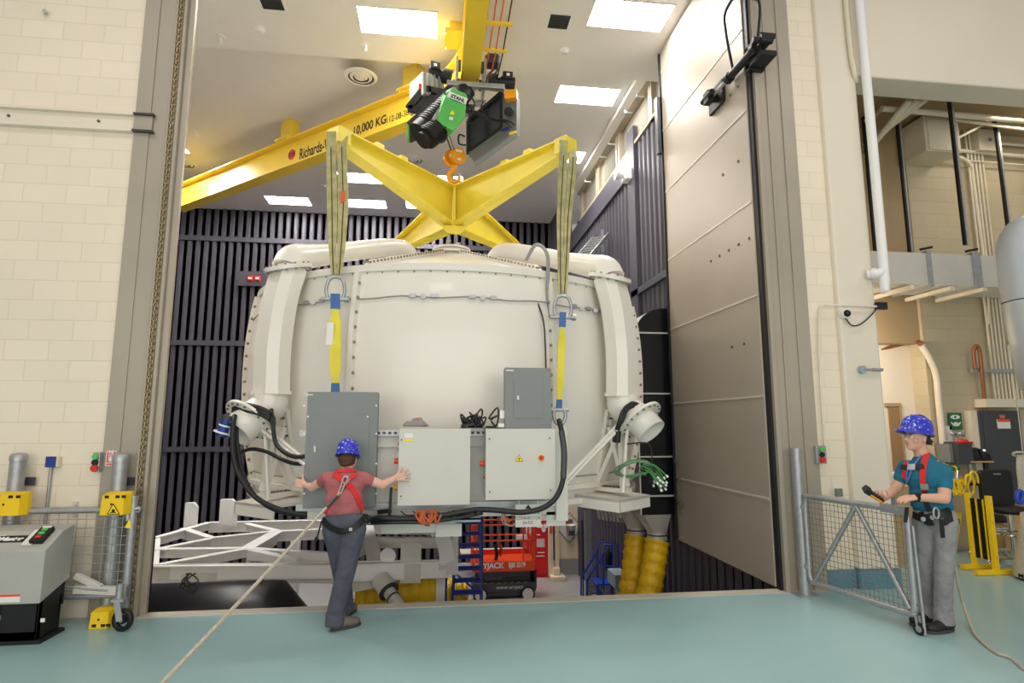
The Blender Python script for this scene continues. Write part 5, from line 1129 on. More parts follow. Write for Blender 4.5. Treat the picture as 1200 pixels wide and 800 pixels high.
# left barrier gate
GY = 5.94
T = thing('barrier_gate', 'galvanised barrier gate with wire mesh and caster in front of the left wall', 'gate', aY(150, 715, GY))
def gz(v, u=140): return aY(u, v, GY).z
gxr = aY(150, 620, GY).x; gxl = -5.6; ztp = gz(597); zbt = gz(697)
part('top_rail', MB().tube(catmull([V((gxl, GY, ztp)), V((gxr-.12, GY, ztp)), V((gxr-.03, GY, ztp-.015)), V((gxr, GY, ztp-.1))], 6), .028, 14), M['steel'], T)
part('end_post', MB().cyl((gxr+.03, GY, gz(583)), (gxr+.03, GY, gz(712)), .034, n=18).cyl((gxr+.03, GY, gz(583)), (gxr+.03, GY, gz(581)), .04, n=18), M['steel'], T)
part('bottom_rail', MB().cyl((gxl, GY, zbt), (gxr, GY, zbt), .025, n=14), M['steel'], T)
wm = MB(); x = gxl
while x < gxr-.02: wm.cyl((x, GY, zbt), (x, GY, ztp), .0035, n=5, cap=False); x += .078
z = zbt+.05
while z < ztp-.02: wm.cyl((gxl, GY, z), (gxr, GY, z), .0035, n=5, cap=False); z += .078
part('wire_mesh', wm, M['steel'], T)
part('support_channel', MB().bar(aY(88, 690, GY-.02), aY(146, 692, GY-.06), .06, .07).bar(aY(89, 674, GY-.01), aY(118, 688, GY-.05), .05, .05), M['offw'], T, .004)
part('caster_plate', MB().box(aY(138, 704, GY-.1), aY(152, 685, GY-.04)).box(aY(136, 718, GY-.14), aY(148, 702, GY-.1)), M['steel'], T, .004)
wc = aZ(143.5, 742, 0); wc = V((aY(143.5, 730, 5.74).x, 5.74, .095))
cs = part('caster_wheel', MB().lathe([(.06, -.018), (.092, -.018), (.095, 0), (.092, .018), (.06, .018)], wc, n=32, axis=V((.25, 1, 0)), closed=True).cyl(wc-V((.004, .016, 0)), wc+V((.004, .016, 0)), .035, n=20), M['black'], T)
part('hub', MB().cyl(wc-V((.008, .024, 0)), wc+V((.008, .024, 0)), .018, n=14), M['steel'], cs)
part('caster_fork', MB().bar(wc+V((-.01, -.035, 0)), wc+V((-.045, -.035, .17)), .012, .05, up=(1, 0, 0)).bar(wc+V((-.01, .035, 0)), wc+V((-.045, .035, .17)), .012, .05, up=(1, 0, 0)).box(wc+V((-.09, -.045, .16)), wc+V((.01, .045, .18))).cyl(wc+V((-.045, 0, .18)), wc+V((-.045, 0, .3)), .03, n=14), M['steel'], T)
part('chain', MB().tube(catmull([aY(74, 686, GY-.1), aY(100, 690, GY-.1), aY(125, 692, GY-.12)], 6), .007, 6), M['steel'], T)
part('warning_triangle', MB().prism([aY(146, 618, GY-.05), aY(153.5, 619, GY-.04), aY(152.5, 607, GY-.04)], (0, .003, 0)), M['triyel'], T)
for i, (u0, v0, u1, v1, lab) in enumerate(((116, 577, 150, 604, 'yellow magnet latch box with warning triangle on the left gate rail'), (-14, 577, 28, 605, 'yellow latch box cut by the left picture edge'), (103, 714, 132, 738, 'yellow latch box standing on the floor below the left gate'))):
    a = aY(u0, v1, GY-.12); b = aY(u1, v0, GY-.12)
    if i == 2: a.z = 0.0
    T = thing('latch_box', lab, 'latch box', ((a.x+b.x)/2, GY-.05, a.z), 'yellow latch boxes')
    part('shell', MB().prism([(a.x, GY-.12, a.z), (b.x-.03, GY-.12, a.z), (b.x-.03, GY-.12, b.z-.02), (a.x+.01, GY-.12, b.z-.02)], (0, .1, 0)).prism([(b.x-.03, GY-.12, a.z), (b.x, GY-.05, a.z), (b.x, GY-.05, b.z), (b.x-.03, GY-.12, b.z-.02)], (0, .05, 0)).prism([(a.x+.01, GY-.12, b.z-.02), (b.x-.03, GY-.12, b.z-.02), (b.x, GY-.05, b.z), (a.x+.02, GY-.05, b.z)], (0, .08, 0)), M['safeyel'], T, .006)
    sl = MB()
    for f_ in (.15, .55, .78): 
        sx = a.x+(b.x-a.x)*f_; zz = b.z-.035 if i < 2 else a.z+.03
        part('slot', MB().box((sx, GY-.124, zz-.012), (sx+.035, GY-.12, zz+.012)), M['black'], T)
    part('key_hole', MB().cyl((a.x+(b.x-a.x)*.42, GY-.12, (a.z+b.z)/2), (a.x+(b.x-a.x)*.42, GY-.126, (a.z+b.z)/2), .009, n=10), M['black'], T)
    if i == 0:
        t = [aY(126, 602, GY-.122), aY(140, 602, GY-.122), aY(133, 590, GY-.122)]; part('warning_triangle', MB().prism(t, (0, -.003, 0)), M['triyel'], T)
        eb = MB()
        for k in range(3): eb.bar(t[k]-V((0, .004, 0)), t[(k+1) % 3]-V((0, .004, 0)), .006, .002, up=(0, 1, 0))
        part('triangle_border', eb, M['black'], T); c = sum(t, V((0, 0, 0)))/3; part('triangle_symbol', MB().cyl(c-V((0, .003, 0)), c-V((0, .006, 0)), .014, n=8).box(c+V((-.025, -.006, -.02)), c+V((.025, -.003, -.012))), M['black'], T)
# hydraulic unit
MY = 5.48; MB_ = MY+.38
xr = aY(53, 645, MY).x; xl = -4.7
def mz(v): return aY(53, v, MY).z
zt0 = mz(645); zb0 = mz(707); zbk = aY(88, 613, MB_).z; zfl = aY(60, 617, MY+.2).z
T = thing('dock_operator', 'grey and black motor unit with sloped hood and control pad at the left edge', 'machine', ((xl+xr)/2, MY+.2, 0))
zr2 = aY(88, 676, MB_).z
prf = [(MY, zb0), (MY, zt0), (MY+.22, zbk-.03), (MB_, zbk), (MB_, zr2)]
part('hood', MB().prism([(xl, y, z) for y, z in prf], (xr-xl, 0, 0)), M['cab'] if False else mat('machine_grey', (176, 176, 170), .45), T, .008)
part('base_frame', MB().box((xl, MY+.03, .03), (xr-.02, MY+.06, .1)).box((xr-.3, MY+.03, .03), (xr-.02, MY+.08, zb0+.02)).prism([(xr-.02, MY+.03, .03), (xr-.02, MY+.3, .03), (xr-.02, MB_-.02, zr2), (xr-.02, MY+.03, zb0+.05)], (-.02, 0, 0)).box((xl, MY+.02, 0), (xr+.02, MY+.35, .03)).box((xl, MY+.3, .03), (xr-.02, MY+.33, zb0)), M['black'], T, .004)
part('side_cover', MB().box((xr-.12, MY+.3, zb0-.1), (xr-.021, MB_-.02, zr2+.05)), M['black'], T)
nv = V((0, -(zbk-.03-zt0), .22)).normalized(); sl_ = V((0, .22, zbk-.03-zt0)).normalized()
def hd_(u, v):   # point on the sloped hood face
    d = CR*(u-600)+CU*(400-v)+CF*FPX; o = V((xr, MY, zt0)); return CO+d*((o-CO).dot(nv)/d.dot(nv))
c = hd_(11, 631.5); part('name_plate', MB().obox(hd_(0, 631.8), V((.2, 0, 0)), nv*.002, sl_*.042), M['black'], T)
text('maker_lettering', 'LiftMaster', .062, hd_(-14, 634)+nv*.003, (1, 0, 0), sl_, M['pwhite'], T, .0008, shear=.2, bold=.003)
text('maker_lettering', 'Chamberlain', .025, hd_(-12, 628.6)+nv*.003, (1, 0, 0), sl_, M['pwhite'], T, .0008)
cp_ = hd_(50, 629); part('control_pad', MB().obox(cp_+nv*.02, V((.052, 0, 0)), nv*.02, sl_*.09), M['black'], T, .006)
for k, m_ in ((.045, 'green'), (.0, 'green'), (-.045, 'red')): part('pad_button', MB().obox(cp_+nv*.043+sl_*k, V((.022, 0, 0)), nv*.004, sl_*.014), M[m_], T)
part('pad_label', MB().obox(cp_+nv*.041+sl_*.078, V((.035, 0, 0)), nv*.002, sl_*.009), M['paper'], T)
part('hinged_card', MB().obox(hd_(39, 630)+nv*.006, V((.04, 0, 0)), nv*.002, sl_*.095), M['paper'], T)
a = aY(0, 706, MY-.004); b = aY(24, 696, MY-.004); part('warning_label', MB().box((a.x-.2, MY-.004, a.z), (b.x, MY, b.z)), M['paper'], T); part('label_header', MB().box((a.x-.2, MY-.006, b.z-.016), (b.x, MY-.004, b.z)), M['redorange'], T)
part('small_label', MB().box(aY(47, 729, MY+.025), aY(53, 724, MY+.028)), M['paper'], T)
part('hose', MB().tube(catmull([V((xr-.5, MY+.2, .1)), V((xr-.4, MY+.15, .14)), V((xr-.33, MY+.2, zb0))], 6), .012, 8), M['greyc'], T)
# ============================================================ HALL, RIGHT SIDE
pA = aZ(944, 697, 0); pB = aZ(1084, 746, 0); gd = (pB-pA); gL = gd.length; gd.normalize(); gn = V((gd.y, -gd.x, 0)); gn = gn if gn.x < 0 else -gn
def onp(u, v):
    d = CR*(u-600)+CU*(400-v)+CF*FPX; return CO+d*((pA-CO).dot(gn)/d.dot(gn))
T = thing('gate_post', 'round galvanised post carrying the mesh gate by the right door frame', 'post', pA)
zp = aY(936, 525, pA.y).z
part('pipe', MB().cyl(pA, pA+V((0, 0, zp-.02)), .055, n=28), M['steel'], T); part('cap', MB().cyl(pA+V((0, 0, zp-.04)), pA+V((0, 0, zp)), .06, n=28), M['steel'], T); part('foot_plate', MB().box(pA-V((.11, .09, 0)), pA+V((.11, .09, .012))), M['steel'], T)
T = thing('swing_gate', 'galvanised swing gate with wire mesh, two diagonal braces and caster', 'gate', (pA+pB)/2)
TL = onp(944, 583.5); BL = onp(949, 682); TR = onp(1074, 597); BR = onp(1081, 722)
zt_ = (TL.z+TR.z)/2; zb_ = (BL.z+BR.z)/2
def gp(t, z, o=0): return pA+gd*(.075+t*(gL-.14))+V((0, 0, z))+gn*o
z0, z1 = zb_, zt_
part('frame', MB().tube(catmull([gp(0, (z0+z1)/2), gp(0, z1-.12), gp(.015, z1-.03), gp(.07, z1), gp(.5, z1), gp(.93, z1), gp(.985, z1-.03), gp(1, z1-.12), gp(1, (z0+z1)/2), gp(1, z0+.1), gp(.985, z0+.03), gp(.93, z0), gp(.5, z0), gp(.07, z0), gp(.015, z0+.03), gp(0, z0+.12), gp(0, (z0+z1)/2)], 6), .03, 14), M['steel'], T)
part('brace', MB().cyl(gp(.06, z0+.03), gp(.55, z1-.02), .024, n=14), M['steel'], T); part('brace', MB().cyl(gp(.55, z1-.02), gp(.96, z0+.04), .024, n=14), M['steel'], T)
wm = MB(); n1 = 24
for k in range(1, n1): wm.cyl(gp(k/n1, z0, .012), gp(k/n1, z1, .012), .0028, n=5, cap=False)
n2 = int((z1-z0)/.052)
for k in range(1, n2): wm.cyl(gp(0, z0+(z1-z0)*k/n2, .012), gp(1, z0+(z1-z0)*k/n2, .012), .0028, n=5, cap=False)
part('wire_mesh', wm, mat('mesh_wire_brown', (140, 126, 108), .5, metal=.4), T)
for z in (z1-.12, z0+.15): part('hinge', MB().cyl(gp(-.02, z-.02), gp(-.02, z+.02), .038, n=16).bar(gp(-.07, z), gp(.02, z), .04, .03).cyl(gp(-.06, z, .07), gp(-.06, z, -.07), .016), M['steel'], T)
part('latch_plate', MB().bar(gp(.8, z1+.0, .035), gp(1.03, z1+.0, .035), .012, .07).bar(gp(.8, z1+.035, .0), gp(1.03, z1+.035, .0), .08, .008).cyl(gp(.86, z1, .04), gp(.86, z1, .055), .016).cyl(gp(.94, z1, .04), gp(.94, z1, .055), .016), M['steel'], T, .002)
part('latch_handle', MB().bar(gp(.9, z1+.04), gp(.9, z1+.1), .02, .04).bar(gp(.9, z1+.1), gp(.84, z1+.1), .04, .01), M['steel'], T)
part('drop_bolt', MB().cyl(gp(1.06, .02), gp(1.04, z1-.12), .012, n=10).bar(gp(1.04, z1-.13), gp(.98, z1-.13), .02, .01), M['steel'], T)
wc = gp(1.02, .05); cs = part('caster_wheel', MB().lathe([(.025, -.012), (.05, -.012), (.05, .012), (.025, .012)], wc, n=24, axis=gn, closed=True), M['black'], T); part('hub', MB().cyl(wc-gn*.014, wc+gn*.014, .028, n=16), M['steel'], cs)
part('caster_fork', MB().bar(wc+gn*.02, gp(1.01, z0)+gn*.02, .025, .006, up=gd).bar(wc-gn*.02, gp(1.01, z0)-gn*.02, .025, .006, up=gd), M['steel'], T)
part('guide_bracket', MB().bar(gp(.97, z0+.1), gp(1.06, z0+.1), .03, .015).bar(gp(.97, .25), gp(1.06, .25), .03, .012), M['steel'], T)
# white down pipe and thin conduits on the column
pt = [aY(1005, -20, 5.98), aY(1008, 20, 5.98), aY(1022, 165, 5.98), aY(1034.5, 312, 5.98)]
x_ = pt[2].x; zb_ = aY(1034, 320, 5.98).z
T = thing('down_pipe', 'white vertical drain pipe in front of the column with bottom elbow', 'pipe', (x_, 5.98, zb_))
part('pipe', MB().tube(catmull([V((x_, 5.98, 8)), V((x_, 5.98, zb_+.12)), V((x_-.02, 5.98, zb_+.03)), V((x_-.08, 5.98, zb_)), V((x_-.16, 6.05, zb_))], 8), .052, 20), M['white'], T); part('collar', MB().cyl((x_-.1, 5.98, zb_), (x_-.13, 6.01, zb_), .062, n=20), M['white'], T)
T = tag(part('conduit_pipe', MB().tube(catmull([V((5.0, 6.06, 8)), V((5.0, 6.06, 6.5)), V((5.03, 6.06, 6.1)), V((5.1, 6.12, 6.0))], 6), .03, 10), M['pconduit']), 'thin cream conduit at the top right edge of the column', 'conduit')
yc = 6.12
T = thing('wall_conduit', 'painted conduit running up the right block wall and across to the security camera', 'conduit', aY(968, 520, yc))
part('conduit', MB().tube(catmull([aY(966.5, 522, yc), aY(961, 440, yc), aY(960, 372, yc), aY(964, 359, yc), aY(975, 357.5, 6.06), aY(1000, 358, 6.04), aY(1027, 359, 6.04)], 6), .012, 8), M['plaster'], T)
# dome camera
p = aY(989, 368, 6.08)
T = thing('security_camera', 'white dome security camera with black cable on the column', 'security camera', p)
part('base', MB().cyl(p+V((0, .02, 0)), p-V((0, .05, 0)), .055, n=28), M['pwhite'], T); part('dome', MB().ell(p-V((-.0, .05, -.0)), (.042, .042, .042)), M['blackgloss'], T)
part('cable', MB().tube(catmull([p+V((0, -.02, -.05)), aY(998, 381, 6.05), aY(1008, 380, 6.04), aY(1020, 370, 6.04), aY(1031, 357, 6.05)], 6), .008, 8), M['cable'], T)
part('plug', MB().box(aY(1029, 362, 6.04), aY(1036, 355, 6.09)), M['black'], T)
p = aY(1010, 433, 6.07)
T = thing('wall_target', 'round light blue disc with a grey stem pointing right on the column', 'wall fitting', p)
part('disc', MB().cyl(p, p-V((0, .03, 0)), .045, n=28), M['lblue'], T); part('stem', MB().cyl(p-V((0, .02, 0)), p+V((.24, -.02, 0)), .014, n=12).cyl(p+V((.12, -.02, 0)), p+V((.24, -.02, 0)), .02, n=12), M['steel'], T)
T = tag(part('floor_socket', MB().box(aY(980.5, 582, 6.07), aY(985.5, 572, 6.1)), M['gcab'], None, .004), 'small grey box low on the column seen above the mesh gate', 'box')
T = tag(part('paper_roll', MB().lathe([(.05, 0), (.06, .14), (.0, .14)], aY(1052, 566, 7.0), n=20), M['pwhite']), 'white container seen behind the chest of the person in teal', 'container')
part('shelf_box', MB().box(V((aY(1045, 605, 7.0).x, 7.0, 0)), aY(1066, 567, 7.3)), M['tan']); bpy.data.objects['shelf_box']['label'] = 'tan storage box behind the mesh gate supporting the white container'; bpy.data.objects['shelf_box']['category'] = 'box'
bx = bpy.data.objects['shelf_box']
# side room
RYB = 7.75; xe = aY(1096, 540, RYB).x
struct('wall_room_back', MB().box((xe, RYB, 0), (13, 8.75, 7)), M['beigewall'])
struct('wall_room_corridor', MB().box((4.4, 8.02, 0), (xe+.1, 8.15, 7)), M['plaster'])
zbh = aY(1060, 402, 7.8).z
struct('wall_room_bulkhead', MB().box((4.4, 7.8, zbh), (xe-.0, 8.02, 6.4)), M['tan'])
struct('ceiling_room', MB().box((4.6, 6.5, 6.38), (13, 8.9, 6.5)), M['beigewall'] if False else M['tan'])
struct('wall_room_left', MB().box((4.3, 6.6, LOW), (4.42, 9.0, 7)), M['plaster'])
a = aY(1041, 476, 8.0); b = aY(1065, 600, 8.0)
d = struct('door_2', MB().box((a.x, 8.0, 0), (b.x, 8.03, a.z)), M['brown']); part('door_frame', MB().box((a.x-.06, 7.99, a.z), (b.x+.03, 8.02, a.z+.05)).box((b.x, 7.99, 0), (b.x+.03, 8.02, a.z)), M['tan'], d)
area('corridor_fill_light', (5.5, 7.3, 2.9), (.5, .3), 30, (1, .84, .66), V((-.8, -.7, .35)).to_track_quat('Z', 'Y').to_euler())  # added warm lamp, unseen behind the column, brightens the corridor wall
T = thing('corridor_fill_lamp', 'added warm lamp hidden behind the column to brighten the cream corridor wall', 'lamp', (5.4, 7.2, 2.9)); part('housing', MB().obox((5.45, 7.25, 2.92), V((.2, -.22, 0)), V((.02, .018, -.01)), V((0, 0, .16))), M['white'], T); part('mast', MB().cyl((5.4, 7.2, 0), (5.4, 7.2, 3.05), .03), M['white'], T)
area('room_lamp_light', (8.5, 7.0, 6.2), (1.2, .4), 18, (1, .88, .7))
# copper pipe and corner conduit
T = tag(part('copper_pipe', MB().tube(catmull([aY(1030, 410, 8.05), aY(1060, 402, 8.0), aY(1072, 399, 7.9), aY(1078, 403, 7.7)], 6), .03, 10), mat('copper_brown', (150, 96, 60), .45, metal=.3)), 'brown pipe crossing the foot of the tan bulkhead', 'pipe')
xq = aY(1105, 520, 7.68).x
T = tag(part('corner_conduit', MB().tube(catmull([V((aY(1080, 405, 7.68).x, 7.68, aY(1080, 405, 7.68).z)), V((xq-.08, 7.68, aY(1088, 420, 7.68).z)), V((xq, 7.68, aY(1094, 440, 7.68).z)), V((xq, 7.68, 2)), V((xq, 7.68, 0.1))], 8), .045, 14), M['pconduit']), 'cream conduit bending down the corner of the side room wall', 'conduit')
# galvanised duct
dy = 6.95; za_ = aY(1100, 297, dy).z; zb_ = aY(1100, 334, dy).z
T = thing('ventilation_duct', 'large silver rectangular ventilation duct crossing the side room', 'duct', (6.5, dy+.3, zb_))
xA = aY(1087, 300, dy).x; xB = aY(1140, 300, dy).x
part('duct_section', MB().box((4.7, dy, zb_), (xA, dy+.62, za_)), M['silver'], T); part('duct_section', MB().box((xA, dy, zb_), (xB, dy+.62, za_)), M['silver'], T); part('duct_section', MB().box((xB, dy, zb_), (9.5, dy+.62, za_)), M['silver'], T)
cr = MB(); 
for (xa_, xb_) in ((xA+.04, xB-.04), (xB+.04, xB+.9)):
    cc = V(((xa_+xb_)/2, dy-.02, (za_+zb_)/2)); q = [V((xa_, dy-.001, zb_+.02)), V((xb_, dy-.001, zb_+.02)), V((xb_, dy-.001, za_-.02)), V((xa_, dy-.001, za_-.02))]
    cr._add(q+[cc], [(0, 1, 4), (1, 2, 4), (2, 3, 4), (3, 0, 4)])
part('cross_break', cr, M['silver'], T)
for x in (xA, xB, xB+.06): part('joint_flange', MB().box((x-.03, dy-.03, zb_-.03), (x+.03, dy+.65, za_+.03)), M['steel'], T, .003)
for x in (xA-.35, xA+.25, xB+.05): part('trapeze_hanger', MB().box((x-.03, dy-.08, zb_-.08), (x+.03, dy+.7, zb_-.03)), M['pconduit'], T)
for x in (xA, xB): part('angle_bracket', MB().bar((x-.12, dy-.02, za_+.04), (x+.06, dy-.02, za_+.08), .03, .03), M['black'], T)
# ceiling struts
for i, (u0, v0, u1, v1, yy_, m_) in enumerate(((1014, 165, 1027, 300, 7.5, 'black'), (1052, 150, 1067, 295, 7.45, 'black'), (1110, 118, 1132, 287, 6.75, 'steel'), (1167, 158, 1186, 300, 7.3, 'black'))):
    x = aY(u1, v1, yy_).x; T = thing('strut_channel', 'slotted steel strut hanging from the side room ceiling, %s from the column' % ['first', 'second', 'third', 'fourth'][i], 'strut', (x, yy_, aY(u1, v1, yy_).z), 'steel struts in the side room')
    part('channel', MB().box((x-.03, yy_-.02, aY(u1, v1, yy_).z), (x+.0, yy_+.02, 6.4)), M['black'], T); part('lip', MB().box((x, yy_-.02, aY(u1, v1, yy_).z), (x+.03, yy_+.02, 6.4)), M['steel'], T)
# boxes and pipes high up
a = aY(1078, 182, 7.4); b = aY(1112, 144, 7.4)
T = thing('pull_box', 'large beige electrical pull box high on the side room wall', 'electrical box', ((a.x+b.x)/2, 7.5, a.z)); part('box', MB().box((a.x-.03, 7.25, a.z), (b.x, 7.74, b.z)), M['pconduit'] if False else mat('beige_box', (206, 196, 172), .5), T, .006)
part('cover', MB().box((a.x+.02, 7.235, a.z+.02), (b.x-.03, 7.25, b.z-.02)), MATS['beige_box'], T)
for k in range(6): part('conduit_stub', MB().cyl((a.x+.08+k*.085, 7.4, b.z), (a.x+.08+k*.085, 7.4, b.z+.08), .025), M['black'], T)
a = aY(1145, 177, 7.6); b = aY(1168, 154, 7.6)
T = thing('junction_box', 'small beige junction box with round badge high on the side room wall', 'electrical box', ((a.x+b.x)/2, 7.6, a.z)); part('box', MB().box((a.x, 7.55, a.z), (b.x, 7.74, b.z)), MATS['beige_box'], T, .006); part('badge', MB().cyl(((a.x+b.x)/2, 7.55, (a.z+b.z)/2), ((a.x+b.x)/2, 7.54, (a.z+b.z)/2), .03, n=16), M['gcab'], T)
for i, (u0, v0, u1, v1, yy_, r_) in enumerate(((1016, 142, 1033, 127, 7.3, .045), (1033, 127, 1210, 142, 7.0, .045), (1112, 139, 1210, 153, 7.2, .025), (1120, 163, 1160, 142, 7.3, .02), (1120, 176, 1210, 184, 7.65, .03), (1170, 168, 1210, 171, 7.65, .025), (1130, 188, 1210, 194, 7.65, .012))):
    tag(part('overhead_pipe', MB().cyl(aY(u0, v0, yy_), aY(u1, v1, yy_), r_, n=12), M['pconduit']), 'cream overhead pipe under the side room ceiling, %s' % ['short piece bending by the column', 'thickest and highest', 'thin one just below the thickest', 'slanting brace', 'above the lowest wire at right', 'upper one right of the small junction box', 'thinnest and lowest'][i], 'pipe')
for k in range(3): tag(part('slanting_pipe', MB().cyl(aY(1013, 168-k*6+14, 7.7), aY(1066+k*10, 117-k*1, 6.7), .045, n=14), M['pconduit']), 'thick cream pipe slanting up behind the white drain pipe, %s of three' % ['lowest', 'middle', 'highest'][k], 'pipe')
a = aY(1033, 222, 8.05); T = tag(part('wall_speaker', MB().box(aY(1032, 220, 8.0), aY(1050, 204, 8.1)), MATS['beige_box']), 'small pale box on the tan bulkhead beside the drain pipe', 'box')
# vertical conduits
zc0 = aY(1175, 468, 7.66).z
for k in range(9):
    u = 1157+k*4.4; x = aY(u+8, 440, 7.66).x; top = 6.38 if k < 5 else aY(1180, 398+6*(k % 2), 7.66).z
    tag(part('wall_conduit', MB().cyl((x, 7.68, zc0), (x, 7.68, top), .016 if k != 5 else .022, n=8), M['pconduit']), 'thin cream conduit above the dark grey panel, %s in the row' % ['first from the left', 'second from the left', 'third from the left', 'fourth from the left', 'middle one', 'sixth from the left', 'third from the right', 'second from the right', 'last on the right'][k], 'conduit', 'vertical conduits above the dark panel')
tag(part('curved_conduit', MB().tube(catmull([aY(1112, 183, 7.6), aY(1127, 185, 7.62), aY(1138, 195, 7.66), aY(1141, 215, 7.68), aY(1156, 330, 7.68), aY(1158, 380, 7.68)], 8), .025, 10), M['pconduit']), 'cream conduit curving down from the large pull box', 'conduit')
T = thing('conduit_strut', 'horizontal steel strut clamping the vertical conduits', 'strut', aY(1160, 434, 7.64)); part('channel', MB().box(aY(1140, 436, 7.64), aY(1196, 432.5, 7.67)), M['steel'], T)
T = tag(part('curved_pipe', MB().tube(catmull([aY(1143, 432, 7.62), aY(1141, 412, 7.62), aY(1144, 405, 7.6), aY(1148, 412, 7.6), aY(1151, 440, 7.62), aY(1154, 470, 7.66), aY(1155, 480, 7.66)], 8), .026, 10), MATS['copper_brown']), 'brown curved pipe rising left of the dark grey panel', 'pipe')
tag(part('wire_duct', MB().box(aY(1156, 477, 7.55), aY(1200, 468, 7.74)), M['pconduit']), 'cream wiring trough directly above the dark grey panel', 'trough')
# dark panel
a = aY(1159, 600, 7.6); b = aY(1191, 480, 7.6); zt_ = aY(1165, 481, 7.6).z
T = thing('breaker_panel', 'tall dark grey breaker panel with orange warning label in the side room', 'electrical panel', ((a.x+b.x)/2, 7.65, .6))
part('box', MB().box((a.x-.1, 7.62, .7), (b.x+.05, 7.745, zt_)), M['pconduit'], T); part('cover', MB().box((a.x, 7.6, .68), (b.x+.05, 7.62, zt_)), M['darkgrey'], T, .004); part('door', MB().box((a.x+.06, 7.59, .8), (b.x-.02, 7.6, zt_-.05)), M['darkgrey'], T, .003)
part('label', MB().box(aY(1169.5, 502, 7.585), aY(1183, 491, 7.59)), M['paper'], T); part('label_header', MB().box(aY(1169.5, 494, 7.58), aY(1183, 491, 7.585)), M['redorange'], T); part('top_badge', MB().box(aY(1172, 490, 7.58), aY(1177, 486, 7.585)), M['signred'], T)
# signs
def wsign(name, lab, u0, v0, u1, v1, m_, extra=0, y=7.72):
    a = aY(u0, v1, y); b = aY(u1, v0, y); T = thing(name, lab, 'sign' if m_ != 'paper' else 'paper notice', ((a.x+b.x)/2, y, a.z)); part('plate', MB().box((a.x, y, a.z), (b.x, y+.01, b.z)), M[m_], T)
    c = V(((a.x+b.x)/2, y-.002, (a.z+b.z)/2)); w = b.x-a.x; h = b.z-a.z
    if extra:
        ey = part('eye_symbol', MB().prism([c+V((w*.36*math.cos(t), 0, h*.25+h*.13*math.sin(t))) for t in [k*PI/8 for k in range(16)]], (0, .002, 0)), M['paper'], T)
        part('pupil', MB().cyl(c+V((0, .0, h*.25)), c+V((0, -.003, h*.25)), h*.07, n=14), M[m_], ey)
        if extra == 2: part('face_symbol', MB().ell(c+V((0, 0, -h*.17)), (w*.2, .004, h*.13)).bar(c+V((-w*.36, 0, -h*.05)), c+V((-w*.12, 0, -h*.27)), w*.1, .003, up=(0, 1, 0)).bar(c+V((w*.36, 0, -h*.05)), c+V((w*.12, 0, -h*.27)), w*.1, .003, up=(0, 1, 0)), M['paper'], T)
    else:
        ln = MB()
        for k in range(7): ln.box(c+V((-w*.38, 0, h*(.36-.11*k))), c+V((w*(.1+.25*((k*3) % 3)/2), .001, h*(.36-.11*k)+.006)))
        part('printed_lines', ln, M['gcab'], T)
wsign('eyewash_sign', 'green eyewash sign with eye symbol on the side room wall', 1113, 483.5, 1126.5, 503.5, 'signgreen', 2)
wsign('eyewash_sign', 'green sign half hidden beside the sink box, below the eyewash sign', 1103, 524, 1114, 541.5, 'signgreen', 1)
wsign('paper_notice', 'white paper notice left of the eyewash sign', 1103, 499, 1115, 519, 'paper'); wsign('paper_notice', 'white paper notice right of the eyewash sign', 1134, 494, 1146.5, 515, 'paper')
# eyewash station
T = thing('eyewash_station', 'grey wall sink with two spray heads and red cap', 'eyewash', aY(1130, 545, 7.5))
part('side_shield', bxy(MB(), 1114, 542, 1123, 520, 7.5, 7.72), M['gcab'], T, .006); part('basin', bxy(MB(), 1124, 544, 1139, 518, 7.42, 7.72), M['darkgrey'], T, .006)
for u in (1118, 1127): part('spray_head', MB().tube(catmull([aY(u+3, 520, 7.6), aY(u+2, 510, 7.6), aY(u-1, 507, 7.55), aY(u-2, 508, 7.5)], 5), .018, 10).ell(aY(u-2, 508, 7.48), .03), M['steel'], T)
part('red_cap', MB().ell(aY(1128, 517, 7.45), (.08, .06, .04)).box(aY(1122, 520, 7.42), aY(1134, 517, 7.5)), M['red'], T)
part('drain', MB().cyl(aY(1136, 543, 7.55), aY(1138, 556, 7.55), .03), M['steel'], T)
# shelf with phone
T = tag(part('wall_shelf', bxy(MB(), 1139, 542, 1165, 540, 7.4, 7.74), M['wood']), 'small plywood shelf under the desk phone', 'shelf')
T = thing('desk_phone', 'black desk phone with lit display on the plywood shelf', 'phone', aY(1152, 540, 7.45))
part('base', MB().prism([aY(1140, 539.5, 7.45), aY(1163, 539.5, 7.45), aY(1160, 531, 7.6), aY(1144, 524, 7.6)], (0, .08, 0)), M['black'], T, .006); part('display', MB().obox(aY(1151.5, 527.5, 7.5), V((.045, 0, 0)), V((0, .004, 0)), V((0, .005, .015))), M['screen'], T); part('handset', MB().bar(aY(1148, 526, 7.48), aY(1153, 537, 7.42), .05, .04), M['black'], T, .01)
part('backboard', MB().box(aY(1139, 530, 7.70), aY(1152, 516, 7.74)), M['black'], T); part('cord', MB().tube(catmull([aY(1154, 541, 7.5), aY(1155, 552, 7.5), aY(1154, 556, 7.55)], 5), .02, 8), M['black'], T)
part('coiled_wire', MB().tube(catmull([aY(1163, 541, 7.6), aY(1158, 556, 7.66), aY(1145, 560, 7.7), aY(1140, 552, 7.7)], 6), .006, 6), M['greyc'], T)
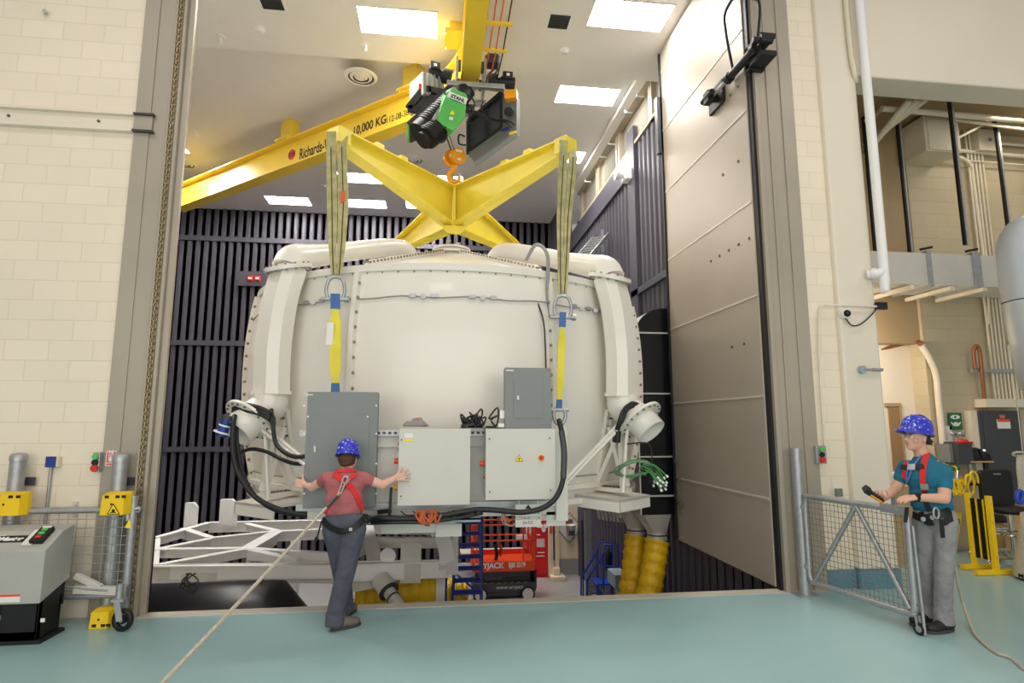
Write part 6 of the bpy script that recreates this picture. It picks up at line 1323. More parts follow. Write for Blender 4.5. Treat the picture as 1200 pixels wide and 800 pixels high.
# yellow tape coil on black rod + green hose nozzle
T = thing('barrier_tape_coil', 'coils of yellow rope hanging on a black horizontal rod', 'rope coil', aY(1130, 568, 6.9))
part('rod', MB().cyl(aY(1106, 568, 6.9), aY(1152, 566.5, 6.95), .022, n=12), M['black'], T)
for k in range(12):
    u = 1112+random.random()*28; a_ = [aY(u+random.uniform(2, 6)*math.cos(t), 572+random.uniform(7, 11)*math.sin(t)-2, 6.88+.02*math.sin(3*t)) for t in [j*PI/4 for j in range(9)]]; a_[-1] = a_[0]
    part('loop', MB().tube(catmull(a_, 4), .009, 6), M['safeyel'], T)
part('loop', MB().tube(catmull([aY(1131, 569, 6.85), aY(1132, 558, 6.85), aY(1138, 557, 6.85), aY(1142, 567, 6.87)], 5).copy(), .016, 8), M['safeyel'], T); part('loop', MB().tube(catmull([aY(1137, 563, 6.83), aY(1138, 553, 6.83), aY(1144, 555, 6.85), aY(1147, 566, 6.87)], 5), .014, 8), M['safeyel'], T)
T = thing('hose_nozzle', 'green hose nozzle pointing right behind the shoulder of the person in teal', 'nozzle', aY(1116, 551, 6.9)); part('nozzle', MB().cyl(aY(1106, 552, 6.9), aY(1117, 549, 6.9), .05, .025, n=16).cyl(aY(1117, 549, 6.9), aY(1123, 548, 6.9), .03, n=12), M['green'] if False else mat('nozzle_green', (20, 110, 60), .4), T); part('ring', MB().cyl(aY(1117.5, 549, 6.9), aY(1119, 548.8, 6.9), .036, n=14), M['safeyel'], T)
T = tag(part('tap_valve', MB().cyl(aY(1121, 562, 6.9), aY(1121.5, 549, 6.9), .018).box(aY(1117, 561, 6.88), aY(1125, 559, 6.92)), M['chrome']), 'small chrome valve above the yellow rope coils', 'valve')
# expandable barrier
bA = aZ(1134, 664, 0); bB = aZ(1168, 673, 0); bA = V((bA.x, 6.75, 0)); 
T = thing('expanding_barrier', 'yellow and black expanding lattice barrier folded up, standing on two feet', 'barrier', (bA+bB)/2)
zA = aY(1127, 577, bA.y).z; zB = aY(1153, 581, bB.y).z; xd = (bB-bA).normalized(); yd = V((-xd.y, xd.x, 0))
part('upright', MB().bar(bA+V((0, 0, 0)), bA+V((0, 0, zA)), .05, .05, up=xd), M['safeyel'], T); part('upright', MB().bar(bB, bB+V((0, 0, zB)), .055, .05, up=xd), M['safeyel'], T)
part('foot', MB().bar(bA-V((.18, 0, -.03)), bA+V((.32, 0, .03)), .06, .05), M['safeyel'], T); part('foot', MB().bar(bB-V((.28, 0, -.03)), bB+V((.22, 0, .03)), .06, .05), M['safeyel'], T)
for k in range(8): p = bA.lerp(bB, (k+.8)/9); part('lattice_bar', MB().bar(p+V((0, 0, .15)), p+V((.0, 0, zA-.06)), .03, .02, up=xd), M['black' if k % 3 else 'safeyel'], T)
for z in (.2, .6, zA-.1): part('pivot_row', MB().cyl(bA+V((0, -.03, z)), bB+V((0, -.03, z)), .007), M['steel'], T)
# wet floor sign
fA = aZ(1113, 648, 0); w = .27
T = thing('wet_floor_sign', 'yellow folding caution sign leaning behind the person in teal', 'caution sign', fA)
pz = aY(1124, 600, fA.y+.1).z; q = [aY(1110, 645, fA.y), aY(1121, 650, fA.y), aY(1128, 601, fA.y+.1), aY(1118, 600, fA.y+.1)]
part('front_board', MB().prism(q, (0, .02, 0)), M['safeyel'], T, .005); part('rear_board', MB().prism([p+V((.03, .12*(1 if i < 2 else .1)+.03, 0)) for i, p in enumerate(q)], (0, .02, 0)), M['safeyel'], T)
mk = [q[0].lerp(q[3], t).lerp(q[1].lerp(q[2], t), .5) for t in (.25, .45, .62, .78)]
for i, p in enumerate(mk): part('printed_mark', MB().obox(p-V((0, .006, 0)), V((.035, 0, 0)), V((0, .003, 0)), V((0, 0, .012+.02*(i % 2)))), M['black'], T)
# stools
def stool(lab, cx, y, zs, back):
    T = thing('lab_stool', lab, 'stool', (cx, y, 0), 'black stools with chrome legs')
    part('seat', MB().lathe([(.0, zs-.04), (.19, zs-.04), (.2, zs), (.18, zs+.04), (0, zs+.05)], (cx, y, 0), n=28), M['black'], T)
    part('column', MB().cyl((cx, y, .1), (cx, y, zs-.04), .028, n=16), M['chrome'], T)
    part('foot_ring', MB().tube([(cx+.21*math.cos(t), y+.21*math.sin(t), .42) for t in [k*PI/12 for k in range(25)]], .013, 8), M['chrome'], T)
    for k in range(5):
        t = 2*PI*k/5+.3; e_ = V((cx+.28*math.cos(t), y+.28*math.sin(t), .09)); part('base_arm', MB().bar((cx, y, .12), e_, .04, .03), M['chrome'], T); part('caster', MB().ell(e_-V((0, 0, .045)), (.03, .03, .045)), M['chrome'], T)
    if back: 
        part('backrest', MB().prism([(cx+x, y+.12, z) for x, z in rrect(-.22, zs+.02, .24, zs+.48, .05)], (0, .06, 0)), M['black'], T, .01); part('back_label', MB().box((cx-.04, y+.115, zs+.42), (cx+.07, y+.12, zs+.44)), M['gcab'], T); part('back_arm', MB().tube(catmull([V((cx+.15, y+.15, zs+.1)), V((cx+.2, y+.2, zs-.1)), V((cx, y+.1, zs-.05))], 5), .014, 8), M['chrome'], T)
    return T
s1 = aZ(1190, 666, 0); zs = aY(1180, 597, s1.y).z
stool('tall black stool with large square backrest and chrome leg beside the yellow barrier', s1.x, s1.y, zs, True)
s2 = aZ(1168, 655, 0); stool('lower black stool partly hidden behind the stool with the backrest', s2.x+.02, s2.y+.05, aY(1168, 607, s2.y).z, False)
# plywood crate and things at right edge
T = tag(part('plywood_box', bxy(MB(), 1180, 650, 1215, 592, 7.4, 7.7).box((aY(1182, 650, 7.4).x, 7.45, 0), (aY(1215, 650, 7.4).x, 7.7, .3)), M['wood']), 'plywood box against the wall behind the stools', 'box')
p = aY(1200, 400, 5.2)
T = thing('blue_grey_vessel', 'large pale blue grey rounded duct cut by the right picture edge', 'duct', (p.x+.25, 5.6, 3.2))
xx = aY(1186.5, 340, 5.6).x+.33; zt_ = aY(1200, 272, 5.6).z; zb_ = aY(1200, 455, 5.6).z
part('upper_shell', MB().lathe([(.0, zt_+.2), (.1, zt_+.19), (.2, zt_+.13), (.28, zt_+.02), (.325, zt_-.12), (.335, zt_-.3), (.335, (zt_+zb_)/2+.1)], (xx, 5.6, 0), n=40), M['bluegrey'], T); part('lower_shell', MB().lathe([(.33, (zt_+zb_)/2+.09), (.325, (zt_+zb_)/2-.1), (.27, zb_), (.0, zb_-.02)], (xx, 5.6, 0), n=40), M['bluegrey'], T)
part('support_column', MB().box((xx+.36, 5.5, 0), (xx+.46, 5.7, zt_-.1)).box((xx+.1, 5.57, zt_-.5), (xx+.4, 5.63, zt_-.4)), M['steel'], T)
T = thing('hanging_rope_bundle', 'white rope bundle with blue carabiner hanging at the right picture edge', 'rope', aY(1196, 590, 5.6))
for k in range(7):
    u = 1194+k*1.2; part('rope_strand', MB().tube(catmull([aY(u-1, 533+k % 3, 5.6), aY(u-1.5, 548, 5.58), aY(u+.5, 566, 5.6), aY(u+.5, 578, 5.6)], 5), .014, 8), M['rope'], T)
part('rope_loop', MB().tube(catmull([aY(1194+7*math.cos(t), 532+2.5*math.sin(t), 5.6+.03*math.sin(t)) for t in [k*PI/5 for k in range(11)]], 4), .012, 8), M['rope'], T)
part('carabiner', MB().tube(catmull([aY(1195+3.5*math.cos(t), 582+7*math.sin(t), 5.56) for t in [k*PI/5 for k in range(11)]], 4), .022, 8), M['blue'], T)
part('hanging_cord', MB().cyl(aY(1199, 533, 5.62), V((aY(1199, 533, 5.62).x, 5.62, zb_)), .006), M['rope'], T)
T = thing('canvas_cover', 'pale canvas cover standing on the floor at the right picture edge', 'cover', aZ(1200, 682, 0))
cc = aZ(1203, 680, 0); part('cover', MB().lathe([(.22, .03), (.2, .2), (.13, .5), (.09, .75), (.0, .78)], cc+V((.15, 0, 0)), n=24), M['rope'], T); part('wheel', MB().cyl(cc+V((-.02, -.03, .05)), cc+V((-.02, .03, .05)), .05, n=16), M['black'], T)
# ropes on the floor
T = tag(part('safety_rope', MB().tube(catmull([aY(1112, 603, 4.9), aY(1116, 640, 4.95), aY(1122, 680, 5.0), aZ(1130, 712, .12), aZ(1141, 740, .02), aZ(1152, 753, .012), aZ(1168, 765, .012), aZ(1185, 771, .012), aZ(1205, 786, .012), aZ(1240, 790, .012)], 8), .0125, 10), M['rope']), 'beige rope falling from the hip of the person in teal and snaking over the floor', 'rope')
T = tag(part('safety_rope', MB().tube(catmull([aZ(1225, 800, .012), aZ(1206, 797, .012), aZ(1199, 805, .012), aZ(1195, 818, .012), aZ(1200, 826, .012), aZ(1225, 820, .012)], 8), .0125, 10), M['rope']), 'beige rope loop lying on the floor at the lower right corner', 'rope')
# ============================================================ PEOPLE
from mathutils.bvhtree import BVHTree
def basis(f, u):
    f = V(f).normalized(); u = V(u); u = (u-f*u.dot(f)).normalized(); s = f.cross(u); return s, f, u   # s = right-hand side
def head(mb, c, f, up, k=1.0):
    s, f, u = basis(f, up); R3 = Matrix((s, f, u)).transposed()
    P = lambda x, y, z: V(c)+(s*x+f*y+u*z)*k
    mb.ell(P(0, -.012, .03), (.076*k, .098*k, .092*k), R3, 24, 16); mb.ell(P(0, .02, -.03), (.066*k, .074*k, .085*k), R3, 24, 16)
    mb.ell(P(0, .045, -.075), (.046*k, .045*k, .04*k), R3); mb.ell(P(0, .072, -.093), (.024*k, .018*k, .018*k), R3)
    mb.caps(P(0, .088, .012), P(0, .112, -.022), .009*k, .0135*k); mb.ell(P(.012, .1, -.027), (.009*k, .011*k, .008*k), R3); mb.ell(P(-.012, .1, -.027), (.009*k, .011*k, .008*k), R3)
    mb.caps(P(-.045, .072, .022), P(.045, .072, .022), .012*k, .012*k); mb.ell(P(0, .088, -.052), (.024*k, .012*k, .007*k), R3); mb.ell(P(0, .086, -.064), (.021*k, .012*k, .008*k), R3)
    for q in (-1, 1):
        mb.ell(P(.045*q, .055, -.025), (.026*k, .026*k, .03*k), R3); mb.ell(P(.078*q, -.008, -.01), (.009*k, .019*k, .032*k), R3); mb.ell(P(.083*q, -.014, .004), (.007*k, .013*k, .016*k), R3)
    return P, R3
def face_parts(T, P, R3, k, browmat):
    for q in (-1, 1):
        e = part('eye', MB().ell(P(.031*q, .078, .004), .0125*k, n=16), M['pwhite'], T); part('iris', MB().ell(P(.032*q, .0875, .004), .0055*k, n=12), M['darkgrey'], e)
        part('eyebrow', MB().caps(P(.016*q, .087, .026), P(.048*q, .076, .028), .0045*k, .003*k), browmat, T)
    part('lips', MB().ell(P(0, .094, -.0545), (.02*k, .006*k, .004*k), R3).ell(P(0, .092, -.061), (.018*k, .006*k, .004*k), R3), mat('lip', (190, 110, 104), .5), T)
def hand(mb, w, d, n, th, curl=.3, spread=.12, k=1.0, tcurl=0):
    # w wrist, d finger direction, n back-of-hand normal, th side the thumb leaves from
    d = V(d).normalized(); n = V(n); n = (n-d*n.dot(d)).normalized(); t = V(th); t = (t-d*t.dot(d)-n*t.dot(n)).normalized(); w = V(w)
    for i in range(4):
        o = (i-1.5)*.0205*k
        mb.caps(w+t*(-o*.7)*-1*-1+d*.012*k, w-t*o+d*.082*k-n*.002, .0165*k, .0115*k, 10)
    lens = (.078, .084, .076, .06)
    for i in range(4):            # index first, nearest the thumb
        o = (1.5-i)*.021*k; a = spread*(1.5-i); p = w+t*o+d*(.083-.004*abs(i-1.2))*k
        dd = (d*math.cos(a)+t*math.sin(a)).normalized(); c = 0
        for j, fr in enumerate((.45, .3, .25)):
            c += curl*(.6, .9, .8)[j]; q = p+(dd*math.cos(c)-n*math.sin(c))*lens[i]*k*fr
            mb.caps(p, q, (.0098, .009, .0082)[j]*k, (.009, .0082, .0072)[j]*k, 10); p = q
    p = w+t*.02*k+d*.02*k; q = p+(t*.8+d*.65-n*.25*tcurl).normalized()*.042*k; mb.caps(p, q, .0165*k, .0125*k, 10)
    r_ = q+(t*(.75-.5*tcurl)+d*.75-n*(.2+.5*tcurl)).normalized()*.034*k; mb.caps(q, r_, .0115*k, .0105*k, 10); s_ = r_+(t*(.5-.4*tcurl)+d*.85-n*(.2+.5*tcurl)).normalized()*.027*k; mb.caps(r_, s_, .0105*k, .009*k, 10)
def shoe(T, heel, d, L, m_, hgt=.13, k=1.0, laces=None):
    d = V((d[0], d[1], 0)).normalized(); s = V((d.y, -d.x, 0)); R3 = Matrix((s, d, V((0, 0, 1)))).transposed(); h = V(heel)
    mb = MB().ell(h+d*.06+V((0, 0, .06)), (.042*k, .062, .058), R3).ell(h+d*.13+V((0, 0, .055)), (.044*k, .08, .05), R3).ell(h+d*(L-.09)+V((0, 0, .045)), (.05*k, .085, .04), R3)
    mb.caps(h+d*.07+V((0, 0, .06)), h+d*.075+V((0, 0, hgt)), .05*k, .052*k, 16)
    me = blend(mb, .008, 4); me.name = 'shoe_upper'; me.materials.append(m_); up = put('shoe', me, T)
    ol = []
    for t in range(24):
        a = 2*PI*t/24; y = math.cos(a); x = math.sin(a); wd = .046+.008*y; ol.append(h+d*(L/2+y*L/2)+s*x*wd*k*(1 if abs(y) < .8 else .95))
    sp = part('sole', MB().prism([p+V((0, 0, .001)) for p in ol], (0, 0, .026)), M['sole'], up, .004)
    lc = MB()
    for j in range(5): p = h+d*(.115+.028*j)+V((0, 0, .113-.012*j)); lc.caps(p-s*.024, p+s*.024, .0035, .0035, 6)
    part('laces', lc, M['black'] if m_ is M['boot'] else M['darkgrey'], up)
    return up
HM = mat('hard_hat_blue', (38, 52, 190))
nt = HM.node_tree; bs = nt.nodes['Principled BSDF']; src = bs.inputs['Base Color'].links[0].from_socket
tcn = nt.nodes.new('ShaderNodeTexCoord'); vz = nt.nodes.new('ShaderNodeTexNoise'); vz.inputs['Scale'].default_value = 34; vz.inputs['Detail'].default_value = 2; rp_ = nt.nodes.new('ShaderNodeValToRGB'); rp_.color_ramp.elements[0].position = .64; rp_.color_ramp.elements[1].position = .66
mx = nt.nodes.new('ShaderNodeMix'); mx.data_type = 'RGBA'; nt.links.new(tcn.outputs['Object'], vz.inputs['Vector']); nt.links.new(vz.outputs['Fac'], rp_.inputs['Fac']); nt.links.new(rp_.outputs['Color'], mx.inputs[0]); nt.links.new(src, mx.inputs[6]); mx.inputs[7].default_value = (.75, .76, .9, 1); nt.links.new(mx.outputs[2], bs.inputs['Base Color'])
def helmet(T, c, f, up, k=1.0, brim=.055):
    s, f, u = basis(f, up); c = V(c); vs = []; n = 40; rows = 12; fs = []
    def ring(a, rr, hz, ex=0):
        return [c+s*math.sin(2*PI*i/n)*(.112+0)*rr*k+f*(math.cos(2*PI*i/n)*.138*rr+(ex*max(0, math.cos(2*PI*i/n))**1.5))*k+u*hz*k for i in range(n)]
    prof = [(1.07, -.012, 0), (1.06, .0, 0), (1.0, .01, 0), (.985, .045, 0), (.93, .085, 0), (.8, .118, 0), (.6, .14, 0), (.35, .152, 0), (.12, .156, 0)]
    rings = [ring(0, r, z, (brim if j < 2 else 0)) for j, (r, z, _) in enumerate(prof)]
    inner = [ring(0, r, z, (brim if j < 1 else 0)) for j, (r, z) in enumerate(((1.05, -.016), (.96, .0), (.93, .05), (.85, .09), (.6, .12), (.1, .135)))]
    allr = inner[::-1]+rings; vs = [p for r in allr for p in r]
    fs = [(j*n+i, j*n+(i+1) % n, (j+1)*n+(i+1) % n, (j+1)*n+i) for j in range(len(allr)-1) for i in range(n)]
    mb = MB()._add(vs, fs, True); mb._add(rings[-1], [list(range(n))]); mb._add(inner[-1], [list(range(n-1, -1, -1))])
    H_ = part('hard_hat', mb, HM, T)
    rd = MB()
    for q in (-1, 0, 1): rd.tube(catmull([c+(f*y+s*(.028*q)+u*z)*k for y, z in ((.118, .06), (.09, .115), (.03, .152), (-.04, .152), (-.1, .11))], 5), .007*k, 8)
    part('ridge', rd, HM, H_); return H_
def bvh(o): 
    me = o.data; return BVHTree.FromPolygons([v.co.copy() for v in me.vertices], [list(p.vertices) for p in me.polygons])
def band(T, name, trees, uvs, w, m_, th=.007, off=.006, sub=5):
    pts = catmull([V((u, v, 0)) for u, v in uvs], sub); P = []; N = []
    for q in pts:
        d = (CR*(q.x-600)+CU*(400-q.y)+CF*FPX).normalized(); best = None
        for t in trees:
            h = t.ray_cast(CO, d)
            if h[0] and (best is None or h[3] < best[3]): best = h
        if best: P.append(best[0]); N.append(best[1] if best[1].dot(d) < 0 else -best[1])
    if len(P) < 2: print('BAND MISS', name); return None
    # smooth out
    for _ in range(3):
        P = [P[0]]+[(P[i-1]+P[i]*2+P[i+1])/4 for i in range(1, len(P)-1)]+[P[-1]]; N = [N[0]]+[(N[i-1]+N[i]*2+N[i+1]).normalized() for i in range(1, len(N)-1)]+[N[-1]]
    mb = MB(); vs = []; n = len(P)
    for i in range(n):
        t = (P[min(i+1, n-1)]-P[max(i-1, 0)]).normalized(); s = N[i].cross(t).normalized(); b = P[i]+N[i]*off
        vs += [b-s*w/2, b+s*w/2, b+s*w/2+N[i]*th, b-s*w/2+N[i]*th]
    mb._add(vs, [(i*4+j, (i+1)*4+j, (i+1)*4+(j+1) % 4, i*4+(j+1) % 4) for i in range(n-1) for j in range(4)]+[(0, 1, 2, 3), tuple((n-1)*4+j for j in (3, 2, 1, 0))])
    return part(name, mb, m_, T)

# ---------------- person in the pink shirt, seen from behind
T = thing('person', 'person in dusty pink shirt and dark trousers seen from behind, arms spread on the cabinets', 'person', aZ(393, 735, 0))
hipL = aY(393, 618, 5.46); hipR = aY(415, 618, 5.42); kneL = aY(400, 667, 5.66); kneR = aY(405, 670, 5.44); 
ankR_g = aZ(392, 738, 0); ankR = V((ankR_g.x-.0, ankR_g.y-.02, .1)); ankL_g = aZ(404, 722, 0); ankL = V((ankL_g.x, ankL_g.y, .1))
pel = aY(404, 612, 5.44); wai = aY(403, 592, 5.45); che = aY(404, 568, 5.52); shL_ = aY(383, 560, 5.55); shR_ = aY(426, 560, 5.52); nek = aY(406, 551, 5.56); hdc = aY(407.5, 538.5, 5.6)
elL = aY(366, 571, 5.7); wrL = aY(357.5, 568, 5.80); elR = aY(448, 568, 5.56); wrR = aY(463, 560, 5.62)
leanf = V((0, .35, .94)).normalized(); RT = Matrix((V((1, 0, 0)), V((0, .94, -.35)), leanf)).transposed()
b = MB(); b.ell(pel, (.165, .12, .13), RT, 24, 14).ell(wai, (.14, .1, .13), RT, 24, 14).ell(che, (.17, .11, .15), RT, 24, 14).caps(shL_, shR_, .055, .055).caps(che+V((0, 0, .08)), nek+V((0, 0, .03)), .055, .048)
for (h_, k_, a_) in ((hipL, kneL, ankL), (hipR, kneR, ankR)): b.caps(h_, k_, .082, .056).caps(k_, a_, .056, .04).caps(a_, a_-V((0, -.02, .05)), .036, .03)
b.caps(shL_, elL, .05, .04).caps(elL, wrL, .039, .027).caps(shR_, elR, .05, .042).caps(elR, wrR, .041, .028)
Pw, Rw = head(b, hdc, (.1, .95, -.3), (0, .3, .95), .95)
hand(b, wrL, (-.55, .25, .1), (.2, -.9, .1), (.3, .1, .9), .35, .1, .95)
hand(b, wrR, (.93, .35, .12), (.1, -.95, .2), (-.1, .1, .98), .12, .28, .95)
body = bput('body', b, .0065, M['skin2'], T, 2)
face_parts(body, Pw, Rw, .95, M['hair'])
s = MB(); s.ell(wai+V((0, -.005, -.03)), (.168, .125, .12), RT, 24, 14).ell(wai+V((0, 0, .05)), (.165, .12, .13), RT, 24, 14).ell(che, (.18, .123, .15), RT, 24, 14).caps(shL_+V((.01, 0, .0)), shR_+V((-.01, 0, .0)), .062, .062).caps(che+V((0, 0, .08)), nek-V((0, 0, .015)), .085, .062)
s.caps(shL_, shL_.lerp(elL, .3), .06, .056).caps(shR_, shR_.lerp(elR, .3), .06, .058)
shirt = bput('shirt', s, .0085, M['pink'], T, 5)
t = MB(); t.ell(pel+V((0, 0, .0)), (.195, .15, .12), RT, 24, 14)
for (h_, k_, a_) in ((hipL, kneL, ankL), (hipR, kneR, ankR)):
    t.caps(h_+V((0, -.02, -.01)), h_.lerp(k_, .4), .112, .1); t.caps(h_.lerp(k_, .4), k_, .1, .085); t.caps(k_, a_+V((0, 0, .03)), .085, .076); t.cyl(a_+V((0, 0, .06)), a_-V((0, 0, .055)), .077, .082, 20)
trou = bput('trousers', t, .009, M['slate'], T, 5)
shoe(T, ankR_g-V((.03, .03, 0)), (.85, .5), .28, M['shoe']); shoe(T, ankL_g-V((.0, .06, 0)), (.25, 1), .27, M['shoe'])
hm = helmet(T, Pw(0, -.012, .045), (.1, .95, -.25), (0, .25, .97), .93, .04)
h = MB(); h.ell(Pw(0, -.035, .0), (.082, .085, .075), Rw, 20, 12).ell(Pw(0, -.06, -.045), (.06, .045, .04), Rw); bput('hair', h, .008, M['hair'], T, 2)
tr_ = [bvh(shirt)]; tt = [bvh(shirt), bvh(trou)]
HR = M['harness']
band(T, 'harness_strap', tr_, [(392, 556), (399, 560), (404, 565), (412, 572), (419, 585), (427, 603)], .05, HR)
band(T, 'harness_strap', tr_, [(418, 556), (411, 560), (404, 567), (397, 577), (388, 590), (378, 606)], .034, HR)
band(T, 'shoulder_strap', tr_, [(394, 552.5), (404, 552), (417, 552.5)], .03, HR)
band(T, 'hip_belt', tt, [(379, 609), (386, 616), (400, 622.5), (415, 618), (425, 609), (430, 600)], .055, M['black'], .01, .004)
dr = aY(405, 562, 5.36); rg_ = part('dorsal_ring', MB().tube([dr+V((.028*math.cos(a), 0, .032*math.sin(a))) for a in [k*PI/8 for k in range(17)]], .007, 8), M['steel'], T)
part('snap_hook', MB().tube(catmull([dr+V((x, -.015, z)) for x, z in ((.01, -.02), (.02, .015), (0, .03), (-.02, .01), (-.035, -.05), (-.055, -.11), (-.035, -.12), (-.01, -.05), (.01, -.02))], 5), .008, 8), M['steel'], T)
part('hip_buckle', MB().box(aY(409, 622, 5.27), aY(413, 618, 5.28)), M['steel'], T); part('side_clip', MB().tube(catmull([aY(429, 603, 5.35), aY(433, 606, 5.33), aY(431, 612, 5.34), aY(428, 608, 5.35)], 5), .012, 8), M['black'], T)
part('hanging_strap', MB().bar(aY(377, 610, 5.42), aY(371, 632, 5.4), .02, .006).bar(aY(372, 629, 5.4), aY(369, 634, 5.39), .04, .015), M['black'], T)
# safety line from the ring to the hall floor
p0 = dr+V((-.045, -.015, -.11)); p1 = at(190, 800, D=3.1); dv = p1-p0
pe = p0+dv*1.9; pe.z = .012; pm = p0+dv*.5-V((0, 0, .012)); 
tag(part('safety_line', MB().tube(catmull([p0, pm, p1, p0+dv*1.35+V((0, 0, .02)), p0+dv*1.75], 10), .0125, 12), M['rope']), 'taut pale rope running from the harness of the person in pink to the lower left', 'rope')
lk = p0.lerp(p1, .12); part('rope_thimble', MB().tube([p0.lerp(p1, .03), lk], .018, 10), M['darkgrey'], T)

# ---------------- person in the teal shirt with the controller
T = thing('person', 'person in teal shirt and grey trousers standing at the mesh gate with a controller', 'person', aZ(1098, 740, 0))
fd_ = V((-.82, -.57, 0)).normalized(); sd_ = V((-fd_.y, fd_.x, 0))     # sd_: towards the person's left
gy = 4.80
pel = aY(1095, 604, gy); wai = aY(1091, 583, gy); che = aY(1085, 557, gy); nek = aY(1081, 536, gy); hdc = aY(1073.5, 512.5, gy-.0)
shl = che+sd_*.145+V((0, 0, .05)); shr = che-sd_*.15+V((0, 0, .07))
hl = pel+sd_*.075-V((0, 0, .04)); hr = pel-sd_*.075-V((0, 0, .04))
gl = aZ(1111, 739, 0); gr = aZ(1093, 731, 0); anl = V((gl.x-.03, gl.y, .11)); anr = V((gr.x-.02, gr.y+.02, .11)); knl = hl.lerp(anl, .5)+fd_*.03; knr = hr.lerp(anr, .5)+fd_*.03
ell_ = aY(1106.5, 584, 4.62); wrl = aY(1073, 582.5, 4.66); elr = aY(1051, 572, 4.98); wrr = aY(1035, 584, 4.78)
RB = Matrix((-sd_, fd_, V((0, 0, 1)))).transposed()
b = MB(); b.ell(pel, (.16, .115, .13), RB, 24, 14).ell(wai, (.15, .1, .15), RB, 24, 14).ell(che, (.165, .11, .17), RB, 24, 14).caps(shl, shr, .05, .05).caps(che+V((0, 0, .1)), nek, .075, .062).caps(nek, hdc+V((.01, 0, -.02)), .06, .055)
for (h_, k_, a_) in ((hl, knl, anl), (hr, knr, anr)): b.caps(h_, k_, .085, .06).caps(k_, a_, .058, .042).caps(a_, a_-V((0, 0, .05)), .036, .032)
b.caps(shl, ell_, .058, .047).caps(ell_, wrl, .046, .03).caps(shr, elr, .058, .046).caps(elr, wrr, .044, .029)
hf = V((-.99, -.05, .05))
Pm, Rm = head(b, hdc, hf, (0, 0, 1), 1.02)
hand(b, wrl, (-1, .08, -.12), (0, -.25, 1), (-.1, .95, .2), .3, .06, 1.0, .4)
hand(b, wrr, (-.75, -.5, .25), (-.1, -.3, -1), (.25, -.95, 0), .65, .05, 1.0, .9)
body = bput('body', b, .0065, M['skin'], T, 2)
face_parts(body, Pm, Rm, 1.02, M['hair2'])
s = MB(); s.ell(wai+V((0, 0, -.06)), (.162, .12, .11), RB, 24, 14).ell(wai+V((0, 0, .04)), (.165, .12, .15), RB, 24, 14).ell(che, (.182, .13, .16), RB, 24, 14).caps(shl, shr, .06, .06).caps(che+V((0, 0, .11)), nek-V((0, 0, .035)), .1, .075)
s.caps(shl, shl.lerp(ell_, .55), .058, .062).caps(shr, shr.lerp(elr, .5), .062, .064)
shirt = bput('shirt', s, .0085, M['teal'], T, 5)
t = MB(); t.ell(pel, (.165, .13, .13), RB, 24, 14)
for (h_, k_, a_) in ((hl, knl, anl), (hr, knr, anr)): t.caps(h_, h_.lerp(k_, .5), .1, .088); t.caps(h_.lerp(k_, .5), k_, .088, .076); t.caps(k_, a_+V((0, 0, .05)), .076, .072); t.cyl(a_+V((0, 0, .08)), a_-V((0, 0, .05)), .074, .08, 20)
trou = bput('trousers', t, .009, M['greyp'], T, 5)
shoe(T, V((anl.x+.09, anl.y, 0)), (-1, -.12), .31, M['boot'], .19, 1.12); shoe(T, V((anr.x+.09, anr.y, 0)), (-1, -.12), .31, M['boot'], .19, 1.12)
hm = helmet(T, Pm(0, -.008, .04), hf+V((0, 0, .12)), (.06, 0, 1), 1.03, .05)
h = MB(); h.ell(Pm(0, -.04, .02), (.083, .083, .07), Rm, 20, 12).ell(Pm(0, -.075, -.02), (.06, .045, .045), Rm); bput('hair', h, .008, M['hair2'], T, 2)
bn = Pm(0, -.125, -.03); part('hair_bun', MB().ell(bn, (.035, .03, .03)).caps(bn, bn+V((.03, 0, -.03)), .014, .006).caps(bn, bn+V((.035, -.01, .0)), .014, .006), M['hair2'], T)
part('safety_glasses', MB().prism([Pm(.055, .085, .022), Pm(.05, .1, -.006), Pm(-.05, .1, -.006), Pm(-.055, .085, .022)], hf*.004).bar(Pm(.06, .085, .012), Pm(.08, -.01, .01), .004, .006).bar(Pm(-.06, .085, .012), Pm(-.08, -.01, .01), .004, .006), mat('clear_lens', (235, 235, 230), .1, alpha=.35), T)
ts = [bvh(shirt)]; tt = [bvh(shirt), bvh(trou)]
band(T, 'harness_strap', ts, [(1087, 531), (1083.5, 540), (1081.5, 555), (1082, 570), (1084, 577)], .045, HR)
band(T, 'harness_strap', ts, [(1066, 536), (1061.5, 546), (1060, 560)], .04, HR)
band(T, 'chest_strap', ts, [(1056.5, 547), (1064, 548), (1074, 548), (1083, 546.5)], .045, M['black'], .012)
cb_ = band(T, 'chest_buckle', ts, [(1066, 548), (1070, 548), (1074, 548)], .052, M['steel'], .02)
band(T, 'lanyard', ts, [(1085, 527), (1078, 537), (1070, 548), (1066, 560), (1063, 566)], .016, mat('lanyard_blue', (90, 120, 190), .6), .003, .01); band(T, 'lanyard', ts, [(1066, 540), (1064, 552), (1063, 566)], .014, MATS['lanyard_blue'], .003, .01)
band(T, 'side_buckle', ts, [(1083, 566), (1084, 572)], .06, M['steel'], .015)
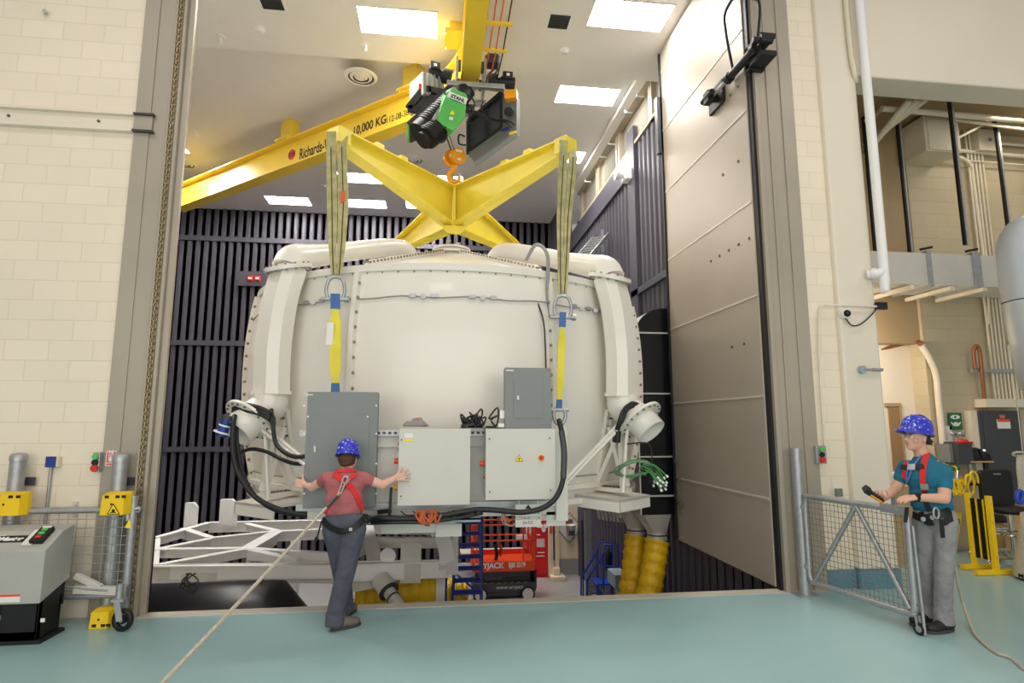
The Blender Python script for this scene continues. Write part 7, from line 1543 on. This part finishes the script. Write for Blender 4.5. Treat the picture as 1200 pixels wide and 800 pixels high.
band(T, 'side_strap', ts, [(1084, 575), (1086, 590), (1090, 598)], .04, M['black'], .01)
band(T, 'work_belt', tt, [(1072, 603), (1082, 607), (1092, 605), (1102, 603), (1112, 597)], .06, M['black'], .014)
band(T, 'thigh_strap', tt, [(1080, 600), (1086, 612), (1094, 612)], .04, M['black'], .01)
for (u, v) in ((1081, 608), (1092, 606)): c = aY(u, v, 4.62); part('belt_grommet', MB().cyl(c, c-V((0, .012, 0)), .02, n=16), M['steel'], T)
c = aY(1097, 601, 4.6); part('side_ring', MB().tube([c+V((.026*math.cos(a), 0, .045*math.sin(a))) for a in [k*PI/8 for k in range(17)]], .008, 8), M['steel'], T)
part('hip_pouch', MB().obox(aY(1108, 605, 4.68), V((.035, -.01, .02)), V((0, .03, 0)), V((-.01, 0, .06))), M['black'], T, .01); part('hanging_strap', MB().bar(aY(1103, 608, 4.63), aY(1105, 630, 4.63), .04, .01), M['black'], T, .003); part('hanging_strap', MB().bar(aY(1063, 594, 4.7), aY(1061, 612, 4.68), .03, .012), M['black'], T, .003)
part('watch', MB().cyl(wrl+V((.018, 0, 0)), wrl+V((-.012, 0, -.002)), .036, n=20).obox(wrl+V((.003, -.03, .022)), V((.018, 0, 0)), V((0, .006, .006)), V((0, -.012, .014))), M['black'], T, .003)
# handheld controller
c = aY(1024, 580, 4.72); ax = (aY(1035, 588, 4.72)-aY(1013, 574, 4.72)).normalized(); upn = V((.2, -.6, .75)); sx_ = ax.cross(upn).normalized(); upn = sx_.cross(ax)
T = thing('remote_controller', 'black handheld crane remote with yellow edge held in the right hand over the gate', 'remote control', c)
part('body', MB().obox(c, ax*.09, sx_*.03, upn*.02), M['black'], T, .008); part('side_grip', MB().obox(c+ax*.02-upn*.004, ax*.06, sx_*.034, upn*.01), M['hookyel'], T, .004); part('head_block', MB().obox(c-ax*.075+upn*.006, ax*.028, sx_*.036, upn*.026), M['black'], T, .008)
for k in range(4): part('key', MB().cyl(c+ax*(-.03+.03*k)+upn*.02, c+ax*(-.03+.03*k)+upn*.026, .007, n=10), M['gcab'], T)
